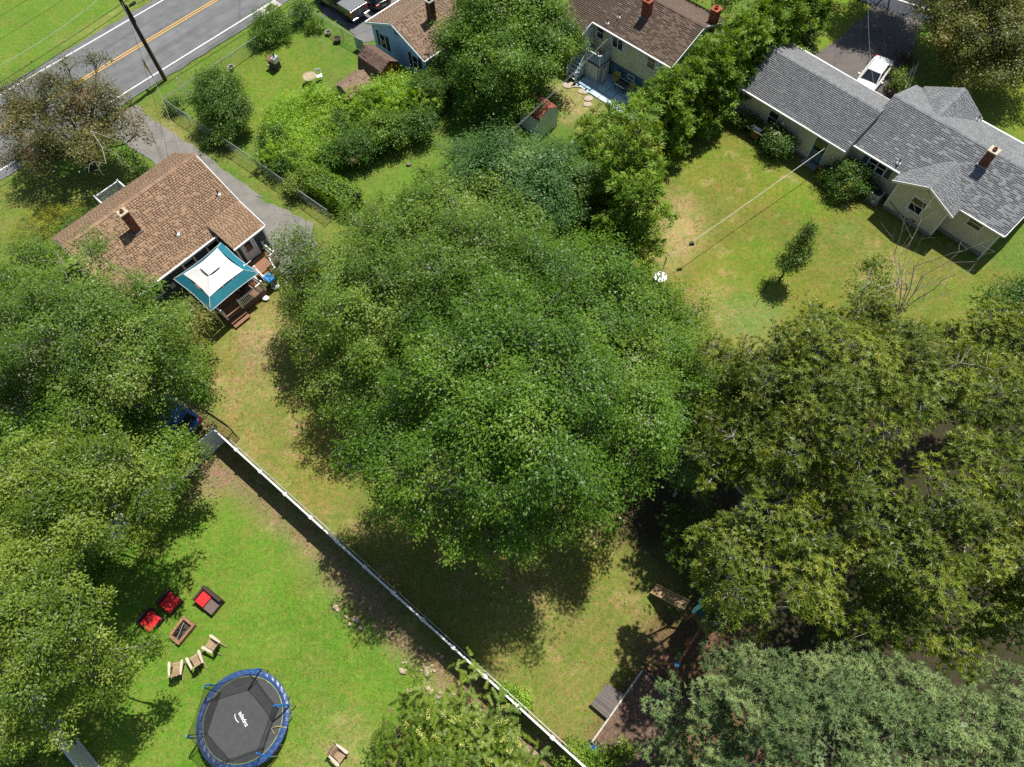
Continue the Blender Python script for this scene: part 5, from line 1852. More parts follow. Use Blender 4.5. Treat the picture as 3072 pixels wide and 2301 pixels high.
for i, a in enumerate(PA):
    c_, s2_ = math.cos(a), math.sin(a)
    MB().tube([(c_ * 2.47, s2_ * 2.47, 0), (c_ * 2.47, s2_ * 2.47, 1.1), (c_ * 2.44, s2_ * 2.44, 1.5)], .03, 8).build('pole', mat('grey_steel', (.4, .4, .42)), tp)
    MB().tube([(c_ * 2.46, s2_ * 2.46, 1.15), (c_ * 2.42, s2_ * 2.42, 1.7), (c_ * 2.32, s2_ * 2.32, 2.2), (c_ * 2.16, s2_ * 2.16, 2.62)], [.045, .045, .042, .04], 8).build('pole_sleeve', SLV, tp)
    for sg2 in (-.22, .22):
        MB().tube([(2.3 * math.cos(a + sg2), 2.3 * math.sin(a + sg2), .86), (2.3 * math.cos(a + sg2), 2.3 * math.sin(a + sg2), .03)], .028, 6).build('leg', mat('grey_steel', (.4, .4, .42)), tp)
    MB().tube([(2.3 * math.cos(a - .22), 2.3 * math.sin(a - .22), .03), (2.3 * math.cos(a + .22), 2.3 * math.sin(a + .22), .03)], .028, 6).build('foot_bar', mat('grey_steel', (.4, .4, .42)), tp)
    b2a = PA[(i + 1) % 6]
    mb = MB()
    ns, nz2 = 10, 7
    for k in range(nz2 + 1):
        f = k / nz2
        for j in range(ns + 1):
            t_ = j / ns
            top = Vector((math.cos(a) * 2.12, math.sin(a) * 2.12, 2.58)).lerp(Vector((math.cos(b2a) * 2.12, math.sin(b2a) * 2.12, 2.58)), t_)
            top.z -= .13 * 4 * t_ * (1 - t_)
            bot = Vector((math.cos(a) * 1.84, math.sin(a) * 1.84, .93)).lerp(Vector((math.cos(b2a) * 1.84, math.sin(b2a) * 1.84, .93)), t_)
            p = bot.lerp(top, f)
            p += Vector((p.x, p.y, 0)).normalized() * (-.06 * math.sin(math.pi * f) * (4 * t_ * (1 - t_)) + .01 * math.sin(9 * t_ + i))
            mb.v.append(tuple(p))
    for k in range(nz2):
        for j in range(ns):
            q = k * (ns + 1) + j
            mb.f.append((q, q + 1, q + ns + 2, q + ns + 1))
    mb.build('net_panel', NET, tp, smooth=True)
    MB().tube([(math.cos(a) * 1.85, math.sin(a) * 1.85, .94), (math.cos(a) * 2.13, math.sin(a) * 2.13, 2.56)], .022, 5).build('net_seam', BLKP, tp)
    mb = MB()
    mb.tube([tuple(Vector((math.cos(a) * 2.12, math.sin(a) * 2.12, 2.58)).lerp(Vector((math.cos(b2a) * 2.12, math.sin(b2a) * 2.12, 2.58)), j / 8) - Zv * (.13 * 4 * (j / 8) * (1 - j / 8))) for j in range(9)], .012, 4)
    mb.build('net_hem', BLKP, tp)
fc = bpy.data.curves.new('mat_lettering', 'FONT')
fc.body = 'zupapa'
fc.size = .30
fc.extrude = .001
fc.offset = .003
fc.align_x = 'CENTER'
fc.align_y = 'CENTER'
lt = bpy.data.objects.new('mat_lettering', fc)
COL.objects.link(lt)
lt.parent = tp
wa, wb_ = P('t', 1064, 1308, .9), P('t', 1018, 1222, .9)
wm = (wa + wb_) / 2 - tc_
ta = math.atan2(wb_.y - wa.y, wb_.x - wa.x)
lt.location = (wm.x, wm.y, .884)
lt.rotation_euler = (0, 0, ta)
dg_ = bpy.context.evaluated_depsgraph_get()
LETW = mat('white_print', (.72, .72, .72), rough=.7, var=.04)
lm_ = bpy.data.meshes.new_from_object(lt.evaluated_get(dg_))
loc_, rot_ = lt.location.copy(), lt.rotation_euler.copy()
bpy.data.objects.remove(lt)
lt = bpy.data.objects.new('mat_lettering', lm_)
COL.objects.link(lt)
lt.parent = tp
lt.location, lt.rotation_euler = loc_, rot_
lm_.materials.clear()
lm_.materials.append(LETW)
mb = MB()
u_ = Vector((math.cos(ta), math.sin(ta), 0))
v_ = Vector((-math.sin(ta), math.cos(ta), 0))
pr = [(Vector((wm.x, wm.y, .885)) + u_ * (x) + v_ * (.27 - 1.1 * (x - .22) ** 2)) for x in [(.0 + .06 * i) for i in range(9)]]
for i in range(8):
    mb.bar(pr[i], pr[i + 1], .035, .004)
mb.build('printed_smile', LETW, tp)
ldr = MB()
la = rad(-18)
ldr.tube([(1.9 * math.cos(la - .1), 1.9 * math.sin(la - .1), 1.0), (1.62 * math.cos(la), 1.62 * math.sin(la), 1.0), (1.9 * math.cos(la + .1), 1.9 * math.sin(la + .1), 1.02), (2.4 * math.cos(la + .1), 2.4 * math.sin(la + .1), 1.0)], .018, 5)
ldr.build('entry_strap', mat('yellow_black_strap', (.40, .34, .10), rough=.7, var=.6, scale=14), tp)

# ---- adirondack chairs
CHW = mat('weathered_cedar', (.33, .235, .150), rough=.8, var=.2, scale=5, stretch=(1, 6, 1), island=.14)
CHA = mat('grey_weathered_arm', (.47, .41, .33), rough=.8, var=.15, scale=5)


def adirondack():
    """faces +y"""
    t = thing('adirondack_chair', 'x', 'chair')
    for i in range(6):
        y = .36 - i * .095
        z = .36 - i * .032
        MB().hexa([(-.27, y - .085, z - .026), (.27, y - .085, z - .026), (.27, y, z), (-.27, y, z)], [(-.27, y - .085, z - .006), (.27, y - .085, z - .006), (.27, y, z + .02), (-.27, y, z + .02)]).build('seat_slat', CHW, t)
    for i in range(5):
        x = -.22 + i * .11
        h = .80 - .30 * abs(i - 2) ** 2 * .09
        dx = (i - 2) * .016
        b = [(x - .048, -.17, .20), (x + .048, -.17, .20), (x + .048, -.145, .205), (x - .048, -.145, .205)]
        ty = -.17 - h * .36
        c = [(x + dx - .05, ty, .2 + h), (x + dx + .05, ty, .2 + h), (x + dx + .05, ty + .025, .2 + h), (x + dx - .05, ty + .025, .2 + h)]
        MB().hexa(b, c).build('back_slat', CHW, t)
    MB().box(-.28, .28, -.30, -.27, .55, .62).build('back_rail', CHW, t)
    for s_ in (-1, 1):
        xy = [(s_ * .27, -.32), (s_ * .27, .30), (s_ * .30, .40), (s_ * .36, .44), (s_ * .42, .40), (s_ * .44, .28), (s_ * .40, -.1), (s_ * .36, -.36)]
        if s_ < 0:
            xy = xy[::-1]
        MB().prism(xy, .55, .578).build('arm', CHA, t)
        MB().box(s_ * .31 - .02, s_ * .31 + .02, .26, .36, 0, .55).build('leg', CHW, t)
        MB().hexa([(s_ * .25 - .018, .36, .26), (s_ * .25 + .018, .36, .26), (s_ * .25 + .018, .36, .34), (s_ * .25 - .018, .36, .34)],
                  [(s_ * .25 - .018, -.62, .0), (s_ * .25 + .018, -.62, .0), (s_ * .25 + .018, -.56, .09), (s_ * .25 - .018, -.56, .09)]).build('rear_leg', CHW, t)
    return t


ad0 = adirondack()
spots = [((797, 648), (-1, -.62), 'weathered wooden slatted armchair right beside the timber fire pit, first of the curved row'),
         ((660, 780), (-.42, -1), 'weathered wooden slatted armchair in the middle of the row of three'),
         ((495, 848), (.06, -1), 'weathered wooden slatted armchair at the row end under the tree branch'),
         ((1832, 1550), (.85, .75), 'lone weathered wooden slatted armchair on the lawn right of the trampoline')]
for i, ((x, y), (dx, dy), lab) in enumerate(spots):
    o = ad0 if i == 0 else copy_tree(ad0)
    p = P('t', x, y, .4)
    d_ = P('t', x + dx * 60, y + dy * 60, .4) - p
    o.location = (p.x, p.y, 0)
    o.rotation_euler = (0, 0, math.atan2(d_.y, d_.x) - math.pi / 2)
    o.scale = (.95, 1.0, 1)
    o['label'] = lab
    o['group'] = 'wooden chairs on the lower lawn'

# ---- wicker set with red cushions
WICK = mat('dark_brown_wicker', (.050, .032, .028), rough=.7, var=.35, scale=40, bump=.5, bscale=70)
WICT = mat('grey_brown_wicker_top', (.13, .095, .085), rough=.7, var=.3, scale=40, bump=.5, bscale=70)
REDC = mat('red_cushion', (.52, .020, .024), rough=.8, var=.06, scale=6, bump=.2, bscale=90)
a, b, c = P('t', 718, 152, .6), P('t', 868, 275, .6), P('t', 640, 235, .6)
u_ = (b - a).normalized()
v_ = (c - a)
v_ = (v_ - u_ * v_.dot(u_)).normalized()
Ls, Ds = (b - a).length, .95
wk = thing('wicker_loveseat', 'dark wicker loveseat with one red seat cushion on its left half', 'loveseat', (a.x, a.y, 0), math.atan2(u_.y, u_.x))
sg_ = 1 if Vector((-u_.y, u_.x, 0)).dot(v_) > 0 else -1
bx = lambda x0, x1, y0, y1, z0, z1: MB().box(x0, x1, sg_ * y0, sg_ * y1, z0, z1)
bx(0, Ls, 0, .17, .05, .68).build('backrest', WICK, wk, bevel=.03)
bx(0, .14, .17, Ds, .05, .58).build('armrest', WICK, wk, bevel=.03)
bx(.14, Ls, .17, Ds, .05, .36).build('seat', WICT, wk, bevel=.02)
bx(.16, .16 + (Ls - .2) * .52, .19, Ds - .02, .36, .50).build('cushion', REDC, wk, bevel=.045)
for (x, y, lab) in ((437, 295, 'single dark wicker seat with a red cushion, nearer the loveseat'), (275, 447, 'single dark wicker seat with a red cushion, partly under the tree branch')):
    p = P('t', x, y, .45)
    t = thing('wicker_armchair', lab, 'armchair', (p.x, p.y, 0), math.atan2(u_.y, u_.x) + math.pi * .0, 'red cushioned wicker seats')
    MB().box(-.46, .46, -.46, .46, .05, .34).build('base', WICK, t, bevel=.02)
    MB().box(-.60, -.46, -.5, .5, .05, .62).build('backrest', WICK, t, bevel=.03)
    MB().box(-.40, .44, -.43, .43, .34, .48).build('cushion', REDC, t, bevel=.045)

# ---- fire pit
c4 = [P('t', x, y, .3) for x, y in ((550, 420), (632, 485), (510, 632), (440, 570))]
fc_ = sum(c4, Vector()) / 4
fp = thing('fire_pit', 'rectangular fire pit of stacked old timbers on the lawn', 'fire pit', (fc_.x, fc_.y, 0))
TIM = mat('old_timber', (.24, .135, .075), rough=.9, var=.35, scale=6, island=.2, bump=.3)
for lay in range(2):
    for i in range(4):
        a, b = c4[i] - fc_, c4[(i + 1) % 4] - fc_
        d_ = (b - a).normalized()
        off = .07 if (i + lay) % 2 else -.07
        z = .08 + lay * .15
        MB().bar(Vector((a.x, a.y, z)) - d_ * off, Vector((b.x, b.y, z)) + d_ * off, .15, .14).build('timber', TIM, fp)
MB().poly([tuple(Vector((p.x, p.y, .06)) - fc_ * 1 + Vector((0, 0, fc_.z))) for p in c4], [(0, 1, 2, 3)]).build('ash_bed', mat('ash', (.05, .045, .04), rough=1, var=.5, scale=8), fp)
r = random.Random(8)
for i in range(6):
    a = r.uniform(0, 3.14)
    x, y = r.uniform(-.3, .3), r.uniform(-.3, .3)
    MB().tube([(x - math.cos(a) * .35, y - math.sin(a) * .35, .1 + i * .02), (x + math.cos(a) * .35, y + math.sin(a) * .35, .14 + i * .02)], .035, 6).build('charred_log', mat('charred', (.02, .018, .016), rough=.95), fp)
a, b = P('t', 557, 458, .42), P('t', 474, 657, .1)
tag(MB().tube([(0, 0, 0), tuple(b - a)], .014, 5).build('poker_stick', mat('pale_stick', (.36, .36, .30), rough=.8), loc=a), 'long thin pale stick leaning across the timber fire pit', 'stick')

# ---- stones at the fence side
STN = mat('tan_fieldstone', (.40, .31, .22), rough=.9, var=.22, scale=5, bump=.3, bscale=12)
stones = [(290, 310, .16), (317, 320, .15), (510, 323, .30), (505, 457, .16), (606, 512, .19), (380, 350, .11), (345, 466, .1), (540, 476, .1), (370, 470, .11), (420, 300, .09), (480, 282, .1), (560, 312, .1),
          (540, 270, .08), (470, 255, .07), (420, 328, .1), (450, 305, .08), (398, 455, .08), (487, 225, .09), (300, 243, .07), (325, 242, .07), (528, 492, .12), (570, 520, .12), (420, 355, .08), (540, 380, .08), (495, 405, .08), (1198, 792, .13), (450, 118, .14), (595, 168, .1), (625, 193, .11),
          (1045, 463, .14), (720, 505, .09), (360, 480, .08)]
r = random.Random(3)


def stone_mesh(seed, m):
    r = random.Random(seed)
    mb = MB()
    n1_, n2_ = 8, 4
    mb.v.append((0, 0, .62))
    for i in range(1, n2_ + 1):
        f = i / n2_ * 1.9
        for j in range(n1_):
            a = 2 * math.pi * j / n1_
            k = r.uniform(.82, 1.15)
            mb.v.append((math.sin(f) * math.cos(a) * k, math.sin(f) * math.sin(a) * k * .8, math.cos(f) * .62))
    for j in range(n1_):
        mb.f.append((0, 1 + j, 1 + (j + 1) % n1_))
    for i in range(n2_ - 1):
        for j in range(n1_):
            mb.f.append((1 + i * n1_ + j, 1 + (i + 1) * n1_ + j, 1 + (i + 1) * n1_ + (j + 1) % n1_, 1 + i * n1_ + (j + 1) % n1_))
    return mb.mesh('fieldstone', m)


SM = [stone_mesh(i, STN) for i in range(4)]
for me in SM:
    me.polygons.foreach_set('use_smooth', [True] * len(me.polygons))
for i, (x, y, s_) in enumerate(stones):
    p = P('b', x, y)
    o = bpy.data.objects.new('fieldstone', SM[i % 4])
    COL.objects.link(o)
    o.location = (p.x, p.y, s_ * .2)
    o.scale = (s_ * 1.15, s_ * 1.05, s_ * .85)
    o.rotation_euler = (r.uniform(-.2, .2), r.uniform(-.2, .2), r.uniform(0, 6.28))
    lab = 'small tan fieldstone lying in the lawn beside the mulch strip'
    if i == 2: lab = 'largest round tan fieldstone among the scattered stones'
    if i == 4: lab = 'oblong tan fieldstone beside the flowering sumac bush'
    tag(o, lab, 'stone', 'scattered fieldstones by the mulch strip')
for i, (x, y, s_) in enumerate(((1810, 335, .17), (1830, 355, .15), (1900, 415, .13), (1960, 430, .17), (1992, 445, .16), (2020, 505, .17), (1927, 480, .12), (1945, 222, .12), (2100, 345, .1))):
    p = P('t', x, y)
    o = bpy.data.objects.new('fieldstone', SM[i % 4])
    COL.objects.link(o)
    o.location = (p.x, p.y, s_ * .2)
    o.scale = (s_ * 1.1, s_, s_ * .8)
    o.rotation_euler = (0, 0, i * 1.3)
    tag(o, 'tan stone in the dappled shade beside the mulch strip', 'stone', 'stones in the dappled shade by the fence')
p = P('b', 1352, 993)
tag(MB().prism([(-.45, -.25), (.2, -.4), (.5, -.1), (.42, .3), (-.2, .38), (-.5, .1)], 0, .05).build('flat_slab', mat('pinkish_slab', (.30, .19, .15), var=.15), loc=(p.x, p.y, .0)), 'flat pinkish stone slab on the bark mulch', 'stone')

# ---- pallet
p = P('b', 268, 1040)
pl = thing('pallet', 'weathered grey wooden pallet lying half beneath pink flowers', 'pallet', (p.x, p.y, 0), rad(-8))
PAL = mat('grey_pallet_wood', (.36, .33, .27), rough=.9, var=.2, scale=5, island=.15)
for i in range(7):
    MB().box(-.6, .6, -.5 + i * .155, -.5 + i * .155 + .10, .10, .12).build('plank', PAL, pl)
for y in (-.55, 0, .5):
    MB().box(y - .02, y + .02, -.52, .54, .0, .10).build('stringer', PAL, pl)

# ================================================================= PLAY AREA
WD = mat('brown_play_timber', (.23, .125, .06), rough=.8, var=.25, scale=5, stretch=(1, 1, .3))
ps = thing('swing_set', 'wooden swing set with a slide and a teal canopy under the oak', 'playset', (0, 0, 0))
A = P('s', 785, 930, 2.35)
Bb = P('s', 955, 665, 2.35)
bdv = (Bb - A).normalized()
MB().bar(A - bdv * .1, Bb + bdv * .3, .1, .14).build('swing_beam', WD, ps)
for q in ((540, 915), (802, 1138), (690, 1055)):
    g_ = P('s', *q)
    if q[0] != 690:
        MB().bar(A - Zv * .05, g_, .09, .09).build('leg', WD, ps)
a, b = P('s', 540, 915), P('s', 802, 1138)
MB().bar(A.lerp(a, .55), A.lerp(b, .55), .06, .09).build('brace', WD, ps)
MB().box(A.x - .14, A.x + .14, A.y - .12, A.y + .12, A.z - .12, A.z + .09).build('bracket', mat('blue_bracket', (.04, .16, .28), rough=.5), ps)
tw = Bb + bdv * 1.0
sx = Vector((-bdv.y, bdv.x, 0))
for i in (-1, 1):
    for j in (-1, 1):
        c_ = tw + bdv * (.65 * i) + sx * (.65 * j)
        MB().bar(Vector((c_.x, c_.y, 0)), Vector((c_.x, c_.y, 2.9)), .1, .1).build('tower_post', WD, ps)
for i in range(9):
    q = tw + bdv * (-.62 + i * .155)
    MB().bar(Vector((q.x, q.y, 1.4)) - sx * .65, Vector((q.x, q.y, 1.4)) + sx * .65, .14, .03).build('tower_plank', WD, ps)
TARP = mat('teal_tarp', (.02, .075, .085), rough=.6, var=.2, scale=3)
rg = [Vector((tw.x, tw.y, 3.55)) - bdv * .8, Vector((tw.x, tw.y, 3.55)) + bdv * .8]
for j in (-1, 1):
    q = [rg[0], rg[1], rg[1] + sx * (.85 * j) - Zv * .75, rg[0] + sx * (.85 * j) - Zv * .75]
    MB().poly(q + [p - Zv * .02 for p in q], [(0, 1, 2, 3), (7, 6, 5, 4), (0, 4, 5, 1), (1, 5, 6, 2), (2, 6, 7, 3), (3, 7, 4, 0)]).build('canopy', TARP, ps)
s0, s1 = P('s', 760, 465, 1.15), P('s', 612, 392, .28)
sdv = (s1 - s0)
sw_ = Vector((-sdv.y, sdv.x, 0)).normalized()
SLD = mat('tan_slide', (.36, .26, .15), rough=.5, var=.12)
top = s0 - Vector((sdv.x, sdv.y, 0)) * .6 + Zv * .45
mb = MB()
pts_ = [top, s0, s1 + (s0 - s1) * .25 + Zv * .02, s1]
for k in range(3):
    a, b = pts_[k], pts_[k + 1]
    q = [a - sw_ * .27, a + sw_ * .27, b + sw_ * .27, b - sw_ * .27]
    mb.hexa([p - Zv * .03 for p in q], q)
mb.build('slide_bed', SLD, ps)
for j in (-1, 1):
    mb = MB()
    for k in range(3):
        mb.bar(pts_[k] + sw_ * (.29 * j) + Zv * .05, pts_[k + 1] + sw_ * (.29 * j) + Zv * .05, .05, .14)
    mb.build('slide_side', SLD, ps)
for i, f in enumerate((.3, .7)):
    t = thing('swing', ['green swing seat hanging from the beam near the blue bracket', 'orange swing seat hanging from the beam near the tower'][i], 'swing', A.lerp(Bb, f) - Zv * 1.75, math.atan2(bdv.y, bdv.x), 'swings on the play set')
    MB().box(-.22, .22, -.09, .09, 0, .03).build('seat', mat('green_plastic', (.12, .20, .05)) if i == 0 else mat('orange_plastic', (.42, .11, .03)), t)
    for x in (-.2, .2):
        MB().tube([(x, 0, .03), (x * .9, 0, 1.7)], .012, 4).build('chain', mat('yellow_chain', (.35, .30, .08)), t)

# raised bed with timber edging, platform and tub
bdn = thing('sandbox', 'timber-edged bark bed with a pale board along its left side', 'sandbox', (0, 0, 0))
e0, e1, e2, e3 = P('s', 540, 968, .3), P('s', 178, 1482, .3), P('s', 330, 1600, .3), P('s', 815, 1140, .3)
PALE = mat('pale_weathered_board', (.42, .40, .35), rough=.85, var=.25, scale=4, stretch=(.4, 4, 1))
DKB = mat('dark_weathered_board', (.11, .085, .068), rough=.9, var=.25, scale=4)
ed = (e1 - e0).normalized()
for k in range(3):
    a, b = e0.lerp(e1, k / 3), e0.lerp(e1, (k + 1) / 3)
    MB().bar(a - Zv * .14 + ed * .01, b - Zv * .14 - ed * .01, .09, .3).build('edge_board', PALE, bdn)
for a, b in ((e1, e2), (e0, e3)):
    d_ = (b - a).normalized()
    MB().bar(a + d_ * .06 - Zv * .14, b - Zv * .14, .07, .28).build('edge_board', DKB, bdn)
MB().poly([(p.x, p.y, .15) for p in (e0, e1, e2 + (e2 - e1) * 1.2, e3 + (e3 - e0) * .2)], [(0, 1, 2, 3)]).build('bark_fill', mat('bark_fill', (.13, .085, .060), rough=1, var=.45, scale=9, bump=1, bscale=25), bdn, kind='stuff')
q = [P('s', x, y, .32) for x, y in ((287, 1062), (405, 1140), (290, 1318), (166, 1212))]
pf = thing('wooden_platform', 'grey plank platform lying against the pale board of the bark bed', 'platform', (q[0].x, q[0].y, 0))
n_ = 9
for k in range(n_):
    a, b = q[0].lerp(q[3], k / n_) - q[0], q[0].lerp(q[3], (k + .94) / n_) - q[0]
    c_, d_ = q[1].lerp(q[2], (k + .94) / n_) - q[0], q[1].lerp(q[2], k / n_) - q[0]
    q4 = [Vector((p.x, p.y, .28)) for p in (a, b, c_, d_)]
    MB().hexa(q4, [p + Zv * .035 for p in q4]).build('plank', mat('grey_plank', (.115, .10, .092), rough=.85, var=.2, scale=3, stretch=(4, 4, 1), island=.18), pf)
q4 = [Vector((p.x, p.y, .02)) - Vector((q[0].x, q[0].y, 0)) for p in q]
cq = sum(q4, Vector()) / 4
q4 = [cq + (p - cq) * .96 for p in q4]
MB().hexa(q4, [Vector((p.x, p.y, .278)) for p in q4]).build('base', DKB, pf)
p = P('s', 183, 1552, .3)
tt = thing('tyre_planter', 'black tyre holding a crumpled blue tarp beside the bark bed', 'tyre', (p.x, p.y, 0))
mb = MB()
n_ = 24
for k in range(9):
    b_ = 2 * math.pi * k / 8
    for j in range(n_):
        a = 2 * math.pi * j / n_
        rr_ = .45 + .13 * math.cos(b_)
        mb.v.append((rr_ * math.cos(a), rr_ * math.sin(a), .15 + .14 * math.sin(b_)))
for k in range(8):
    for j in range(n_):
        mb.f.append((k * n_ + j, k * n_ + (j + 1) % n_, (k + 1) * n_ + (j + 1) % n_, (k + 1) * n_ + j))
mb.build('tyre', TYRE, tt, smooth=True)
r = random.Random(4)
mb = MB()
n_ = 12
for i in range(n_):
    for j in range(n_):
        x, y = (i / (n_ - 1) - .5) * .66, (j / (n_ - 1) - .5) * .66
        mb.v.append((x, y, .30 + r.uniform(-.03, .07) - (x * x + y * y) * .5))
for i in range(n_ - 1):
    for j in range(n_ - 1):
        mb.f.append((i * n_ + j, (i + 1) * n_ + j, (i + 1) * n_ + j + 1, i * n_ + j + 1))
mb.build('blue_tarp', mat('blue_tarp', (.015, .09, .36), rough=.35, spec=.5, var=.2), tt)

# ================================================================= GREY HOUSE YARD
pt = P('g', 612, 622)
ptop = P('g', 680, 400, 2.3)
pole = thing('clothesline_pole', 'grey metal clothesline pole on the dry patch of lawn', 'pole', pt)
MB().tube([(0, 0, 0), tuple(ptop - pt)], .045, 8).build('shaft', mat('grey_green_steel', (.30, .32, .28), rough=.5, metal=.4), pole)
MB().tube([tuple(ptop - pt), tuple(ptop - pt + Vector((.25, .1, .02)))], .03, 6).build('hook', BLKP, pole)
dloc = P(4, 785, 1062, 2.25)
pend = P('g', 945, 248, 2.05)
wire('clothesline', 'pale double clothesline from the blue-grey door across the lawn', dloc, pend, .05, .022, mat('pale_rope', (.50, .48, .40), rough=.8), 'clothesline parts', 'line')
wire('clothesline', 'thin clothesline end between the pulley bag and the pole', pend, ptop, .12, .01, mat('pale_rope', (.50, .48, .40)), 'clothesline parts', 'line')
p = P('g', 926, 288, 1.75)
t = thing('peg_bag', 'small dark brown peg bag hanging on the clothesline', 'bag', p)
MB().poly([(-.14, -.07, .3), (.14, -.07, .3), (.14, .07, .3), (-.14, .07, .3), (-.17, -.09, .02), (.17, -.09, .02), (.17, .09, .02), (-.17, .09, .02), (0, 0, -.05)],
          [(0, 1, 2, 3), (0, 4, 5, 1), (1, 5, 6, 2), (2, 6, 7, 3), (3, 7, 4, 0), (4, 8, 5), (5, 8, 6), (6, 8, 7), (7, 8, 4)]).build('bag', mat('brown_cloth', (.09, .06, .06), rough=.9), t)
MB().tube([(0, 0, .3), (0, 0, .42)], .01, 4).build('hanger', BLKP, t)
p = P('g', 612, 610, .45)
t = thing('round_table', 'bright white round table at the foot of the clothesline pole', 'table', (p.x, p.y, 0))
MB().lathe((0, 0, .43), [(.05, -.02), (.44, 0), (.46, .015), (.44, .04), (.05, .045)], 28).build('table_top', mat('white_plastic', (.80, .80, .80), rough=.4, var=.02), t)
for k in range(4):
    a = k * 1.57 + .6
    MB().tube([(math.cos(a) * .2, math.sin(a) * .2, .42), (math.cos(a) * .34, math.sin(a) * .34, 0)], .025, 6).build('leg', mat('white_plastic', (.80, .80, .80)), t)
a, b = P('g', 1733, 602), P('g', 1572, 908)
tag(MB().tube([(0, 0, .03), tuple((b - a) * .5 + Vector((.15, .05, .05))), tuple(b - a + Zv * .03)], .025, 5).build('dark_stick', mat('dark_stick', (.05, .035, .025)), loc=a), 'long thin dark stick lying beside the small round-crowned tree', 'stick')

gloc = (go.x, go.y, 0)


def gpos(x, y, z=0):
    return L2W(gloc, GA, x, y, z)


def place(t, x, y, rot=0, z=0):
    q = gpos(x, y, z)
    t.location = q
    t.rotation_euler = (0, 0, GA + rot)
    return t


STEEL = mat('stainless', (.42, .43, .44), rough=.3, metal=.8)
t = place(thing('gas_grill', 'steel gas grill with an open side shelf by the shrubs at the wall', 'grill'), 3.35, -.75)
MB().box(-.35, .35, -.25, .25, .12, .72).build('cabinet', mat('rusty_brown', (.20, .09, .05), rough=.7), t)
mb = MB()
for i in range(7):
    a = math.pi * i / 6
    mb.v += [(-.36, -.27 * math.cos(a), .78 + .26 * math.sin(a)), (.36, -.27 * math.cos(a), .78 + .26 * math.sin(a))]
for i in range(6):
    mb.f.append((2 * i, 2 * i + 1, 2 * i + 3, 2 * i + 2))
mb.f += [tuple(range(0, 14, 2)), tuple(range(13, 0, -2))]
mb.build('lid', STEEL, t)
MB().box(-.36, .36, -.27, .27, .7, .78).build('firebox', BLKP, t)
for s_ in (-1, 1):
    MB().box(s_ * .38, s_ * .75, -.22, .22, .72, .76).build('side_shelf', STEEL, t)
    MB().box(s_ * .3 - .02, s_ * .3 + .02, -.22, .22, 0, .12).build('leg', BLKP, t)
MB().bar((-.1, -.35, .85), (.75, -.4, 1.0), .05, .05).build('lid_handle', STEEL, t)
t = place(thing('propane_tank', 'white propane cylinder standing beside the flowering shrub', 'gas cylinder'), 6.35, .05)
MB().lathe((0, 0, 0), [(.12, 0), (.155, .06), (.155, .32), (.12, .4), (.05, .43), (.05, .5)], 16).build('cylinder', mat('white_enamel', (.7, .72, .75), rough=.3), t)
MB().lathe((0, 0, .43), [(.1, 0), (.1, .11), (.085, .11), (.085, 0)], 12).build('collar', mat('white_enamel', (.7, .72, .75)), t)
for i, (x, y, rz_, lab) in enumerate(((8.95, -.1, .3, 'brown metal patio chair left of the small round glass table'), (9.95, -.15, 2.9, 'brown metal patio chair right of the small round glass table'))):
    t = place(thing('patio_chair', lab, 'chair', group='brown chairs by the blue-grey door'), x, y, rz_)
    CHB = mat('tan_sling', (.16, .10, .085), rough=.8)
    MB().box(-.24, .24, -.22, .24, .4, .43).build('seat', CHB, t)
    MB().hexa([(-.24, -.24, .43), (.24, -.24, .43), (.24, -.21, .43), (-.24, -.21, .43)], [(-.24, -.42, .9), (.24, -.42, .9), (.24, -.39, .9), (-.24, -.39, .9)]).build('backrest', CHB, t)
    for sx_ in (-.24, .24):
        for sy_ in (-.2, .22):
            MB().tube([(sx_, sy_, .62 if sy_ > 0 else .42), (sx_, sy_, 0)], .014, 5).build('leg', BLKP, t)
        MB().tube([(sx_, .24, .62), (sx_, -.3, .64)], .016, 5).build('armrest', BLKP, t)
t = place(thing('bistro_table', 'small round glass table between the two brown chairs', 'table'), 9.4, -.05)
MB().lathe((0, 0, .66), [(.02, 0), (.36, 0), (.37, .01), (.36, .02), (.02, .02)], 20).build('table_top', glass_mat('green_glass_top', (.03, .05, .045)), t)
for k in range(3):
    a = k * 2.09
    MB().tube([(math.cos(a) * .1, math.sin(a) * .1, .66), (math.cos(a) * .3, math.sin(a) * .3, 0)], .014, 5).build('leg', BLKP, t)
t = place(thing('fuel_can', 'small red fuel can under the glass table', 'can'), 9.3, -.6)
MB().box(-.14, .14, -.1, .1, 0, .24).build('body', mat('red_plastic', (.45, .015, .012), rough=.5), t, bevel=.03)
MB().tube([(.06, 0, .24), (.15, 0, .34)], .025, 6).build('spout', mat('red_plastic', (.45, .015, .012)), t)
t = place(thing('air_conditioner', 'grey outdoor air-conditioning unit at the corner by the shrubs', 'air conditioner'), 13.45, .45)
ACM = mat('ac_beige_metal', (.40, .40, .36), rough=.5, var=.08)
MB().box(-.40, .40, -.40, .40, .05, .80).build('cabinet', ACM, t, bevel=.05)
mb = MB()
for i in range(12):
    mb.box(-.41, .41, -.415, .415, .12 + i * .05, .14 + i * .05)
mb.build('louvres', ACM, t)
MB().lathe((0, 0, .80), [(.34, 0), (.34, .03), (.30, .03), (.30, .005)], 20).build('fan_rim', BLKP, t)
MB().lathe((0, 0, .802), [(.30, 0), (.29, .012)], 20).build('fan_opening', mat('drain_dark', (.01, .01, .012)), t)
mb = MB()
for i in range(6):
    a = i * .5236
    mb.bar((-.3 * math.cos(a), -.3 * math.sin(a), .83), (.3 * math.cos(a), .3 * math.sin(a), .83), .012, .012)
mb.build('fan_guard', BLKP, t)
MB().box(-.5, .5, -.5, .5, 0, .05).build('pad', CONCD, t)
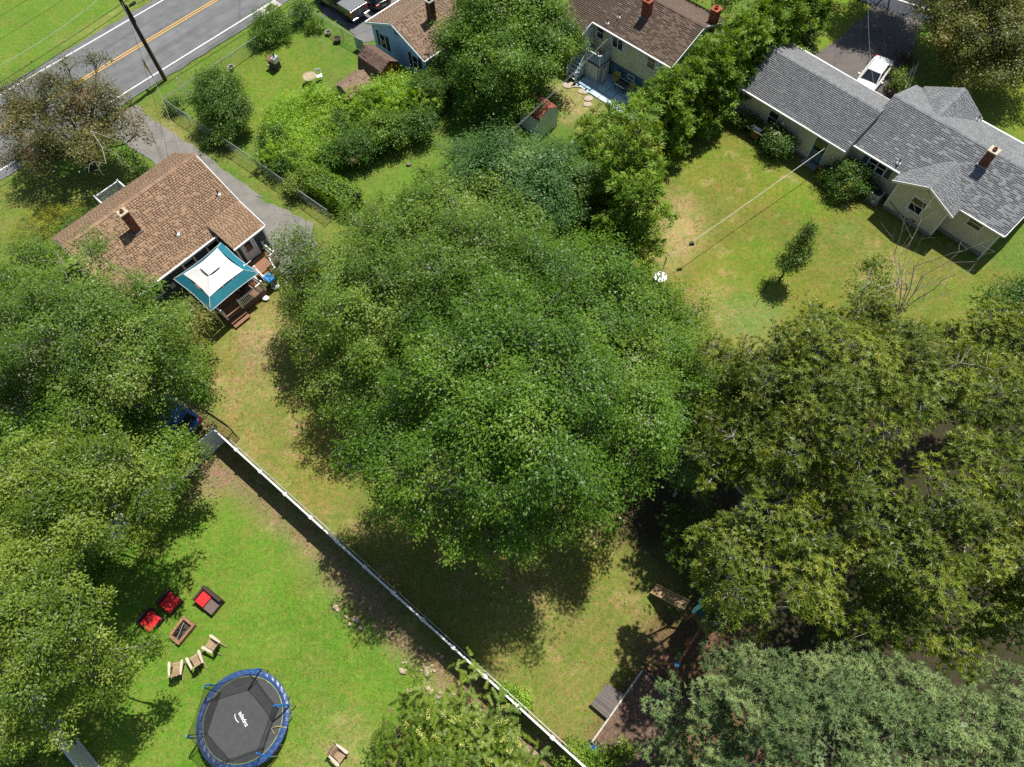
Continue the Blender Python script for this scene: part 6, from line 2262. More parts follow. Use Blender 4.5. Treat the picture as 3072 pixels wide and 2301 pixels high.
# rail by the front walk
a, b = P(4, 1425, 462, .9), P(4, 1360, 628, .9)
hr = thing('handrail', 'white handrail beside the dark-leaved shrub at the front walk', 'railing', (a.x, a.y, 0))
for sg2 in (0, .35):
    o_ = Vector((sg2, sg2 * .4, 0))
    MB().tube([tuple(o_ + Zv * .9), tuple(b - a + o_ + Zv * .9), tuple(b - a + o_ + (b - a).normalized() * .3 + Zv * .1)], .03, 6).build('rail', WHITE, hr)
    for f in (0, 1):
        q = (b - a) * f + o_
        MB().tube([tuple(q), tuple(q + Zv * .9)], .025, 6).build('post', WHITE, hr)

# ================================================================= BUNGALOW YARD
p = P(5, 1735, 985, 1.05)
t = thing('trash_can', 'dark wheeled trash can with a bright blue lid beside the deck', 'trash can', (p.x, p.y, 0), BA)
MB().hexa([(-.22, -.25, .05), (.22, -.25, .05), (.22, .25, .05), (-.22, .25, .05)], [(-.28, -.32, .98), (.28, -.32, .98), (.28, .32, .98), (-.28, .32, .98)]).build('bin', mat('navy_plastic', (.02, .05, .12), rough=.5), t)
MB().hexa([(-.31, -.36, .98), (.31, -.36, .98), (.31, .36, .98), (-.31, .36, .98)], [(-.28, -.33, 1.06), (.28, -.33, 1.06), (.28, .33, 1.06), (-.28, .33, 1.06)]).build('lid', mat('blue_plastic', (.025, .20, .55), rough=.4), t)
for s_ in (-1, 1):
    MB().tube([(s_ * .2, .26, .1), (s_ * .27, .26, .1)], .1, 10).build('wheel', TYRE, t)


def blob_bag(name, label, cat, p, s_, m, seed):
    r = random.Random(seed)
    mb = MB()
    n1_, n2_ = 14, 8
    for i in range(n2_ + 1):
        f = math.pi * i / n2_
        for j in range(n1_):
            a = 2 * math.pi * j / n1_
            k = 1 + r.uniform(-.1, .1) * math.sin(f)
            mb.v.append((s_ * math.sin(f) * math.cos(a) * k, s_ * math.sin(f) * math.sin(a) * k * .85, s_ * .55 * (1 - math.cos(f)) * .75))
    for i in range(n2_):
        for j in range(n1_):
            mb.f.append((i * n1_ + j, i * n1_ + (j + 1) % n1_, (i + 1) * n1_ + (j + 1) % n1_, (i + 1) * n1_ + j))
    t = thing(name, label, cat, (p.x, p.y, 0), r.uniform(0, 3))
    mb.build('sack', m, t, smooth=True)
    MB().tube([(0, 0, s_ * .75), (0, .02, s_ * 1.0)], [s_ * .1, s_ * .18], 7).build('knot', m, t)
    return t


WBAG = mat('white_bag', (.66, .67, .68), rough=.4, var=.06, bump=.4, bscale=8)
blob_bag('trash_bag', 'white plastic bag next to the blue-lidded trash can', 'bag', P(5, 1775, 1040, .3), .34, WBAG, 1)
blob_bag('trash_bag', 'small white bag lying below the deck railing corner', 'bag', P(5, 1708, 1135, .2), .26, WBAG, 5)

# ================================================================= OVERGROWN YARD
p = P(2, 245, 640)
t = thing('brick_barbecue', 'old outdoor barbecue with a grey hood standing alone on the lawn', 'barbecue', p, rad(-35))
MB().box(-.4, .4, -.3, .3, 0, .75).build('base', mat('dark_stone', (.07, .065, .06), var=.3), t)
MB().box(-.5, .05, -.36, .36, .75, .86).build('shelf', mat('rust_brown', (.16, .075, .05), var=.3), t)
MB().hexa([(.02, -.34, .75), (.55, -.34, .75), (.55, .34, .75), (.02, .34, .75)], [(.1, -.3, 1.15), (.5, -.3, 1.15), (.5, .3, 1.15), (.1, .3, 1.15)]).build('hood', mat('pale_metal', (.40, .41, .41), rough=.45, metal=.3), t)
MB().tube([(.3, 0, 1.1), (.3, 0, 1.5)], .07, 8).build('flue', BLKP, t)
MB().box(-.75, -.45, -.2, .35, 0, .1).build('footing', CONC, t)
p = P(2, 560, 720, .7)
t = thing('garden_table', 'round weathered garden table with a tan top', 'table', (p.x, p.y, 0))
MB().lathe((0, 0, .68), [(.05, 0), (.56, 0), (.58, .02), (.55, .035), (.05, .03)], 24).build('table_top', mat('tan_top', (.32, .26, .17), rough=.7, var=.25, scale=5), t)
for k in range(4):
    a = k * 1.57 + .4
    MB().tube([(math.cos(a) * .2, math.sin(a) * .2, .68), (math.cos(a) * .45, math.sin(a) * .45, 0)], .02, 5).build('leg', mat('grey_steel', (.4, .4, .42)), t)
p = P(2, 655, 715, .45)
t = thing('folding_chair', 'white folding chair beside the round tan garden table', 'chair', (p.x, p.y, 0), rad(195))
MB().box(-.24, .24, -.22, .22, .43, .46).build('seat', WHITE, t)
MB().box(-.24, .24, -.3, -.27, .72, .92).build('backrest', WHITE, t)
for s_ in (-.24, .24):
    MB().tube([(s_, -.3, .92), (s_, .22, 0)], .016, 5).build('frame_leg', WHITE, t)
    MB().tube([(s_, .2, .45), (s_, -.26, 0)], .016, 5).build('frame_leg', WHITE, t)
for i, (k, x, y, s_, lab) in enumerate(((2, 748, 325, .26, 'white-rimmed round planter beside the right fence of the overgrown yard'), (2, 832, 395, .32, 'dark wide planter with a small dark bush by the gate'), (1, 1922, 575, .26, 'pale planter tub standing against the roadside fence'))):
    p = P(k, x, y)
    t = thing('planter', lab, 'planter', p, 0, 'planters by the fence')
    MB().lathe((0, 0, 0), [(s_ * .75, 0), (s_, s_ * 1.1), (s_ * 1.1, s_ * 1.15), (s_ * .9, s_ * 1.12), (s_ * .85, s_ * .9)], 16).build('pot', [mat('pale_pot', (.42, .40, .36)), mat('brown_pot', (.10, .06, .045)), mat('pale_pot', (.42, .40, .36))][i], t)
    MB().lathe((0, 0, s_ * .85), [(s_ * .85, 0), (s_ * .8, .02)], 16).build('soil', mat('ash', (.05, .045, .04)), t)
p = P(2, 1440, 740, .8)
t = thing('metal_hoop', 'bent white tubular hoop rising from the weeds by the shed', 'hoop', (p.x, p.y, 0), rad(20))
MB().tube([(.3 * math.cos(a), .08 * math.sin(a * 2), .6 + .45 * math.sin(a)) for a in [i * .4 for i in range(-2, 10)]], .022, 6).build('tube', WHITE, t)
MB().tube([(.3, 0, .6), (.3, 0, 0)], .022, 6).build('stake', WHITE, t)
gt = thing('yard_gate', 'pale mesh gate panel closing the fence next to the gambrel shed', 'gate', P(2, 975, 345, 0))
a, b = P(2, 985, 350, 1.15) - gt.location, P(2, 1060, 382, 1.15) - gt.location
q = [Vector((a.x, a.y, .1)), Vector((b.x, b.y, .1)), Vector((b.x, b.y, 1.12)), Vector((a.x, a.y, 1.12))]
mb = MB()
for i in range(4):
    mb.tube([q[i], q[(i + 1) % 4]], .025, 6)
mb.build('gate_frame', GALV, gt)
nn_ = (q[1] - q[0]).cross(Zv).normalized() * .008
MB().hexa([q[0] - nn_, q[1] - nn_, q[1] + nn_, q[0] + nn_], [q[3] - nn_, q[2] - nn_, q[2] + nn_, q[3] + nn_]).build('mesh_infill', mat('pale_green_screen', (.30, .40, .36), rough=.7), gt)
p = P(2, 1505, 1560)
tag(MB().lathe((0, 0, 0), [(.22, 0), (.19, .12), (.18, .16), (.06, .17)], 10).build('tree_stump', mat('grey_stump', (.16, .12, .09), var=.3), loc=p), 'small cut tree stump in the lawn by the red-roofed shed', 'stump')
# pale board edging of a garden bed in the yellow house's yard
a, b = P('v', 915, 420), P('v', 942, 405)
bd_ = thing('garden_edging', 'pale board edging at a bare soil bed behind the big tree', 'edging', a)
MB().bar((0, 0, .1), tuple(b - a + Zv * .1), .05, .2).build('board', PALE, bd_)
# ================================================================= VEGETATION
BARK_G = mat('grey_bark', (.30, .28, .25), rough=.9, var=.3, scale=5, bump=.3)
BARK_D = mat('dark_bark', (.085, .065, .05), rough=.9, var=.3, scale=5, bump=.3)
LEAF = {
    'maple': leaf_mat('maple_leaf', [(0, (.055, .112, .018)), (.5, (.105, .190, .030)), (.85, (.160, .240, .050)), (1, (.22, .25, .085))]),
    'greyleaf': leaf_mat('pale_maple_leaf', [(0, (.068, .122, .024)), (.5, (.122, .196, .042)), (.85, (.180, .248, .068)), (1, (.25, .265, .11))]),
    'bright': leaf_mat('bright_green_leaf', [(0, (.070, .118, .018)), (.5, (.145, .200, .040)), (.85, (.225, .275, .075)), (1, (.30, .32, .12))]),
    'oak': leaf_mat('oak_leaf', [(0, (.075, .105, .022)), (.45, (.160, .200, .042)), (.75, (.245, .275, .068)), (.92, (.35, .33, .095)), (1, (.44, .20, .050))]),
    'pine': leaf_mat('pine_needle', [(0, (.095, .140, .095)), (.5, (.190, .250, .160)), (1, (.29, .345, .24))], rough=.5, transl=.2),
    'thuja': leaf_mat('thuja_spray', [(0, (.075, .135, .013)), (.5, (.140, .225, .026)), (.85, (.195, .275, .042)), (1, (.26, .24, .08))], rough=.6, transl=.25),
    'bluegreen': leaf_mat('blue_green_leaf', [(0, (.050, .110, .048)), (.5, (.098, .180, .082)), (1, (.170, .245, .130))]),
    'russet': leaf_mat('russet_leaf', [(0, (.065, .070, .032)), (.5, (.120, .118, .055)), (.8, (.165, .140, .075)), (.94, (.165, .100, .070)), (1, (.17, .075, .060))]),
    'rustgold': leaf_mat('gold_olive_leaf', [(0, (.095, .108, .036)), (.5, (.165, .170, .060)), (.88, (.225, .200, .085)), (1, (.27, .165, .080))]),
    'dark': leaf_mat('dark_green_leaf', [(0, (.036, .080, .016)), (.5, (.068, .132, .028)), (1, (.115, .180, .045))]),
    'weed': leaf_mat('weed_leaf', [(0, (.13, .22, .03)), (.5, (.22, .34, .05)), (1, (.30, .40, .09))]),
    'hedge': leaf_mat('hedge_leaf', [(0, (.080, .150, .012)), (.5, (.135, .235, .022)), (1, (.20, .30, .045))]),
    'purple': leaf_mat('purple_leaf', [(0, (.020, .010, .014)), (1, (.045, .022, .028))]),
    'sumac': leaf_mat('sumac_leaf', [(0, (.080, .130, .020)), (.5, (.145, .205, .032)), (1, (.205, .250, .060))]),
    'cream': leaf_mat('cream_blossom', [(0, (.36, .36, .16)), (1, (.50, .47, .24))], transl=.2),
    'pink': leaf_mat('pink_blossom', [(0, (.30, .12, .24)), (1, (.42, .20, .34))], transl=.2),
    'white': leaf_mat('pale_blossom', [(0, (.50, .50, .58)), (1, (.65, .65, .65))], transl=.2),
    'yellowl': leaf_mat('yellow_leaf', [(0, (.16, .18, .02)), (1, (.32, .30, .04))]),
    'spruce': leaf_mat('dark_spruce', [(0, (.028, .058, .030)), (1, (.060, .100, .055))], transl=.12),
}
VR = np.random.default_rng(42)


def unit(a):
    return a / np.maximum(np.linalg.norm(a, axis=-1, keepdims=True), 1e-6)


def fib_dirs(n, rs, zmin=-1.0):
    z = zmin + (1 - zmin) * (np.arange(n) + rs.random(n) * .8) / n
    z = np.clip(z, -1, 1)
    a = np.arange(n) * 2.39996 + rs.random() * 6.28 + rs.normal(0, .25, n)
    r = np.sqrt(1 - z * z)
    return np.stack([r * np.cos(a), r * np.sin(a), z], -1)


def leaf_quads(C, Nn, D, Ln, Wd):
    """diamond leaves: base point C, normal Nn, direction D"""
    D = unit(D - Nn * (D * Nn).sum(-1, keepdims=True))
    S = np.cross(Nn, D)
    Ln, Wd = Ln[:, None], Wd[:, None]
    v = np.stack([C, C + D * Ln * .42 + S * Wd * .5 - Nn * Ln * .04, C + D * Ln, C + D * Ln * .42 - S * Wd * .5 - Nn * Ln * .04], 1)
    return v.reshape(-1, 3)


def tubes_np(A, B, ra, rb, n=3):
    d = unit(B - A)
    ref = np.where(np.abs(d[:, 2:3]) < .9, np.array([[0, 0, 1.]]), np.array([[1., 0, 0]]))
    s = unit(np.cross(d, ref))
    t = np.cross(d, s)
    V = []
    for P_, r in ((A, ra), (B, rb)):
        for j in range(n):
            a = 2 * math.pi * j / n
            V.append(P_ + (s * math.cos(a) + t * math.sin(a)) * np.asarray(r).reshape(-1, 1))
    V = np.stack(V, 1)
    k = np.arange(len(A))[:, None] * 2 * n
    Fq = np.concatenate([k + np.array([[j, (j + 1) % n, n + (j + 1) % n, n + j]]) for j in range(n)], 0)
    return V.reshape(-1, 3), Fq


class Acc:
    def __init__(s):
        s.V, s.F, s.T, s.n = [], [], [], 0

    def add(s, V, Fq, T=None):
        s.V.append(V)
        s.F.append(Fq + s.n)
        s.n += len(V)
        if T is not None:
            s.T.append(T)

    tri = False

    def leaves(s, C, Nn, D, Ln, Wd, T):
        if s.tri:
            D = unit(D - Nn * (D * Nn).sum(-1, keepdims=True))
            S = np.cross(Nn, D) * (Wd * .55)[:, None]
            V = np.stack([C - S, C + S, C + D * Ln[:, None]], 1).reshape(-1, 3)
            k = np.arange(len(C))[:, None] * 3 + np.arange(3)[None]
            s.add(V, k, T)
            return
        V = leaf_quads(C, Nn, D, Ln, Wd)
        k = np.arange(len(C))[:, None] * 4 + np.arange(4)[None]
        s.add(V, k, T)

    def build(s, name, m, parent, kind=None):
        return np_mesh(name, np.concatenate(s.V), np.concatenate(s.F), m, parent, np.concatenate(s.T) if s.T else None, kind)


LEAFCOUNT = 0


def v_lobes(lst):
    """(x, y, z, radius px, [flattening]) in the overview's pixels -> world ellipsoids"""
    out = []
    for q in lst:
        p = P('v', q[0], q[1], q[2])
        r = q[3] * 1.3888 * depth_at(p) / F
        out.append((np.array(p), r, q[4] if len(q) > 4 else .7))
    return out


def spread(acc, rs, C, Nn, style, size, cl_t):
    """leaves of one style round cluster centres C with outward normals Nn; cl_t: tint of each cluster"""
    n = len(C)
    if style in ('broad', 'fine', 'layer'):
        per = {'broad': 29, 'fine': 30, 'layer': 30}[style]
        idx = np.repeat(np.arange(n), per)
        m = len(idx)
        off = rs.normal(0, 1, (m, 3)) * size * (1.6 if style != 'layer' else 1.9)
        if style == 'layer':
            off -= Nn[idx] * (off * Nn[idx]).sum(-1, keepdims=True) * .75
        P_ = C[idx] + off
        nn = unit(Nn[idx] * .7 + np.array([.12, .15, .6]) + rs.normal(0, .40, (m, 3)))
        D = unit(off + Nn[idx] * .3 + np.array([0, 0, -.35]) * size + rs.normal(0, .25, (m, 3)) * size)
        L_ = size * rs.uniform(.6, 1.15, m)
        T = np.clip(cl_t[idx] + rs.normal(0, .11, m), 0, 1)
        acc.leaves(P_, nn, D, L_, L_ * (.72 if style != 'layer' else .6), T)
    elif style == 'rosette':
        per = 11
        idx = np.repeat(np.arange(n), per)
        m = len(idx)
        up = unit(Nn + np.array([0, 0, .5]) + rs.normal(0, .25, Nn.shape))
        a = np.tile(np.arange(per) * 2 * math.pi / per, n) + np.repeat(rs.random(n) * 6, per) + rs.normal(0, .2, m)
        e1 = unit(np.cross(up, np.array([.3, .9, .1])))
        e2 = np.cross(up, e1)
        D = e1[idx] * np.cos(a)[:, None] + e2[idx] * np.sin(a)[:, None]
        el = rs.uniform(-.1, .75, m)[:, None]
        D = unit(D + up[idx] * el)
        nn = unit(up[idx] - D * (up[idx] * D).sum(-1, keepdims=True) + rs.normal(0, .22, (m, 3)))
        L_ = size * rs.uniform(.8, 1.25, m)
        T = np.clip(cl_t[idx] * .8 + rs.normal(0, .13, m), 0, .93)
        acc.leaves(C[idx] + D * .02, nn, D, L_, L_ * .30, T)
        # warm coloured shoot tips in some rosettes
        k = np.nonzero(rs.random(n) < .38)[0]
        if len(k):
            idx = np.repeat(k, 4)
            m = len(idx)
            D = unit(up[idx] + rs.normal(0, .7, (m, 3)))
            nn = unit(up[idx] + rs.normal(0, .5, (m, 3)))
            acc.leaves(C[idx] + up[idx] * .03, nn, D, size * .45 * np.ones(m), size * .16 * np.ones(m), rs.uniform(.93, 1, m))
    elif style == 'needle':
        per = 26
        idx = np.repeat(np.arange(n), per)
        m = len(idx)
        up = unit(Nn + np.array([0, 0, .35]) + rs.normal(0, .3, Nn.shape))
        D = unit(up[idx] * .6 + rs.normal(0, .75, (m, 3)))
        nn = unit(up[idx] + np.array([.1, .12, .5]) - D * ((up[idx] + np.array([.1, .12, .5])) * D).sum(-1, keepdims=True) + rs.normal(0, .3, (m, 3)))
        L_ = size * rs.uniform(.8, 1.2, m)
        T = np.clip(cl_t[idx] + rs.normal(0, .15, m), 0, 1)
        acc.leaves(C[idx], nn, D, L_, L_ * .11, T)
    elif style == 'spray':
        per = 13
        idx = np.repeat(np.arange(n), per)
        m = len(idx)
        fa = unit(np.cross(Nn, rs.normal(0, 1, Nn.shape)))       # plane of the fan
        tip = unit(Nn + np.array([0, 0, .55]) + rs.normal(0, .25, Nn.shape))
        sd = unit(np.cross(fa, tip))
        a = rs.uniform(-1.05, 1.05, m)
        D = unit(tip[idx] * np.cos(a)[:, None] + sd[idx] * np.sin(a)[:, None] + rs.normal(0, .12, (m, 3)))
        nn = unit(fa[idx] * np.sign((fa[idx] * np.array([.3, .35, 1.])).sum(-1, keepdims=True)) + Nn[idx] * .5 + np.array([.1, .12, .35]) + rs.normal(0, .3, (m, 3)))
        L_ = size * rs.uniform(.7, 1.2, m)
        T = np.clip(cl_t[idx] + rs.normal(0, .14, m), 0, 1)
        acc.leaves(C[idx] + rs.normal(0, 1, (m, 3)) * size * .35, nn, D, L_, L_ * .30, T)
    elif style == 'pinnate':
        # compound leaves: a midrib with paired leaflets
        pairs = 8
        up = unit(Nn * .5 + np.array([0, 0, .8]) + rs.normal(0, .2, Nn.shape))
        d0 = unit(np.cross(up, rs.normal(0, 1, Nn.shape)) + Nn * .25)
        for k in range(pairs):
            f = (k + .5) / pairs
            c = C + d0 * (size * 3.2 * f)[:, None] if np.ndim(size) else C + d0 * (size * 3.2 * f)
            c = c - np.array([0, 0, 1]) * (f * f * .25 * size * 3)
            for sg in (-1, 1):
                D = unit(np.cross(up, d0) * sg + d0 * .5)
                acc.leaves(c, unit(up + rs.normal(0, .15, up.shape)), D, np.full(n, size * .95 * (1 - .4 * f)), np.full(n, size * .33), np.clip(cl_t + rs.normal(0, .12, n), 0, 1))


def plant(name, label, cat, base, lobes, leaf='maple', style='broad', size=.17, dens=5.0, blob=1.35, bark=None, group=None, seed=1, trunk_r=.22, zmin=-.25, tint=(.12, .85), inner=1.3, gap=.0, stems=1, crown_name='crown', trunk_name='trunk', limb=True, blobjit=.15):
    global LEAFCOUNT
    rs = np.random.default_rng(seed)
    bark = bark or BARK_G
    t = thing(name, label, cat, (base[0], base[1], 0) if base is not None else (0, 0, 0), 0, group)
    if base is None:
        mc = np.mean([c for c, r, f in lobes], 0)
        base = (mc[0], mc[1])
        t.location = (base[0], base[1], 0)
    b0 = np.array([base[0], base[1], 0.0])
    acc, wood = Acc(), Acc()
    acc.tri = True
    blobs = []
    for li, (c, r, fl) in enumerate(lobes):
        k = max(5, int(2 * math.pi * (1 - zmin) * r * r * .62 / (blob * blob)))
        D = fib_dirs(k, rs, zmin)
        for d in D:
            if rs.random() < gap:
                continue
            p = c + d * np.array([r, r, r * fl]) * (1 - blob * .42 / max(r, .01)) * rs.uniform(1 - blobjit * 2, 1 + blobjit)
            if any(np.linalg.norm((p - c2) / np.array([r2, r2, r2 * f2])) < .55 for lj, (c2, r2, f2) in enumerate(lobes) if lj != li):
                continue
            rb = blob * rs.uniform(.42, 1.0) * min(1, r / blob * .62)
            if p[2] < rb * .4:
                p[2] = rb * .4
            blobs.append((p, rb, d, li))
    Cs, Ns, Ts, ow = [], [], [], []
    for bi, (p, rb, d, li) in enumerate(blobs):
        k = max(4, int(2 * math.pi * rb * rb * dens * (.98 if style in ('broad', 'fine', 'layer') else 1.15)))
        dd = unit(rs.normal(0, 1, (k, 3)) + d * .55 + np.array([0, 0, .35]))
        rr = rb * (.3 + .7 * rs.random(k) ** .45) * rs.uniform(.85, 1.3, k)
        q_ = dd * rr[:, None] * np.array([1, 1, .62])
        Cs.append(p + q_ + d * (q_ @ d)[:, None] * .45)
        Ns.append(unit(dd * .6 + d * .4))
        bt = rs.uniform(*tint) if rs.random() < .8 else rs.uniform(0, .2)
        Ts.append(np.full(k, bt) + rs.normal(0, .10, k))
        ow.append(np.full(k, bi))
    C, Nn, T, ow = np.concatenate(Cs), np.concatenate(Ns), np.concatenate(Ts), np.concatenate(ow)
    keep = C[:, 2] > .05
    C, Nn, T, ow = C[keep], Nn[keep], T[keep], ow[keep]
    T = np.clip(T, .02, .98)
    # cull clusters buried inside the lobes: the sun never reaches them
    bur = np.zeros(len(C), bool)
    for c2, r2, f2 in lobes:
        bur |= np.linalg.norm((C - c2) / np.array([r2, r2, r2 * f2]), axis=1) < .5
    keep = ~bur | (rs.random(len(C)) < .3)
    C, Nn, T, ow = C[keep], Nn[keep], T[keep], ow[keep]
    spread(acc, rs, C, Nn, style, size, T)
    # inner leaves that close the crown, tinted dark to deepen its shade
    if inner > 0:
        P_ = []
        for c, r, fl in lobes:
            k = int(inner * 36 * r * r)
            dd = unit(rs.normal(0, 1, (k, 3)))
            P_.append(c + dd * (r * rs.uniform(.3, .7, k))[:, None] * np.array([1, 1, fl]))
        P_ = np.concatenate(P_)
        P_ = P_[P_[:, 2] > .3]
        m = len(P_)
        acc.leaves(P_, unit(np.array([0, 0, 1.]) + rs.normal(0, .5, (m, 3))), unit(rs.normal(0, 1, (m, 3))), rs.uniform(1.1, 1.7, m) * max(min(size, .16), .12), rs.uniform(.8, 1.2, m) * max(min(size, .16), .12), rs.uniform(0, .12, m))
    for v_ in acc.V:
        v_ -= b0
    LEAFCOUNT += sum(len(q) for q in acc.F)
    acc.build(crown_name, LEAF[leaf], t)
    # wood: trunk, limbs to lobes, branches to blobs, twigs to clusters
    if limb:
        zc = np.mean([c[2] for c, r, f in lobes])
        rs2 = np.random.default_rng(seed + 1000)
        for s_ in range(stems):
            bb = b0 + (np.array([rs2.normal(0, .35), rs2.normal(0, .35), 0]) if stems > 1 else 0)
            cen = np.mean([c for c, r, f in lobes], 0)
            fork = bb + (cen - bb) * np.array([.25, .25, 0]) + np.array([0, 0, max(.5, min(zc * .45, 3.2))])
            V, Fq = tubes_np(np.array([bb, (bb * .5 + fork * .5) + rs2.normal(0, .06, 3)]), np.array([(bb * .5 + fork * .5), fork]), [trunk_r * 1.25, trunk_r], [trunk_r, trunk_r * .85], 8)
            wood.add(V, Fq)
            mine = [i for i in range(len(lobes)) if i % stems == s_] or [0]
            lend = {}
            for li in mine:
                c, r, fl = lobes[li]
                end = c + np.array([0, 0, r * fl * .1])
                pts = [fork + (end - fork) * f + rs2.normal(0, .12, 3) * (1 if 0 < f < 1 else 0) + np.array([0, 0, -.5 * math.sin(math.pi * f)]) for f in (0, .33, .66, 1)]
                A, B_ = np.array(pts[:-1]), np.array(pts[1:])
                lr = trunk_r * min(.6, .25 + r * .06)
                V, Fq = tubes_np(A, B_, lr * np.array([1, .8, .6]), lr * np.array([.8, .6, .42]), 6)
                wood.add(V, Fq)
                lend[li] = pts
            A, B_, ra, rb_ = [], [], [], []
            for (p, rb, d, li) in blobs:
                if li not in lend:
                    continue
                pts = lend[li]
                s0 = pts[2] * rs2.uniform(.0, .9) + pts[3] * 0
                f = rs2.uniform(.35, 1)
                s0 = pts[2] + (pts[3] - pts[2]) * f
                midp = s0 * .5 + p * .5 + np.array([0, 0, -.08 * np.linalg.norm(p - s0)]) + rs2.normal(0, .08, 3)
                br = trunk_r * .16 + .008
                A += [s0, midp]
                B_ += [midp, p + d * rb * .3]
                ra += [br, br * .7]
                rb_ += [br * .7, br * .3]
            if A:
                V, Fq = tubes_np(np.array(A), np.array(B_), ra, rb_, 4)
                wood.add(V, Fq)
        k = rs2.permutation(len(C))[:int(len(C) * .3)]
        if len(k):
            bp_ = np.array([b[0] for b in blobs])
            A = bp_[ow[k]]
            V, Fq = tubes_np(A, C[k] + Nn[k] * .12, np.full(len(k), .010 + trunk_r * .045), np.full(len(k), .006), 3)
            wood.add(V, Fq)
        for v_ in wood.V:
            v_ -= b0
        wood.build(trunk_name, bark, t)
    return t


def at_base(x, y):
    return P('v', x, y, 0)


def bare_twigs(root, pts, m, r=.03, seed=1, n=5, ln=1.2, name='dead_branch'):
    """a leafless branch that forks a few times, as a part"""
    rs = np.random.default_rng(seed)
    acc = Acc()
    base = np.array(root.location)
    front = [(np.array(pts[0]), unit(np.array(pts[1]) - np.array(pts[0])), np.linalg.norm(np.array(pts[1]) - np.array(pts[0])), r)]
    for g in range(4):
        nxt = []
        for (p, d, l, rr) in front:
            q = p + d * l * .55
            q2 = q + unit(d + rs.normal(0, .3, 3)) * l * .5
            V, Fq = tubes_np(np.array([p, q]), np.array([q, q2]), [rr, rr * .8], [rr * .8, rr * .6], 4)
            acc.add(V - base, Fq)
            for k in range(2 if g < 2 else 3):
                s0 = q if k == 0 else q2
                nxt.append((s0, unit(d + rs.normal(0, .55, 3)), l * rs.uniform(.5, .75), rr * .55))
        front = nxt
    return acc.build(name, m, root)


T_ = lambda *a, **k: plant(*a, **k)
# ---------------- the great maples in the middle
T_('maple_tree', 'big pale-green maple with thin grey branches reaching over the driveway end', 'tree', None,
   v_lobes([(745, 600, 5.2, 125), (705, 715, 4.2, 90), (880, 545, 6.2, 125), (1010, 490, 7, 105), (860, 690, 6.6, 150), (1010, 620, 8.5, 150), (760, 800, 4.5, 85), (660, 620, 4, 55), (790, 500, 5, 70), (940, 560, 7, 110)]),
   'greyleaf', 'broad', .14, 4.9, 1.75, group='maples in the middle yard', seed=11, trunk_r=.3, gap=.2)
T_('maple_tree', 'tallest broad green maple filling the centre between the two lawns', 'tree', None,
   v_lobes([(1030, 830, 11.5, 150), (1180, 800, 12.2, 165), (1120, 780, 12, 110), (1170, 950, 11.5, 155), (1010, 960, 10.5, 130), (1330, 880, 10, 140), (1080, 1080, 9.5, 100), (1210, 1060, 9, 95), (870, 940, 9.5, 95), (990, 1110, 8.8, 68), (850, 1040, 9, 66), (1350, 1000, 8, 82), (1120, 700, 11.5, 120), (1440, 880, 7.5, 90), (1060, 1165, 8, 55), (760, 970, 8.5, 48), (800, 980, 9, 62), (835, 1085, 8.5, 52), (905, 1105, 8.5, 58), (1000, 1165, 8, 48), (1130, 1155, 8, 62), (1230, 1130, 8, 58), (730, 1000, 8, 28)]),
   'maple', 'broad', .14, 4.9, 1.75, group='maples in the middle yard', seed=12, trunk_r=.36, gap=.2)
T_('maple_tree', 'smaller dark green maple spreading onto the dry lawn beside the white round table', 'tree', None,
   v_lobes([(1290, 680, 8.5, 130), (1440, 690, 7, 72), (1380, 740, 7.5, 112), (1490, 690, 6, 56), (1350, 645, 7, 60), (1190, 600, 9.5, 110), (1470, 780, 6, 75), (1250, 560, 8, 60)]),
   'maple', 'broad', .135, 4.9, 1.6, group='maples in the middle yard', seed=13, trunk_r=.26, gap=.1, tint=(.1, .75))
T_('maple_tree', 'pale maple top poking up against the bright hedge end', 'tree', None,
   v_lobes([(960, 440, 6, 75), (1050, 440, 7, 70), (890, 470, 5, 50), (1120, 480, 8, 60)]), 'greyleaf', 'broad', .16, 4.6, 1.2, group='maples in the middle yard', seed=14, trunk_r=.18, gap=.1)
# light understory at the right of the maples
T_('understory_tree', 'bright fern-green young tree in the gap between the maple and the oaks', 'tree', None,
   v_lobes([(1510, 860, 4.5, 60), (1500, 930, 4, 55), (1535, 810, 4, 40)]), 'bright', 'spray', .24, 7, 1.0, seed=15, trunk_r=.09, tint=(.2, .9))
T_('understory_tree', 'blue-green young tree at the edge of the dark gap under the oaks', 'tree', None,
   v_lobes([(1480, 1000, 4.5, 45), (1490, 1045, 3.5, 36)]), 'bluegreen', 'broad', .14, 6, .9, seed=16, trunk_r=.08)
# ---------------- blue-green maple and evergreens below the red shed
T_('norway_maple', 'blue-green maple with dense rounded crown in front of the red-roofed shed', 'tree', None,
   v_lobes([(1010, 350, 5, 50), (1110, 375, 7, 85), (1200, 395, 6.5, 85), (965, 390, 3.6, 36), (1165, 340, 5.5, 46), (1060, 405, 6.5, 80), (1150, 440, 7, 70)]), 'bluegreen', 'broad', .145, 5, 1.2, seed=17, trunk_r=.22)
T_('spruce_tree', 'small dull blue-green conifer at the bare soil bed behind the maples', 'tree', None,
   v_lobes([(885, 470, 3, 36), (890, 440, 3.6, 26), (860, 485, 2, 26)]), 'bluegreen', 'needle', .2, 10, .7, seed=18, trunk_r=.08)
THJ = 'evergreen trees of the tall hedge'
thuja = [(1300, 285, 5.5, 55), (1375, 270, 6, 50), (1360, 350, 8.5, 68), (1295, 430, 5.5, 60), (1385, 440, 8, 62), (1330, 510, 6, 58), (1280, 350, 6, 50)]
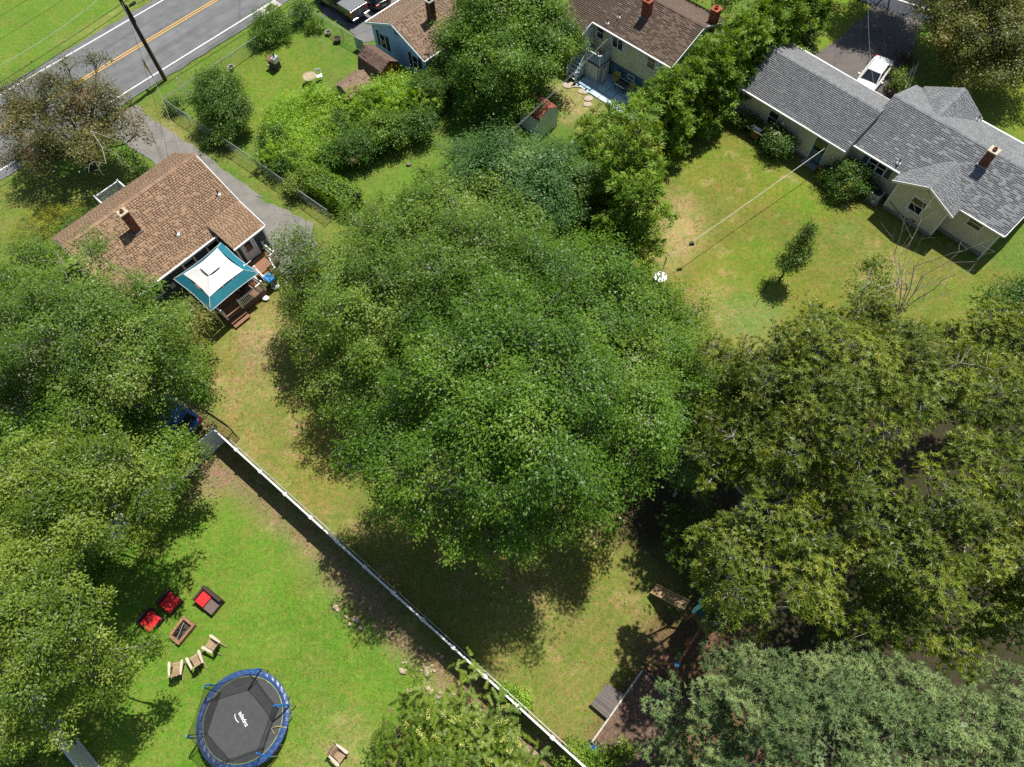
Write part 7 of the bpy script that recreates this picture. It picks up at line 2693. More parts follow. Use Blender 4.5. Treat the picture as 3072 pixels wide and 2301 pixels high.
labs = ['brownish evergreen top right beside the dry grass near the blue patio', 'evergreen directly below the right end of the blue patio', 'tallest brown-tipped evergreen at the lawn corner', 'bright light-green evergreen beside the blue-green maple', 'evergreen leaning over the dry lawn edge', 'lowest evergreen of the hedge, nearest the white round table', 'evergreen squeezed between the blue-green maple and the tall hedge']
for i, (x, y, z, r) in enumerate(thuja):
    pz = P('v', x, y, z)
    q = np.array(pz)
    rr_ = r * 1.3888 * depth_at(pz) / F
    lob = [(q + np.array([0, 0, 0.6]), rr_ * .8, 1.2), (q - np.array([0, 0, z * .3]), rr_ * .95, 1.1), (q - np.array([0, 0, z * .62]), rr_ * 1.0, 1.0)]
    T_('evergreen_tree', labs[i], 'tree', (q[0], q[1]), lob, 'thuja' if i != 3 else 'bright', 'spray', .26, 6.5, .95, BARK_D, 'tall evergreens at the lawn edge', 30 + i, .14, zmin=-.5, inner=1.0, tint=(.15, .95) if i in (0, 1, 2, 4) else (.1, .7))
row = [(1425, 235), (1475, 200), (1520, 165), (1560, 132), (1600, 100), (1640, 68), (1680, 38), (1715, 8), (1750, -25)]
for i, (x, y) in enumerate(row):
    pz = P('v', x, y + 8, 4.0)
    q = np.array(pz)
    lob = [(np.array([q[0], q[1], 5.2]), 1.45, 1.2), (np.array([q[0], q[1], 3.6]), 1.85, 1.2), (np.array([q[0], q[1], 1.8]), 2.05, 1.1)]
    T_('arborvitae', ['first arborvitae of the tall hedge row, lowest on the slope to the lawn', 'second arborvitae up the row from the lawn corner', 'third arborvitae of the row, below the yellow house corner', 'fourth arborvitae of the row, level with the yellow house corner', 'middle arborvitae of the row beside the white roof edge', 'arborvitae of the row beside the second chimney', 'arborvitae near the top of the row, left of the bright lawn', 'arborvitae at the top picture edge, left of the bright lawn', 'last arborvitae of the row, cut off by the top edge'][i],
       'tree', (q[0], q[1]), lob, 'thuja', 'spray', .26, 6.5, .9, BARK_D, THJ, 50 + i, .12, zmin=-.5, inner=1.0, tint=(.1, .7))
# ---------------- tree before the yellow house
T_('pear_tree', 'dense dark green tree between the blue gable house and the yellow house', 'tree', None,
   v_lobes([(1090, 45, 4.8, 92), (1180, 75, 4.4, 72), (1010, 95, 3.6, 55), (1090, 130, 3.6, 100), (1175, 140, 3, 42), (1090, 195, 2.4, 60), (1040, 185, 2.2, 52), (1140, -10, 5.4, 60), (1060, 15, 5, 60)]), 'maple', 'broad', .16, 5, 1.3, BARK_D, seed=70, trunk_r=.24, tint=(.05, .8))
# ---------------- top left tree over the road
T_('copper_tree', 'thin-crowned russet and olive tree standing over the road edge', 'tree', P(1, 775, 1390),
   v_lobes([(60, 215, 4.2, 55), (150, 150, 5.6, 36), (135, 215, 5, 60), (210, 130, 4.8, 22), (255, 240, 3.9, 44), (200, 215, 4.8, 50), (70, 300, 3.4, 55), (160, 300, 3.8, 65), (40, 260, 3.8, 40), (120, 345, 2.8, 56), (210, 320, 3.2, 50), (30, 340, 2.6, 28), (300, 290, 3, 24), (240, 285, 3.6, 40)]),
   'russet', 'broad', .15, 3.6, 1.05, BARK_D, seed=71, trunk_r=.26, gap=.34, inner=.06, tint=(.1, .95))
cp = [o for o in bpy.data.objects if o.name == 'copper_tree'][0]
bare_twigs(cp, [P(1, 750, 1080, 5), P(1, 920, 1330, 3.6)], mat('pale_dead_wood', (.40, .37, .32), rough=.8), .035, 5)
bare_twigs(cp, [P(1, 760, 1085, 5), P(1, 1030, 1190, 4.2)], mat('pale_dead_wood', (.40, .37, .32)), .03, 6)
# ---------------- left mass of trees
LG = 'trees along the left edge'
T_('locust_tree', 'tall feathery grey-green tree overlapping the left end of the brown roof', 'tree', at_base(130, 860),
   v_lobes([(60, 590, 9, 75), (180, 600, 9.5, 85), (300, 640, 9, 75), (40, 680, 9, 90), (150, 700, 10.5, 110), (280, 730, 9.5, 100), (380, 690, 7.5, 62), (60, 790, 8.5, 100), (200, 810, 9, 100), (330, 810, 7.5, 80), (-60, 650, 8, 90), (-60, 780, 8, 90), (90, 560, 8, 40)]),
   'greyleaf', 'fine', .125, 4.8, 1.6, group=LG, seed=80, trunk_r=.3, gap=.14)
T_('dogwood_tree', 'small gold-tinged tree at the foot of the deck steps', 'tree', None,
   v_lobes([(395, 690, 3.6, 45), (425, 700, 3.2, 32), (410, 760, 2.8, 40), (430, 800, 2.4, 28)]), 'rustgold', 'broad', .13, 6, .85, BARK_D, LG, 81, .1)
T_('maple_tree', 'deep green tree hanging over the parked blue car', 'tree', at_base(260, 960),
   v_lobes([(380, 820, 6, 70), (425, 845, 4.5, 38), (250, 890, 6.5, 60), (160, 900, 7.5, 85), (370, 990, 4.2, 60), (300, 970, 5.2, 80), (40, 900, 7, 90)]), 'maple', 'broad', .15, 4.8, 1.2, group=LG, seed=82, trunk_r=.2, gap=.1, tint=(.1, .8))
T_('maple_tree', 'yellow-green layered maple above the shaded side fence', 'tree', at_base(170, 1130),
   v_lobes([(300, 1040, 8.5, 72), (335, 1078, 8, 50), (200, 1030, 9.5, 90), (90, 1030, 9.5, 95), (375, 1050, 7, 48), (130, 1140, 9.5, 90), (245, 1130, 8, 70), (20, 1130, 9, 90), (-60, 1040, 9, 80), (415, 985, 5.5, 34), (310, 1120, 7, 45)]), 'bright', 'layer', .145, 4.9, 1.25, group=LG, seed=83, trunk_r=.24, gap=.2, inner=1.4, tint=(.05, .95))
T_('maple_tree', 'bright layered maple spreading over the lawn by the wicker seats', 'tree', at_base(90, 1440),
   v_lobes([(60, 1270, 9.5, 85), (150, 1290, 9, 75), (200, 1370, 8, 68), (80, 1370, 10, 90), (-10, 1340, 9.5, 90), (290, 1420, 6.4, 58), (200, 1460, 6.8, 60), (60, 1470, 8.5, 85), (250, 1480, 5.6, 45), (130, 1550, 6, 60), (20, 1570, 6.5, 65), (325, 1395, 6, 34), (-40, 1460, 8, 80), (220, 1300, 7.4, 36)]), 'bright', 'layer', .14, 5, 1.2, group=LG, seed=84, trunk_r=.26, gap=.2, inner=1.4, tint=(.05, .95))
for i, (x, y, z, r, lab) in enumerate(((110, 1600, 2.2, 40, 'low leafy bush at the white fence in the bottom left corner'), (40, 1640, 2, 46, 'leafy bush in the very bottom left corner'), (350, 1010, 1.6, 30, 'low bush at the foot of the shaded fence'), (200, 1240, 2.2, 50, 'shaded undergrowth bush beneath the layered maples'))):
    T_('bush', lab, 'bush', P('v', x, y, 0), v_lobes([(x, y, z * .5, r, .8), (x + r * .6, y - 8, z * .4, r * .7, .8)]), 'bright' if i < 2 else 'maple', 'broad', .13, 7, .8, BARK_D, 'bushes at the left', 90 + i, .05, crown_name='foliage', trunk_name='stems')
# ---------------- oaks on the right
OG = 'oaks on the right'
oaks = [
    ('broad oak at the lawn edge, topmost of the oak group', (1760, 900), [(1650, 800, 9, 95), (1740, 740, 9.5, 90), (1830, 720, 9.5, 85), (1700, 860, 10.5, 100), (1810, 820, 11, 110), (1570, 860, 7.5, 65), (1600, 930, 8.5, 75)]),
    ('large olive oak against the right edge below the beige house', (2080, 900), [(1930, 740, 9.5, 85), (2020, 760, 10, 90), (2110, 740, 9.5, 80), (2190, 780, 10, 90), (2000, 860, 11, 110), (2130, 880, 11, 110), (1910, 830, 10.5, 80), (2240, 700, 9, 80)]),
    ('oak with pale dead branches in the middle of the oak group', (1760, 1130), [(1640, 950, 9.5, 85), (1730, 960, 10.5, 85), (1840, 940, 11, 95), (1560, 1010, 8, 75), (1660, 1040, 9, 70), (1780, 1060, 8.5, 80), (1880, 1030, 10.5, 90), (1560, 940, 8, 55)]),
    ('bright orange-tipped oak hanging over the swing set', (1680, 1340), [(1570, 1150, 10, 60), (1640, 1130, 11, 72), (1720, 1160, 11, 78), (1610, 1230, 10.5, 82), (1720, 1250, 10.5, 82), (1540, 1260, 9, 55), (1560, 1330, 8.5, 56), (1640, 1320, 9, 70), (1770, 1310, 9, 62), (1505, 1170, 8, 45)]),
    ('dark-gapped oak at the lower right beside the pine tops', (2020, 1260), [(1930, 1130, 10.5, 90), (2030, 1080, 11, 100), (1870, 1200, 9.5, 80), (1980, 1230, 10.5, 100), (1880, 1300, 8, 80), (1960, 1350, 8.5, 80), (1800, 1380, 6, 60), (2060, 1380, 8, 80)]),
    ('oak cut off by the right edge above the pine', (2200, 1180), [(2120, 1030, 11, 95), (2200, 1070, 11, 95), (2100, 1160, 11, 95), (2190, 1220, 10.5, 100), (2110, 1300, 9.5, 90), (2200, 1360, 9, 90), (2240, 960, 10, 90)]),
]
for i, (lab, bs_, lb) in enumerate(oaks):
    t = T_('oak_tree', lab, 'tree', None, v_lobes(lb), 'oak', 'rosette', .19, 15, 1.7, BARK_G, OG, 100 + i, .28, gap=.14, inner=1.6, tint=(.05, .85), zmin=-.2)
    if i == 2:
        dw = mat('pale_dead_wood', (.40, .37, .32))
        bare_twigs(t, [P('v', 1700, 1010, 9), P('v', 1705, 1100, 7.5)], dw, .05, 21)
        bare_twigs(t, [P('v', 1760, 985, 10), P('v', 1680, 965, 10.2)], dw, .06, 22)
        bare_twigs(t, [P('v', 1720, 940, 10.3), P('v', 1740, 890, 10.8)], dw, .04, 23)
    if i == 1:
        bare_twigs(t, [P('v', 1915, 960, 9.5), P('v', 2010, 840, 11.2)], BARK_G, .08, 24)
T_('oak_sapling', 'shaded dull green oak saplings at the dark gap by the swing set', 'tree', None, v_lobes([(1470, 1130, 3.2, 42), (1500, 1210, 3.6, 45), (1450, 1180, 2.6, 30)]), 'dark', 'rosette', .2, 7, .9, BARK_D, None, 108, .07)
T_('dark_tree', 'dense dark green tree cut off by the right edge beside the lawn', 'tree', None, v_lobes([(2200, 670, 4.5, 55), (2230, 640, 4, 50), (2180, 710, 3.5, 40)]), 'dark', 'broad', .16, 5.5, 1.1, BARK_D, None, 109, .16)
# ---------------- pines bottom right
PG = 'white pines at the bottom right'
pines = [
    ('blue-green white pine with long arms over the bark bed', (1760, 1640), [(1600, 1440, 7.5, 75), (1520, 1500, 8, 58), (1440, 1480, 7.5, 32), (1430, 1530, 7, 38), (1560, 1560, 7, 75), (1640, 1520, 9, 90), (1500, 1580, 5.5, 62), (1580, 1640, 7, 80), (1700, 1600, 10, 100), (1450, 1640, 4.5, 60), (1540, 1420, 6, 40)]),
    ('blue-green white pine at the bottom edge below the oaks', (1920, 1640), [(1740, 1470, 9, 70), (1800, 1520, 10.5, 90), (1880, 1500, 9.5, 80), (1800, 1620, 11, 95), (1910, 1600, 11, 95), (1850, 1440, 7.5, 55)]),
    ('blue-green white pine in the bottom right corner', (2150, 1640), [(1980, 1540, 10, 85), (2060, 1560, 11, 90), (2140, 1580, 11, 90), (2000, 1640, 11, 90), (2100, 1660, 11, 95), (2200, 1540, 9.5, 80), (2210, 1640, 11, 95), (2010, 1470, 8, 50)]),
]
for i, (lab, bs_, lb) in enumerate(pines):
    T_('pine_tree', lab, 'tree', None, v_lobes(lb), 'pine', 'needle', .20, 11, .85, BARK_D, PG, 120 + i, .24, zmin=-.1, gap=.2, inner=1.2, tint=(.15, .95))
# ---------------- top right tree and shrubs by the grey house
T_('maple_tree', 'golden-brown tinged maple at the top right corner by the dark driveway', 'tree', None,
   v_lobes([(2060, 20, 4.2, 68), (2130, 0, 4.8, 75), (2040, 80, 3.2, 46), (2100, 85, 3.6, 66), (2180, 70, 4, 70), (2060, 120, 2.2, 40), (2120, 140, 2.2, 50), (2170, 150, 2.4, 50), (2215, 130, 3, 55), (2200, -10, 5, 70), (2040, -40, 5, 60), (2120, -60, 6, 70)]), 'rustgold', 'broad', .16, 4.6, 1.15, group='trees at the top', seed=130, trunk_r=.24, gap=.12)
T_('maple_tree', 'dark tree crown cut off by the top edge left of the second chimney', 'tree', None, v_lobes([(1590, -20, 5, 45), (1550, -50, 5, 50)]), 'dark', 'broad', .16, 5, 1.1, BARK_D, 'trees at the top', 131, .14)
T_('dark_tree', 'leafy shade tree standing beyond the top left corner of the verge', 'tree', None, v_lobes([(-134, -302, 6, 40), (-180, -260, 5.5, 40)]), 'dark', 'broad', .16, 5, 1.1, BARK_D, 'trees at the top', 132, .18)
T_('shade_tree', 'dark tree shading the end of the dark driveway beyond the top edge', 'tree', P(4, 1330, -160, 0), [(np.array(P(4, 1230, -330, 5)), 2.2, .8), (np.array(P(4, 1480, -300, 5)), 2.6, .8), (np.array(P(4, 1360, -400, 5.5)), 2.6, .8)], 'dark', 'broad', .17, 4.5, 1.3, BARK_D, 'trees at the top', 133, .2)
T_('dark_leaved_shrub', 'dark purple-leaved shrub between the driveway and the grey roof', 'shrub', P(4, 1340, 560), [(np.array(P(4, 1350, 435, 1.0)), .8, .9), (np.array(P(4, 1310, 560, .6)), .5, .9), (np.array(P(4, 1262, 610, .5)), .42, .9), (np.array(P(4, 1262, 665, .5)), .4, .9)], 'purple', 'broad', .11, 8, .6, BARK_D, None, 134, .05, gap=.15, inner=.1)
T_('shrub', 'bright green shrub beside the white handrail', 'shrub', P(4, 1335, 590), [(np.array(P(4, 1335, 570, .9)), .8, .9), (np.array(P(4, 1300, 625, .7)), .6, .9)], 'bright', 'broad', .11, 9, .6, BARK_D, None, 135, .04)
T_('dwarf_conifer', 'rounded dark dwarf conifer behind the left end of the grey roof', 'shrub', P(4, 640, 330), [(np.array(P(4, 625, 300, 1.6)), 1.0, 1.5)], 'spruce', 'spray', .16, 14, .55, BARK_D, None, 136, .06, zmin=-.6)
yard = [(1.6, -.5, .7, 'dark', 'low dark green shrub at the left end of the beige wall', None), (2.4, -.2, .75, 'dark', 'dark shrub behind the gas grill', None), (4.7, -.55, 1.0, 'dark', 'flowering dark shrub right of the gas grill', 'white'), (5.5, -.6, 1.0, 'dark', 'round dark shrub beside the propane cylinder', 'white'),
        (10.9, .35, 1.1, 'dark', 'tall dark shrub below the blue-shuttered window', None), (11.3, -.5, 1.1, 'dark', 'shrub with bright yellow leaves on its lower side', 'yellowl'), (12.7, .35, .75, 'dark', 'dark shrub behind the air-conditioning unit', None)]
for i, (x, y, s_, lf, lab, fl) in enumerate(yard):
    q = np.array(gpos(x, y, s_ * .8))
    t = T_('shrub', lab, 'shrub', (q[0], q[1]), [(q, s_, .9), (q + np.array([.3, -.25, -.1]) * s_, s_ * .8, .8)], lf, 'broad', .13, 9, .65, BARK_D, 'shrubs along the beige wall', 140 + i, .05, crown_name='foliage', trunk_name='stems')
    if fl:
        rs = np.random.default_rng(i)
        acc = Acc()
        k = 9 if fl == 'white' else 40
        d_ = unit(rs.normal(0, 1, (k, 3)) + (np.array([0, 0, 1.2]) if fl == 'white' else np.array([-.5, -1.2, .6])))
        C = q + d_ * s_ * 1.02 * np.array([1, 1, .9])
        idx = np.repeat(np.arange(k), 9)
        acc.leaves(C[idx] + rs.normal(0, .05, (len(idx), 3)), unit(d_[idx] + rs.normal(0, .4, (len(idx), 3))), rs.normal(0, 1, (len(idx), 3)), np.full(len(idx), .11), np.full(len(idx), .09), rs.random(len(idx)))
        for v_ in acc.V:
            v_ -= np.array([q[0], q[1], 0])
        acc.build('flowers' if fl == 'white' else 'yellow_leaves', LEAF[fl], t)
# small tree on the lawn
q = np.array(P('g', 1822, 645))
T_('young_tree', 'small slender tree with a narrow dark crown alone on the lawn', 'tree', (q[0], q[1]), [(np.array(P('F', 2368, 788, 2.1)), .7, .7), (np.array(P('F', 2395, 752, 2.8)), .78, .9), (np.array(P('F', 2415, 715, 3.7)), .6, 1.1), (np.array(P('F', 2428, 685, 4.6)), .38, 1.2)], 'dark', 'broad', .12, 11, .55, BARK_D, None, 150, .06, zmin=-.4, tint=(.1, .7))
# half-bare tree at the right
bb = P('v', 1930, 690)
bt_ = T_('bare_tree', 'half-leafless tree with long bare grey branches at the lawn edge', 'tree', (bb.x, bb.y), v_lobes([(1880, 610, 4, 38), (1900, 570, 4.5, 26), (1860, 650, 3.5, 30), (1940, 650, 3.5, 26), (1920, 600, 4.5, 22)]), 'bright', 'broad', .14, 2.6, .6, BARK_G, None, 151, .1, gap=.5, inner=0)
for i, (x, y, z) in enumerate(((2030, 560, 6), (2050, 590, 5.5), (1990, 545, 6.2), (1960, 555, 6.4), (1925, 580, 5.5), (2010, 540, 6.5))):
    bare_twigs(bt_, [bb + Zv * .6, P('v', bb.x * 0 + 1930 + (x - 1930) * .75, 690 + (y - 690) * .75, z * .8)], BARK_G, .05, 60 + i, name='bare_branch')
# ---------------- overgrown yard: small trees, bushes, weeds, hedge
OY = 'bushes in the overgrown yard'
q = P('v', 480, 285)
T_('small_tree', 'dense dark oval tree in the middle of the fenced lawn', 'tree', q, v_lobes([(465, 192, 2.9, 40), (480, 228, 2.1, 42), (498, 262, 1.2, 36), (455, 215, 2.4, 34)]), 'dark', 'broad', .13, 8, .8, BARK_D, None, 160, .1)
bushes = [(375, 228, 1, 18, 'dark', 'small dark bush at the fence corner by the white pole'), (590, 55, 1.6, 34, 'maple', 'loose green bush at the roadside fence'), (565, 80, 1.0, 24, 'maple', 'low bush left of the loose roadside bush'), (655, 28, 1.4, 24, 'dark', 'dark bush at the top corner of the chain-link fence'), (680, 55, .9, 16, 'maple', 'small bush just inside the right fence'),
          (455, 305, .8, 16, 'dark', 'dark low bush against the driveway fence'), (750, 190, 1.0, 22, 'maple', 'leafy bush by the corner of the gambrel shed'), (700, 235, 1.6, 34, 'weed', 'yellow-green weed clump left of the low shed'), (745, 270, 1.8, 36, 'dark', 'dark climbing shrub swallowing the low shed corner'),
          (592, 300, 1.8, 32, 'dark', 'dark viney bush at the lower left of the weeds'), (625, 352, 1.6, 30, 'dark', 'dark rose bush near the fence bend'), (705, 345, 1.6, 30, 'maple', 'leafy bush behind the clipped hedge'), (790, 230, 2.6, 42, 'weed', 'tall feathery weed clump by the red shed wall'), (850, 240, 2.4, 40, 'weed', 'feathery weeds in front of the metal hoop'),
          (770, 320, 2.0, 44, 'dark', 'dark bush with pink shoots at the centre of the weeds'), (830, 290, 2.2, 44, 'maple', 'leafy bush right of the pink-shooted bush'), (890, 230, 2.8, 38, 'weed', 'bright sumac-like clump below the blue gable'), (930, 200, 2.8, 40, 'dark', 'dark bush beneath the maroon-shuttered window'), (900, 270, 2, 40, 'dark', 'dark bush above the long hedge'), (955, 165, 2.4, 30, 'maple', 'leafy bush under the blue gable corner'), (590, 340, 1.4, 30, 'weed', 'weed clump at the driveway fence bend'),
          (660, 390, 1.2, 36, 'bright', 'bright low bush at the fence above the clipped hedge')]
for i, (x, y, z, r, lf, lab) in enumerate(bushes):
    T_('bush', lab, 'bush', P('v', x, y, 0), v_lobes([(x, y, z * .55, r, .85), (x + r * .5, y - r * .3, z * .7, r * .7, .9), (x - r * .45, y + r * .2, z * .45, r * .7, .8)]), lf, 'spray' if lf == 'weed' else 'broad', .2 if lf == 'weed' else .13, 6.5, .75, BARK_D, OY, 170 + i, .05, crown_name='foliage', trunk_name='stems', zmin=-.1, inner=.25)


def hedge(name, label, pts, w_, h_, leaf, seed, size=.11, dens=60, kind=None):
    rs = np.random.default_rng(seed)
    acc = Acc()
    a0 = np.array(pts[0])
    for a, b in zip(pts[:-1], pts[1:]):
        a, b = np.array(a), np.array(b)
        L_ = np.linalg.norm(b - a)
        u_ = (b - a) / L_
        s_ = np.array([-u_[1], u_[0], 0])
        k = int(L_ * (w_ + 2 * h_) * dens)
        t_ = rs.random(k) * L_
        q_ = rs.random(k) * (w_ + 2 * h_)
        topm = (q_ > h_) & (q_ < h_ + w_)
        off = np.where(q_ <= h_, -w_ / 2, np.where(topm, q_ - h_ - w_ / 2, w_ / 2))
        zz = np.where(q_ <= h_, q_, np.where(topm, h_, q_ - h_ - w_))
        nn = np.where(topm[:, None], np.array([[0, 0, 1.]]), s_[None] * np.sign(off)[:, None])
        wob = (np.sin(t_ * 1.7 + seed) * .06 + np.sin(t_ * 4.1) * .04)
        P_ = a + u_ * t_[:, None] + s_ * off[:, None] + np.array([0, 0, 1]) * zz[:, None] + nn * (wob + rs.normal(0, .05, k))[:, None]
        nr = unit(nn + rs.normal(0, .45, (k, 3)) + np.array([0, 0, .2]))
        acc.leaves(P_, nr, unit(rs.normal(0, 1, (k, 3)) + nn * .6 + np.array([0, 0, .5])), size * rs.uniform(.7, 1.3, k), size * .55 * rs.uniform(.7, 1.3, k), np.clip(.5 + np.sin(t_ * 2.3) * .15 + rs.normal(0, .2, k), 0, 1))
    t = thing(name, label, 'hedge', (a0[0], a0[1], 0))
    for v_ in acc.V:
        v_ -= np.array([a0[0], a0[1], 0])
    acc.build('foliage', LEAF[leaf], t)
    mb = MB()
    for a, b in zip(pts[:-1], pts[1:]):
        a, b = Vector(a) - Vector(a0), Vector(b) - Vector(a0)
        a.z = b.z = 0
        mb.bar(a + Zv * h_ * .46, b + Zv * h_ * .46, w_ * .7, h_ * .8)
    mb.build('inner_shade_box', mat('hedge_shade', (.018, .028, .010), rough=1, var=.4), t)  # solid dark box inside the leaves, stands for the hedge's inner shade
    return t


hedge('hedge', 'long green hedge dividing the weeds from the mown lawn', [P('v', 715, 372), P('v', 850, 300), P('v', 990, 190)], 1.2, 1.5, 'hedge', 1, .15, 90)
hedge('clipped_hedge', 'short dense bright clipped hedge by the driveway fence', [P('v', 662, 395), P('v', 775, 455)], 1.9, 1.5, 'hedge', 2, .15, 130)

# tall weeds: one mass of stalks
rs = np.random.default_rng(5)
acc = Acc()
wpoly = PL('v', [(575, 290), (620, 235), (700, 215), (760, 270), (800, 210), (900, 190), (960, 210), (960, 250), (850, 310), (740, 350), (650, 390), (590, 350)])
bx_ = [min(p.x for p in wpoly), max(p.x for p in wpoly), min(p.y for p in wpoly), max(p.y for p in wpoly)]
wx, wy = rs.uniform(bx_[0], bx_[1], 15000), rs.uniform(bx_[2], bx_[3], 15000)
k = in_poly(wx, wy, wpoly)
wx, wy = wx[k], wy[k]
hh = rs.uniform(1.0, 2.3, len(wx)) * (.6 + .8 * fbm(wx, wy, 2, 301))
idx = np.repeat(np.arange(len(wx)), 9)
m = len(idx)
f = rs.random(m)
C = np.stack([wx[idx] + rs.normal(0, .08, m), wy[idx] + rs.normal(0, .08, m), hh[idx] * (.25 + .75 * f)], -1)
a = rs.uniform(0, 6.28, m)
D = np.stack([np.cos(a), np.sin(a), rs.uniform(.2, 1.2, m)], -1)
acc.leaves(C, unit(np.array([0, 0, 1.]) + rs.normal(0, .5, (m, 3))), unit(D), rs.uniform(.14, .26, m), rs.uniform(.045, .08, m), np.clip(.55 + .5 * (fbm(wx, wy, 1.5, 311)[idx] - .5) * 2 + rs.normal(0, .15, m), 0, 1))
o = acc.build('weeds', LEAF['weed'], None, 'stuff')
tag(o, 'mass of tall yellow-green weeds filling the middle of the overgrown yard', 'weeds')
# flower shoots over the weeds
rs = np.random.default_rng(6)
acc = Acc()
fx = [P('v', x, y, 2.0) for x, y in ((690, 265), (715, 260), (745, 300), (760, 345), (770, 305), (800, 280), (840, 255), (700, 300), (650, 300), (860, 290), (735, 250))]
for p in fx:
    m = 14
    C = np.array(p) + rs.normal(0, .16, (m, 3))
    acc.leaves(C, unit(rs.normal(0, 1, (m, 3)) + np.array([0, 0, 1])), rs.normal(0, 1, (m, 3)), np.full(m, .12), np.full(m, .07), rs.random(m))
o = acc.build('blossoms', LEAF['pink'], None, 'stuff')
tag(o, 'pinkish shoots and blossoms scattered over the weeds', 'flowers')

# ---------------- flowering sumac and butterfly bush by the long fence
q = P('v', 990, 1640)
sm_ = T_('sumac_bush', 'wide feathery sumac bush with cream flower plumes at the bottom edge', 'bush', q, v_lobes([(920, 1560, 2.2, 70, .6), (1010, 1570, 2.6, 85, .6), (1080, 1560, 1.8, 45, .6), (1000, 1650, 3, 95, .6), (900, 1640, 2, 70, .6), (1090, 1640, 2, 60, .6), (1150, 1640, 1.2, 40, .6)]), 'sumac', 'pinnate', .17, 4.2, 1.0, BARK_D, None, 200, .07, zmin=0, inner=1.2, tint=(.1, .9), crown_name='foliage', trunk_name='stems')
rs = np.random.default_rng(9)
acc = Acc()
pl_ = [(925, 1535), (905, 1570), (960, 1540), (975, 1555), (1000, 1545), (1085, 1530), (1080, 1560), (1010, 1605), (975, 1620), (1055, 1600), (1090, 1590), (920, 1600), (1000, 1650), (1060, 1650), (1030, 1565), (950, 1600), (880, 1570), (970, 1650), (1100, 1620), (1120, 1600)]
for x, y in pl_:
    p = np.array(P('v', x, y, 3.5 + rs.uniform(-.4, .5)))
    ax = unit(np.array([rs.normal(0, .6), rs.normal(0, .6), .8]))
    m = 60
    f = rs.random(m)
    C = p + ax * (f * .5)[:, None] + rs.normal(0, 1, (m, 3)) * (.11 * (1.1 - f))[:, None]
    acc.leaves(C, unit(rs.normal(0, 1, (m, 3)) + np.array([0, 0, .8])), rs.normal(0, 1, (m, 3)), np.full(m, .075), np.full(m, .055), rs.random(m))
for v_ in acc.V:
    v_ -= np.array([q.x, q.y, 0])
acc.build('flower_plumes', LEAF['cream'], sm_)
q = P('v', 870, 1610)
bf = T_('butterfly_bush', 'sprawling bush dotted with pink-purple flowers left of the sumac', 'bush', q, v_lobes([(870, 1600, 1.0, 44, .7), (850, 1640, 1.0, 46, .7), (890, 1580, 1.2, 34, .7), (865, 1570, .8, 28, .7)]), 'maple', 'broad', .11, 6, .6, BARK_D, None, 201, .04, zmin=0, inner=.2, crown_name='foliage', trunk_name='stems', gap=.2)
acc = Acc()
for x, y in ((842, 1535), (832, 1560), (845, 1585), (862, 1570), (875, 1575), (852, 1600), (870, 1600), (880, 1612), (858, 1612), (838, 1605), (855, 1640), (845, 1650), (835, 1645), (885, 1590), (895, 1600), (905, 1612), (865, 1590), (848, 1620)):
    p = np.array(P('v', x, y, 1.9 + rs.uniform(-.2, .3)))
    m = 26
    C = p + rs.normal(0, .065, (m, 3))
    acc.leaves(C, unit(rs.normal(0, 1, (m, 3)) + np.array([0, 0, .8])), rs.normal(0, 1, (m, 3)), np.full(m, .08), np.full(m, .06), rs.random(m))
for v_ in acc.V:
    v_ -= np.array([q.x, q.y, 0])
acc.build('flowers', LEAF['pink'], bf)
fenceb = [(1120, 1510, .5, 18, 'weed', 'light green sprouts at the right foot of the long fence'), (1090, 1490, .5, 13, 'weed', 'small light sprout beside the fence post'), (1250, 1640, 1.4, 36, 'thuja', 'clipped yellow-green bush where the long fence meets the bottom edge'), (1300, 1650, 1.2, 34, 'thuja', 'yellow-green bush below the blue tarp tyre'), (1345, 1620, 1.3, 18, 'bright', 'upright bright shoot at the bottom of the bark bed'), (1100, 1640, .6, 26, 'bright', 'low green bush at the mulch near the bottom edge')]
for i, (x, y, z, r, lf, lab) in enumerate(fenceb):
    T_('bush', lab, 'bush', P('v', x, y, 0), v_lobes([(x, y, z * .5, r, .9), (x + r * .5, y + r * .3, z * .4, r * .7, .8)]), lf, 'broad', .11, 9, .5, BARK_D, 'low plants along the long fence', 210 + i, .03, crown_name='foliage', trunk_name='stems', zmin=-.1)
T_('bush', 'dull green bush behind the left end of the brown roof', 'bush', P(5, 290, 620), [(np.array(P(5, 300, 620, 1.0)), .9, .8), (np.array(P(5, 240, 670, .9)), .8, .8), (np.array(P(5, 350, 580, .9)), .8, .8)], 'dark', 'broad', .12, 8, .7, BARK_D, None, 220, .05, crown_name='foliage', trunk_name='stems')
T_('bush', 'sprawling yellow weed patch left of the brown roof', 'bush', P('v', 120, 500), v_lobes([(90, 500, .3, 60, .4), (140, 480, .3, 50, .4)]), 'yellowl', 'fine', .08, 2, .5, BARK_D, None, 221, .02, crown_name='foliage', trunk_name='stems', zmin=0, inner=0, gap=.3)

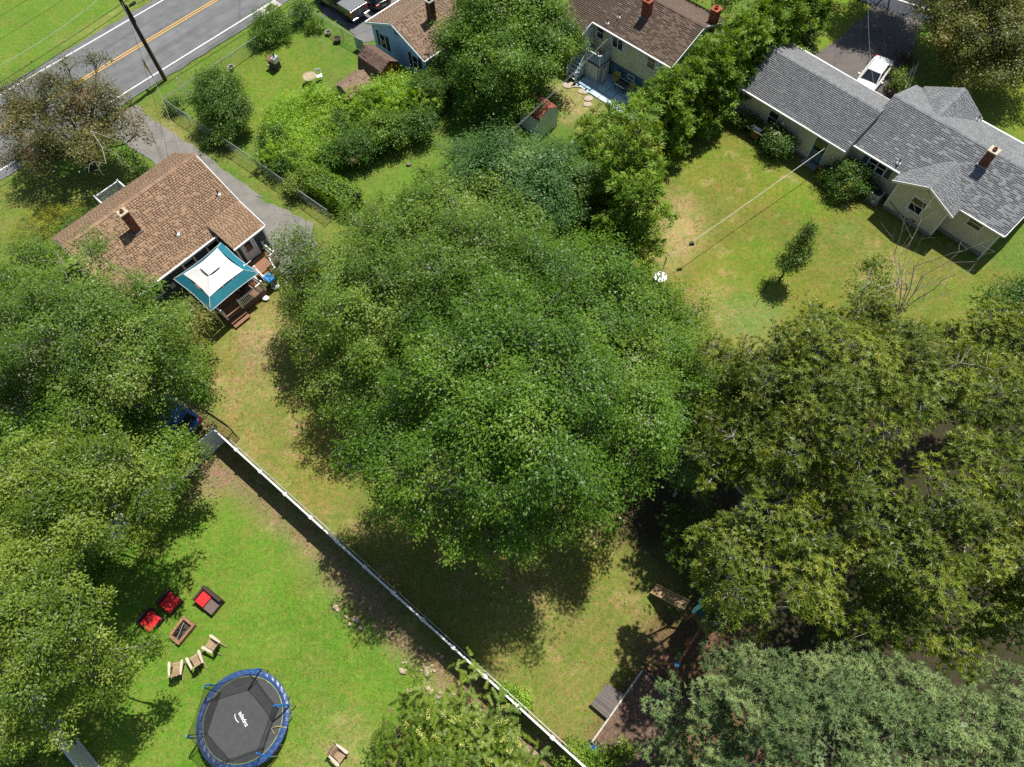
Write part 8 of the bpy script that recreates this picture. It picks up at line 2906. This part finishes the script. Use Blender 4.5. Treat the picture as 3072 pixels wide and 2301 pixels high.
# ---------------- grass blades, clover and mulch chips: masses nobody could count
rs = np.random.default_rng(77)
NG = 80000
uu, vv_ = rs.uniform(-60, W + 60, NG), rs.uniform(-40, H + 60, NG)
dv = RIGHT[None] * ((uu - W / 2) / F)[:, None] + UP[None] * ((H / 2 - vv_) / F)[:, None] + FWD[None]
tt_ = -HC / dv[:, 2]
gx_, gy_ = dv[:, 0] * tt_, dv[:, 1] * tt_
gc = ground_color(gx_, gy_)
hard = np.zeros(NG, bool)
for nm in ('road', 'driveway', 'pickup_driveway', 'house_driveway', 'side_road', 'parking_ground'):
    o = bpy.data.objects[nm]
    hard |= in_poly(gx_, gy_, [(v.co.x, v.co.y) for v in o.data.vertices])
for (root, x0, x1, y0, y1) in ((gh, -.2, 10, 0, 7), (gh, 9.8, 21.9, .8, 9.8), (bh, -10.2, .2, 0, 10.3), (bh, -6.3, 0, -2.8, 2), (yh, -11, .1, -2.3, 7.4), (b2h, 0, 12, 0, 7.3)):
    a = root.rotation_euler[2]
    dx, dy = gx_ - root.location.x, gy_ - root.location.y
    lx, ly = dx * math.cos(a) + dy * math.sin(a), -dx * math.sin(a) + dy * math.cos(a)
    hard |= (lx > x0) & (lx < x1) & (ly > y0) & (ly < y1)
green = gc[:, 1] > gc[:, 0] * .92
gsel = green & ~hard
n = int(gsel.sum())
idx = np.repeat(np.nonzero(gsel)[0], 2)
m = len(idx)
C = np.stack([gx_[idx] + rs.normal(0, .04, m), gy_[idx] + rs.normal(0, .04, m), np.full(m, -.02)], -1)
a = rs.uniform(0, 6.28, m)
D = np.stack([np.cos(a) * .7, np.sin(a) * .7, rs.uniform(.25, .8, m)], -1)
nn = unit(np.stack([-np.cos(a) * .5, -np.sin(a) * .5, np.full(m, 1.)], -1) + rs.normal(0, .25, (m, 3)))
acc = Acc()
acc.tri = True
hz_ = rs.uniform(.04, .09, m) * (.7 + .9 * fbm(gx_[idx], gy_[idx], 1.6, 401))
acc.leaves(C, nn, unit(D), hz_, hz_ * .32, np.zeros(m))
gmat = bpy.data.materials.new('grass_blade')
gmat.use_nodes = True
nt = gmat.node_tree
an = nt.nodes.new('ShaderNodeAttribute')
an.attribute_name = 'blade'
pb_ = nt.nodes['Principled BSDF']
pb_.inputs['Roughness'].default_value = .6
pb_.inputs['Specular IOR Level'].default_value = .25
nt.links.new(an.outputs['Color'], pb_.inputs['Base Color'])
tr_ = nt.nodes.new('ShaderNodeBsdfTranslucent')
nt.links.new(an.outputs['Color'], tr_.inputs['Color'])
mx_ = nt.nodes.new('ShaderNodeMixShader')
mx_.inputs[0].default_value = .25
nt.links.new(pb_.outputs[0], mx_.inputs[1])
nt.links.new(tr_.outputs[0], mx_.inputs[2])
nt.links.new(mx_.outputs[0], nt.nodes['Material Output'].inputs['Surface'])
o = acc.build('grass', gmat, None, 'stuff')
ca = o.data.color_attributes.new('blade', 'FLOAT_COLOR', 'POINT')
bc = np.clip(gc[idx] * rs.uniform(.85, 1.45, (m, 1)) * np.array([1, 1.06, .95]), 0, 1)
bc = np.repeat(np.concatenate([bc, np.ones((m, 1))], 1), 3, 0).astype(np.float32)
ca.data.foreach_set('color', bc.ravel())
tag(o, 'short uneven grass growing over the lawns', 'grass')
brown = (~green) & ~hard & (gc[:, 0] < .26) & (gc[:, 0] > .09)
sel = np.nonzero(brown)[0]
idx = np.repeat(sel, 2)
m = len(idx)
if m:
    acc = Acc()
    a = rs.uniform(0, 6.28, m)
    acc.leaves(np.stack([gx_[idx] + rs.normal(0, .06, m), gy_[idx] + rs.normal(0, .06, m), rs.uniform(.0, .03, m)], -1), unit(np.array([0, 0, 1.]) + rs.normal(0, .35, (m, 3))), np.stack([np.cos(a), np.sin(a), np.zeros(m)], -1), rs.uniform(.05, .13, m), rs.uniform(.02, .05, m), rs.random(m))
    cm = leaf_mat('bark_chip', [(0, (.055, .034, .022)), (.6, (.15, .098, .062)), (1, (.30, .21, .14))], rough=.9, spec=.1, transl=.0)
    o = acc.build('bark_chips', cm, None, 'stuff')
    tag(o, 'loose bark chips spread on the bare strips and the play area', 'bark chips')
print('LEAVES', LEAFCOUNT)
print('TRIS', sum(len(m.polygons) * 2 for m in bpy.data.meshes))
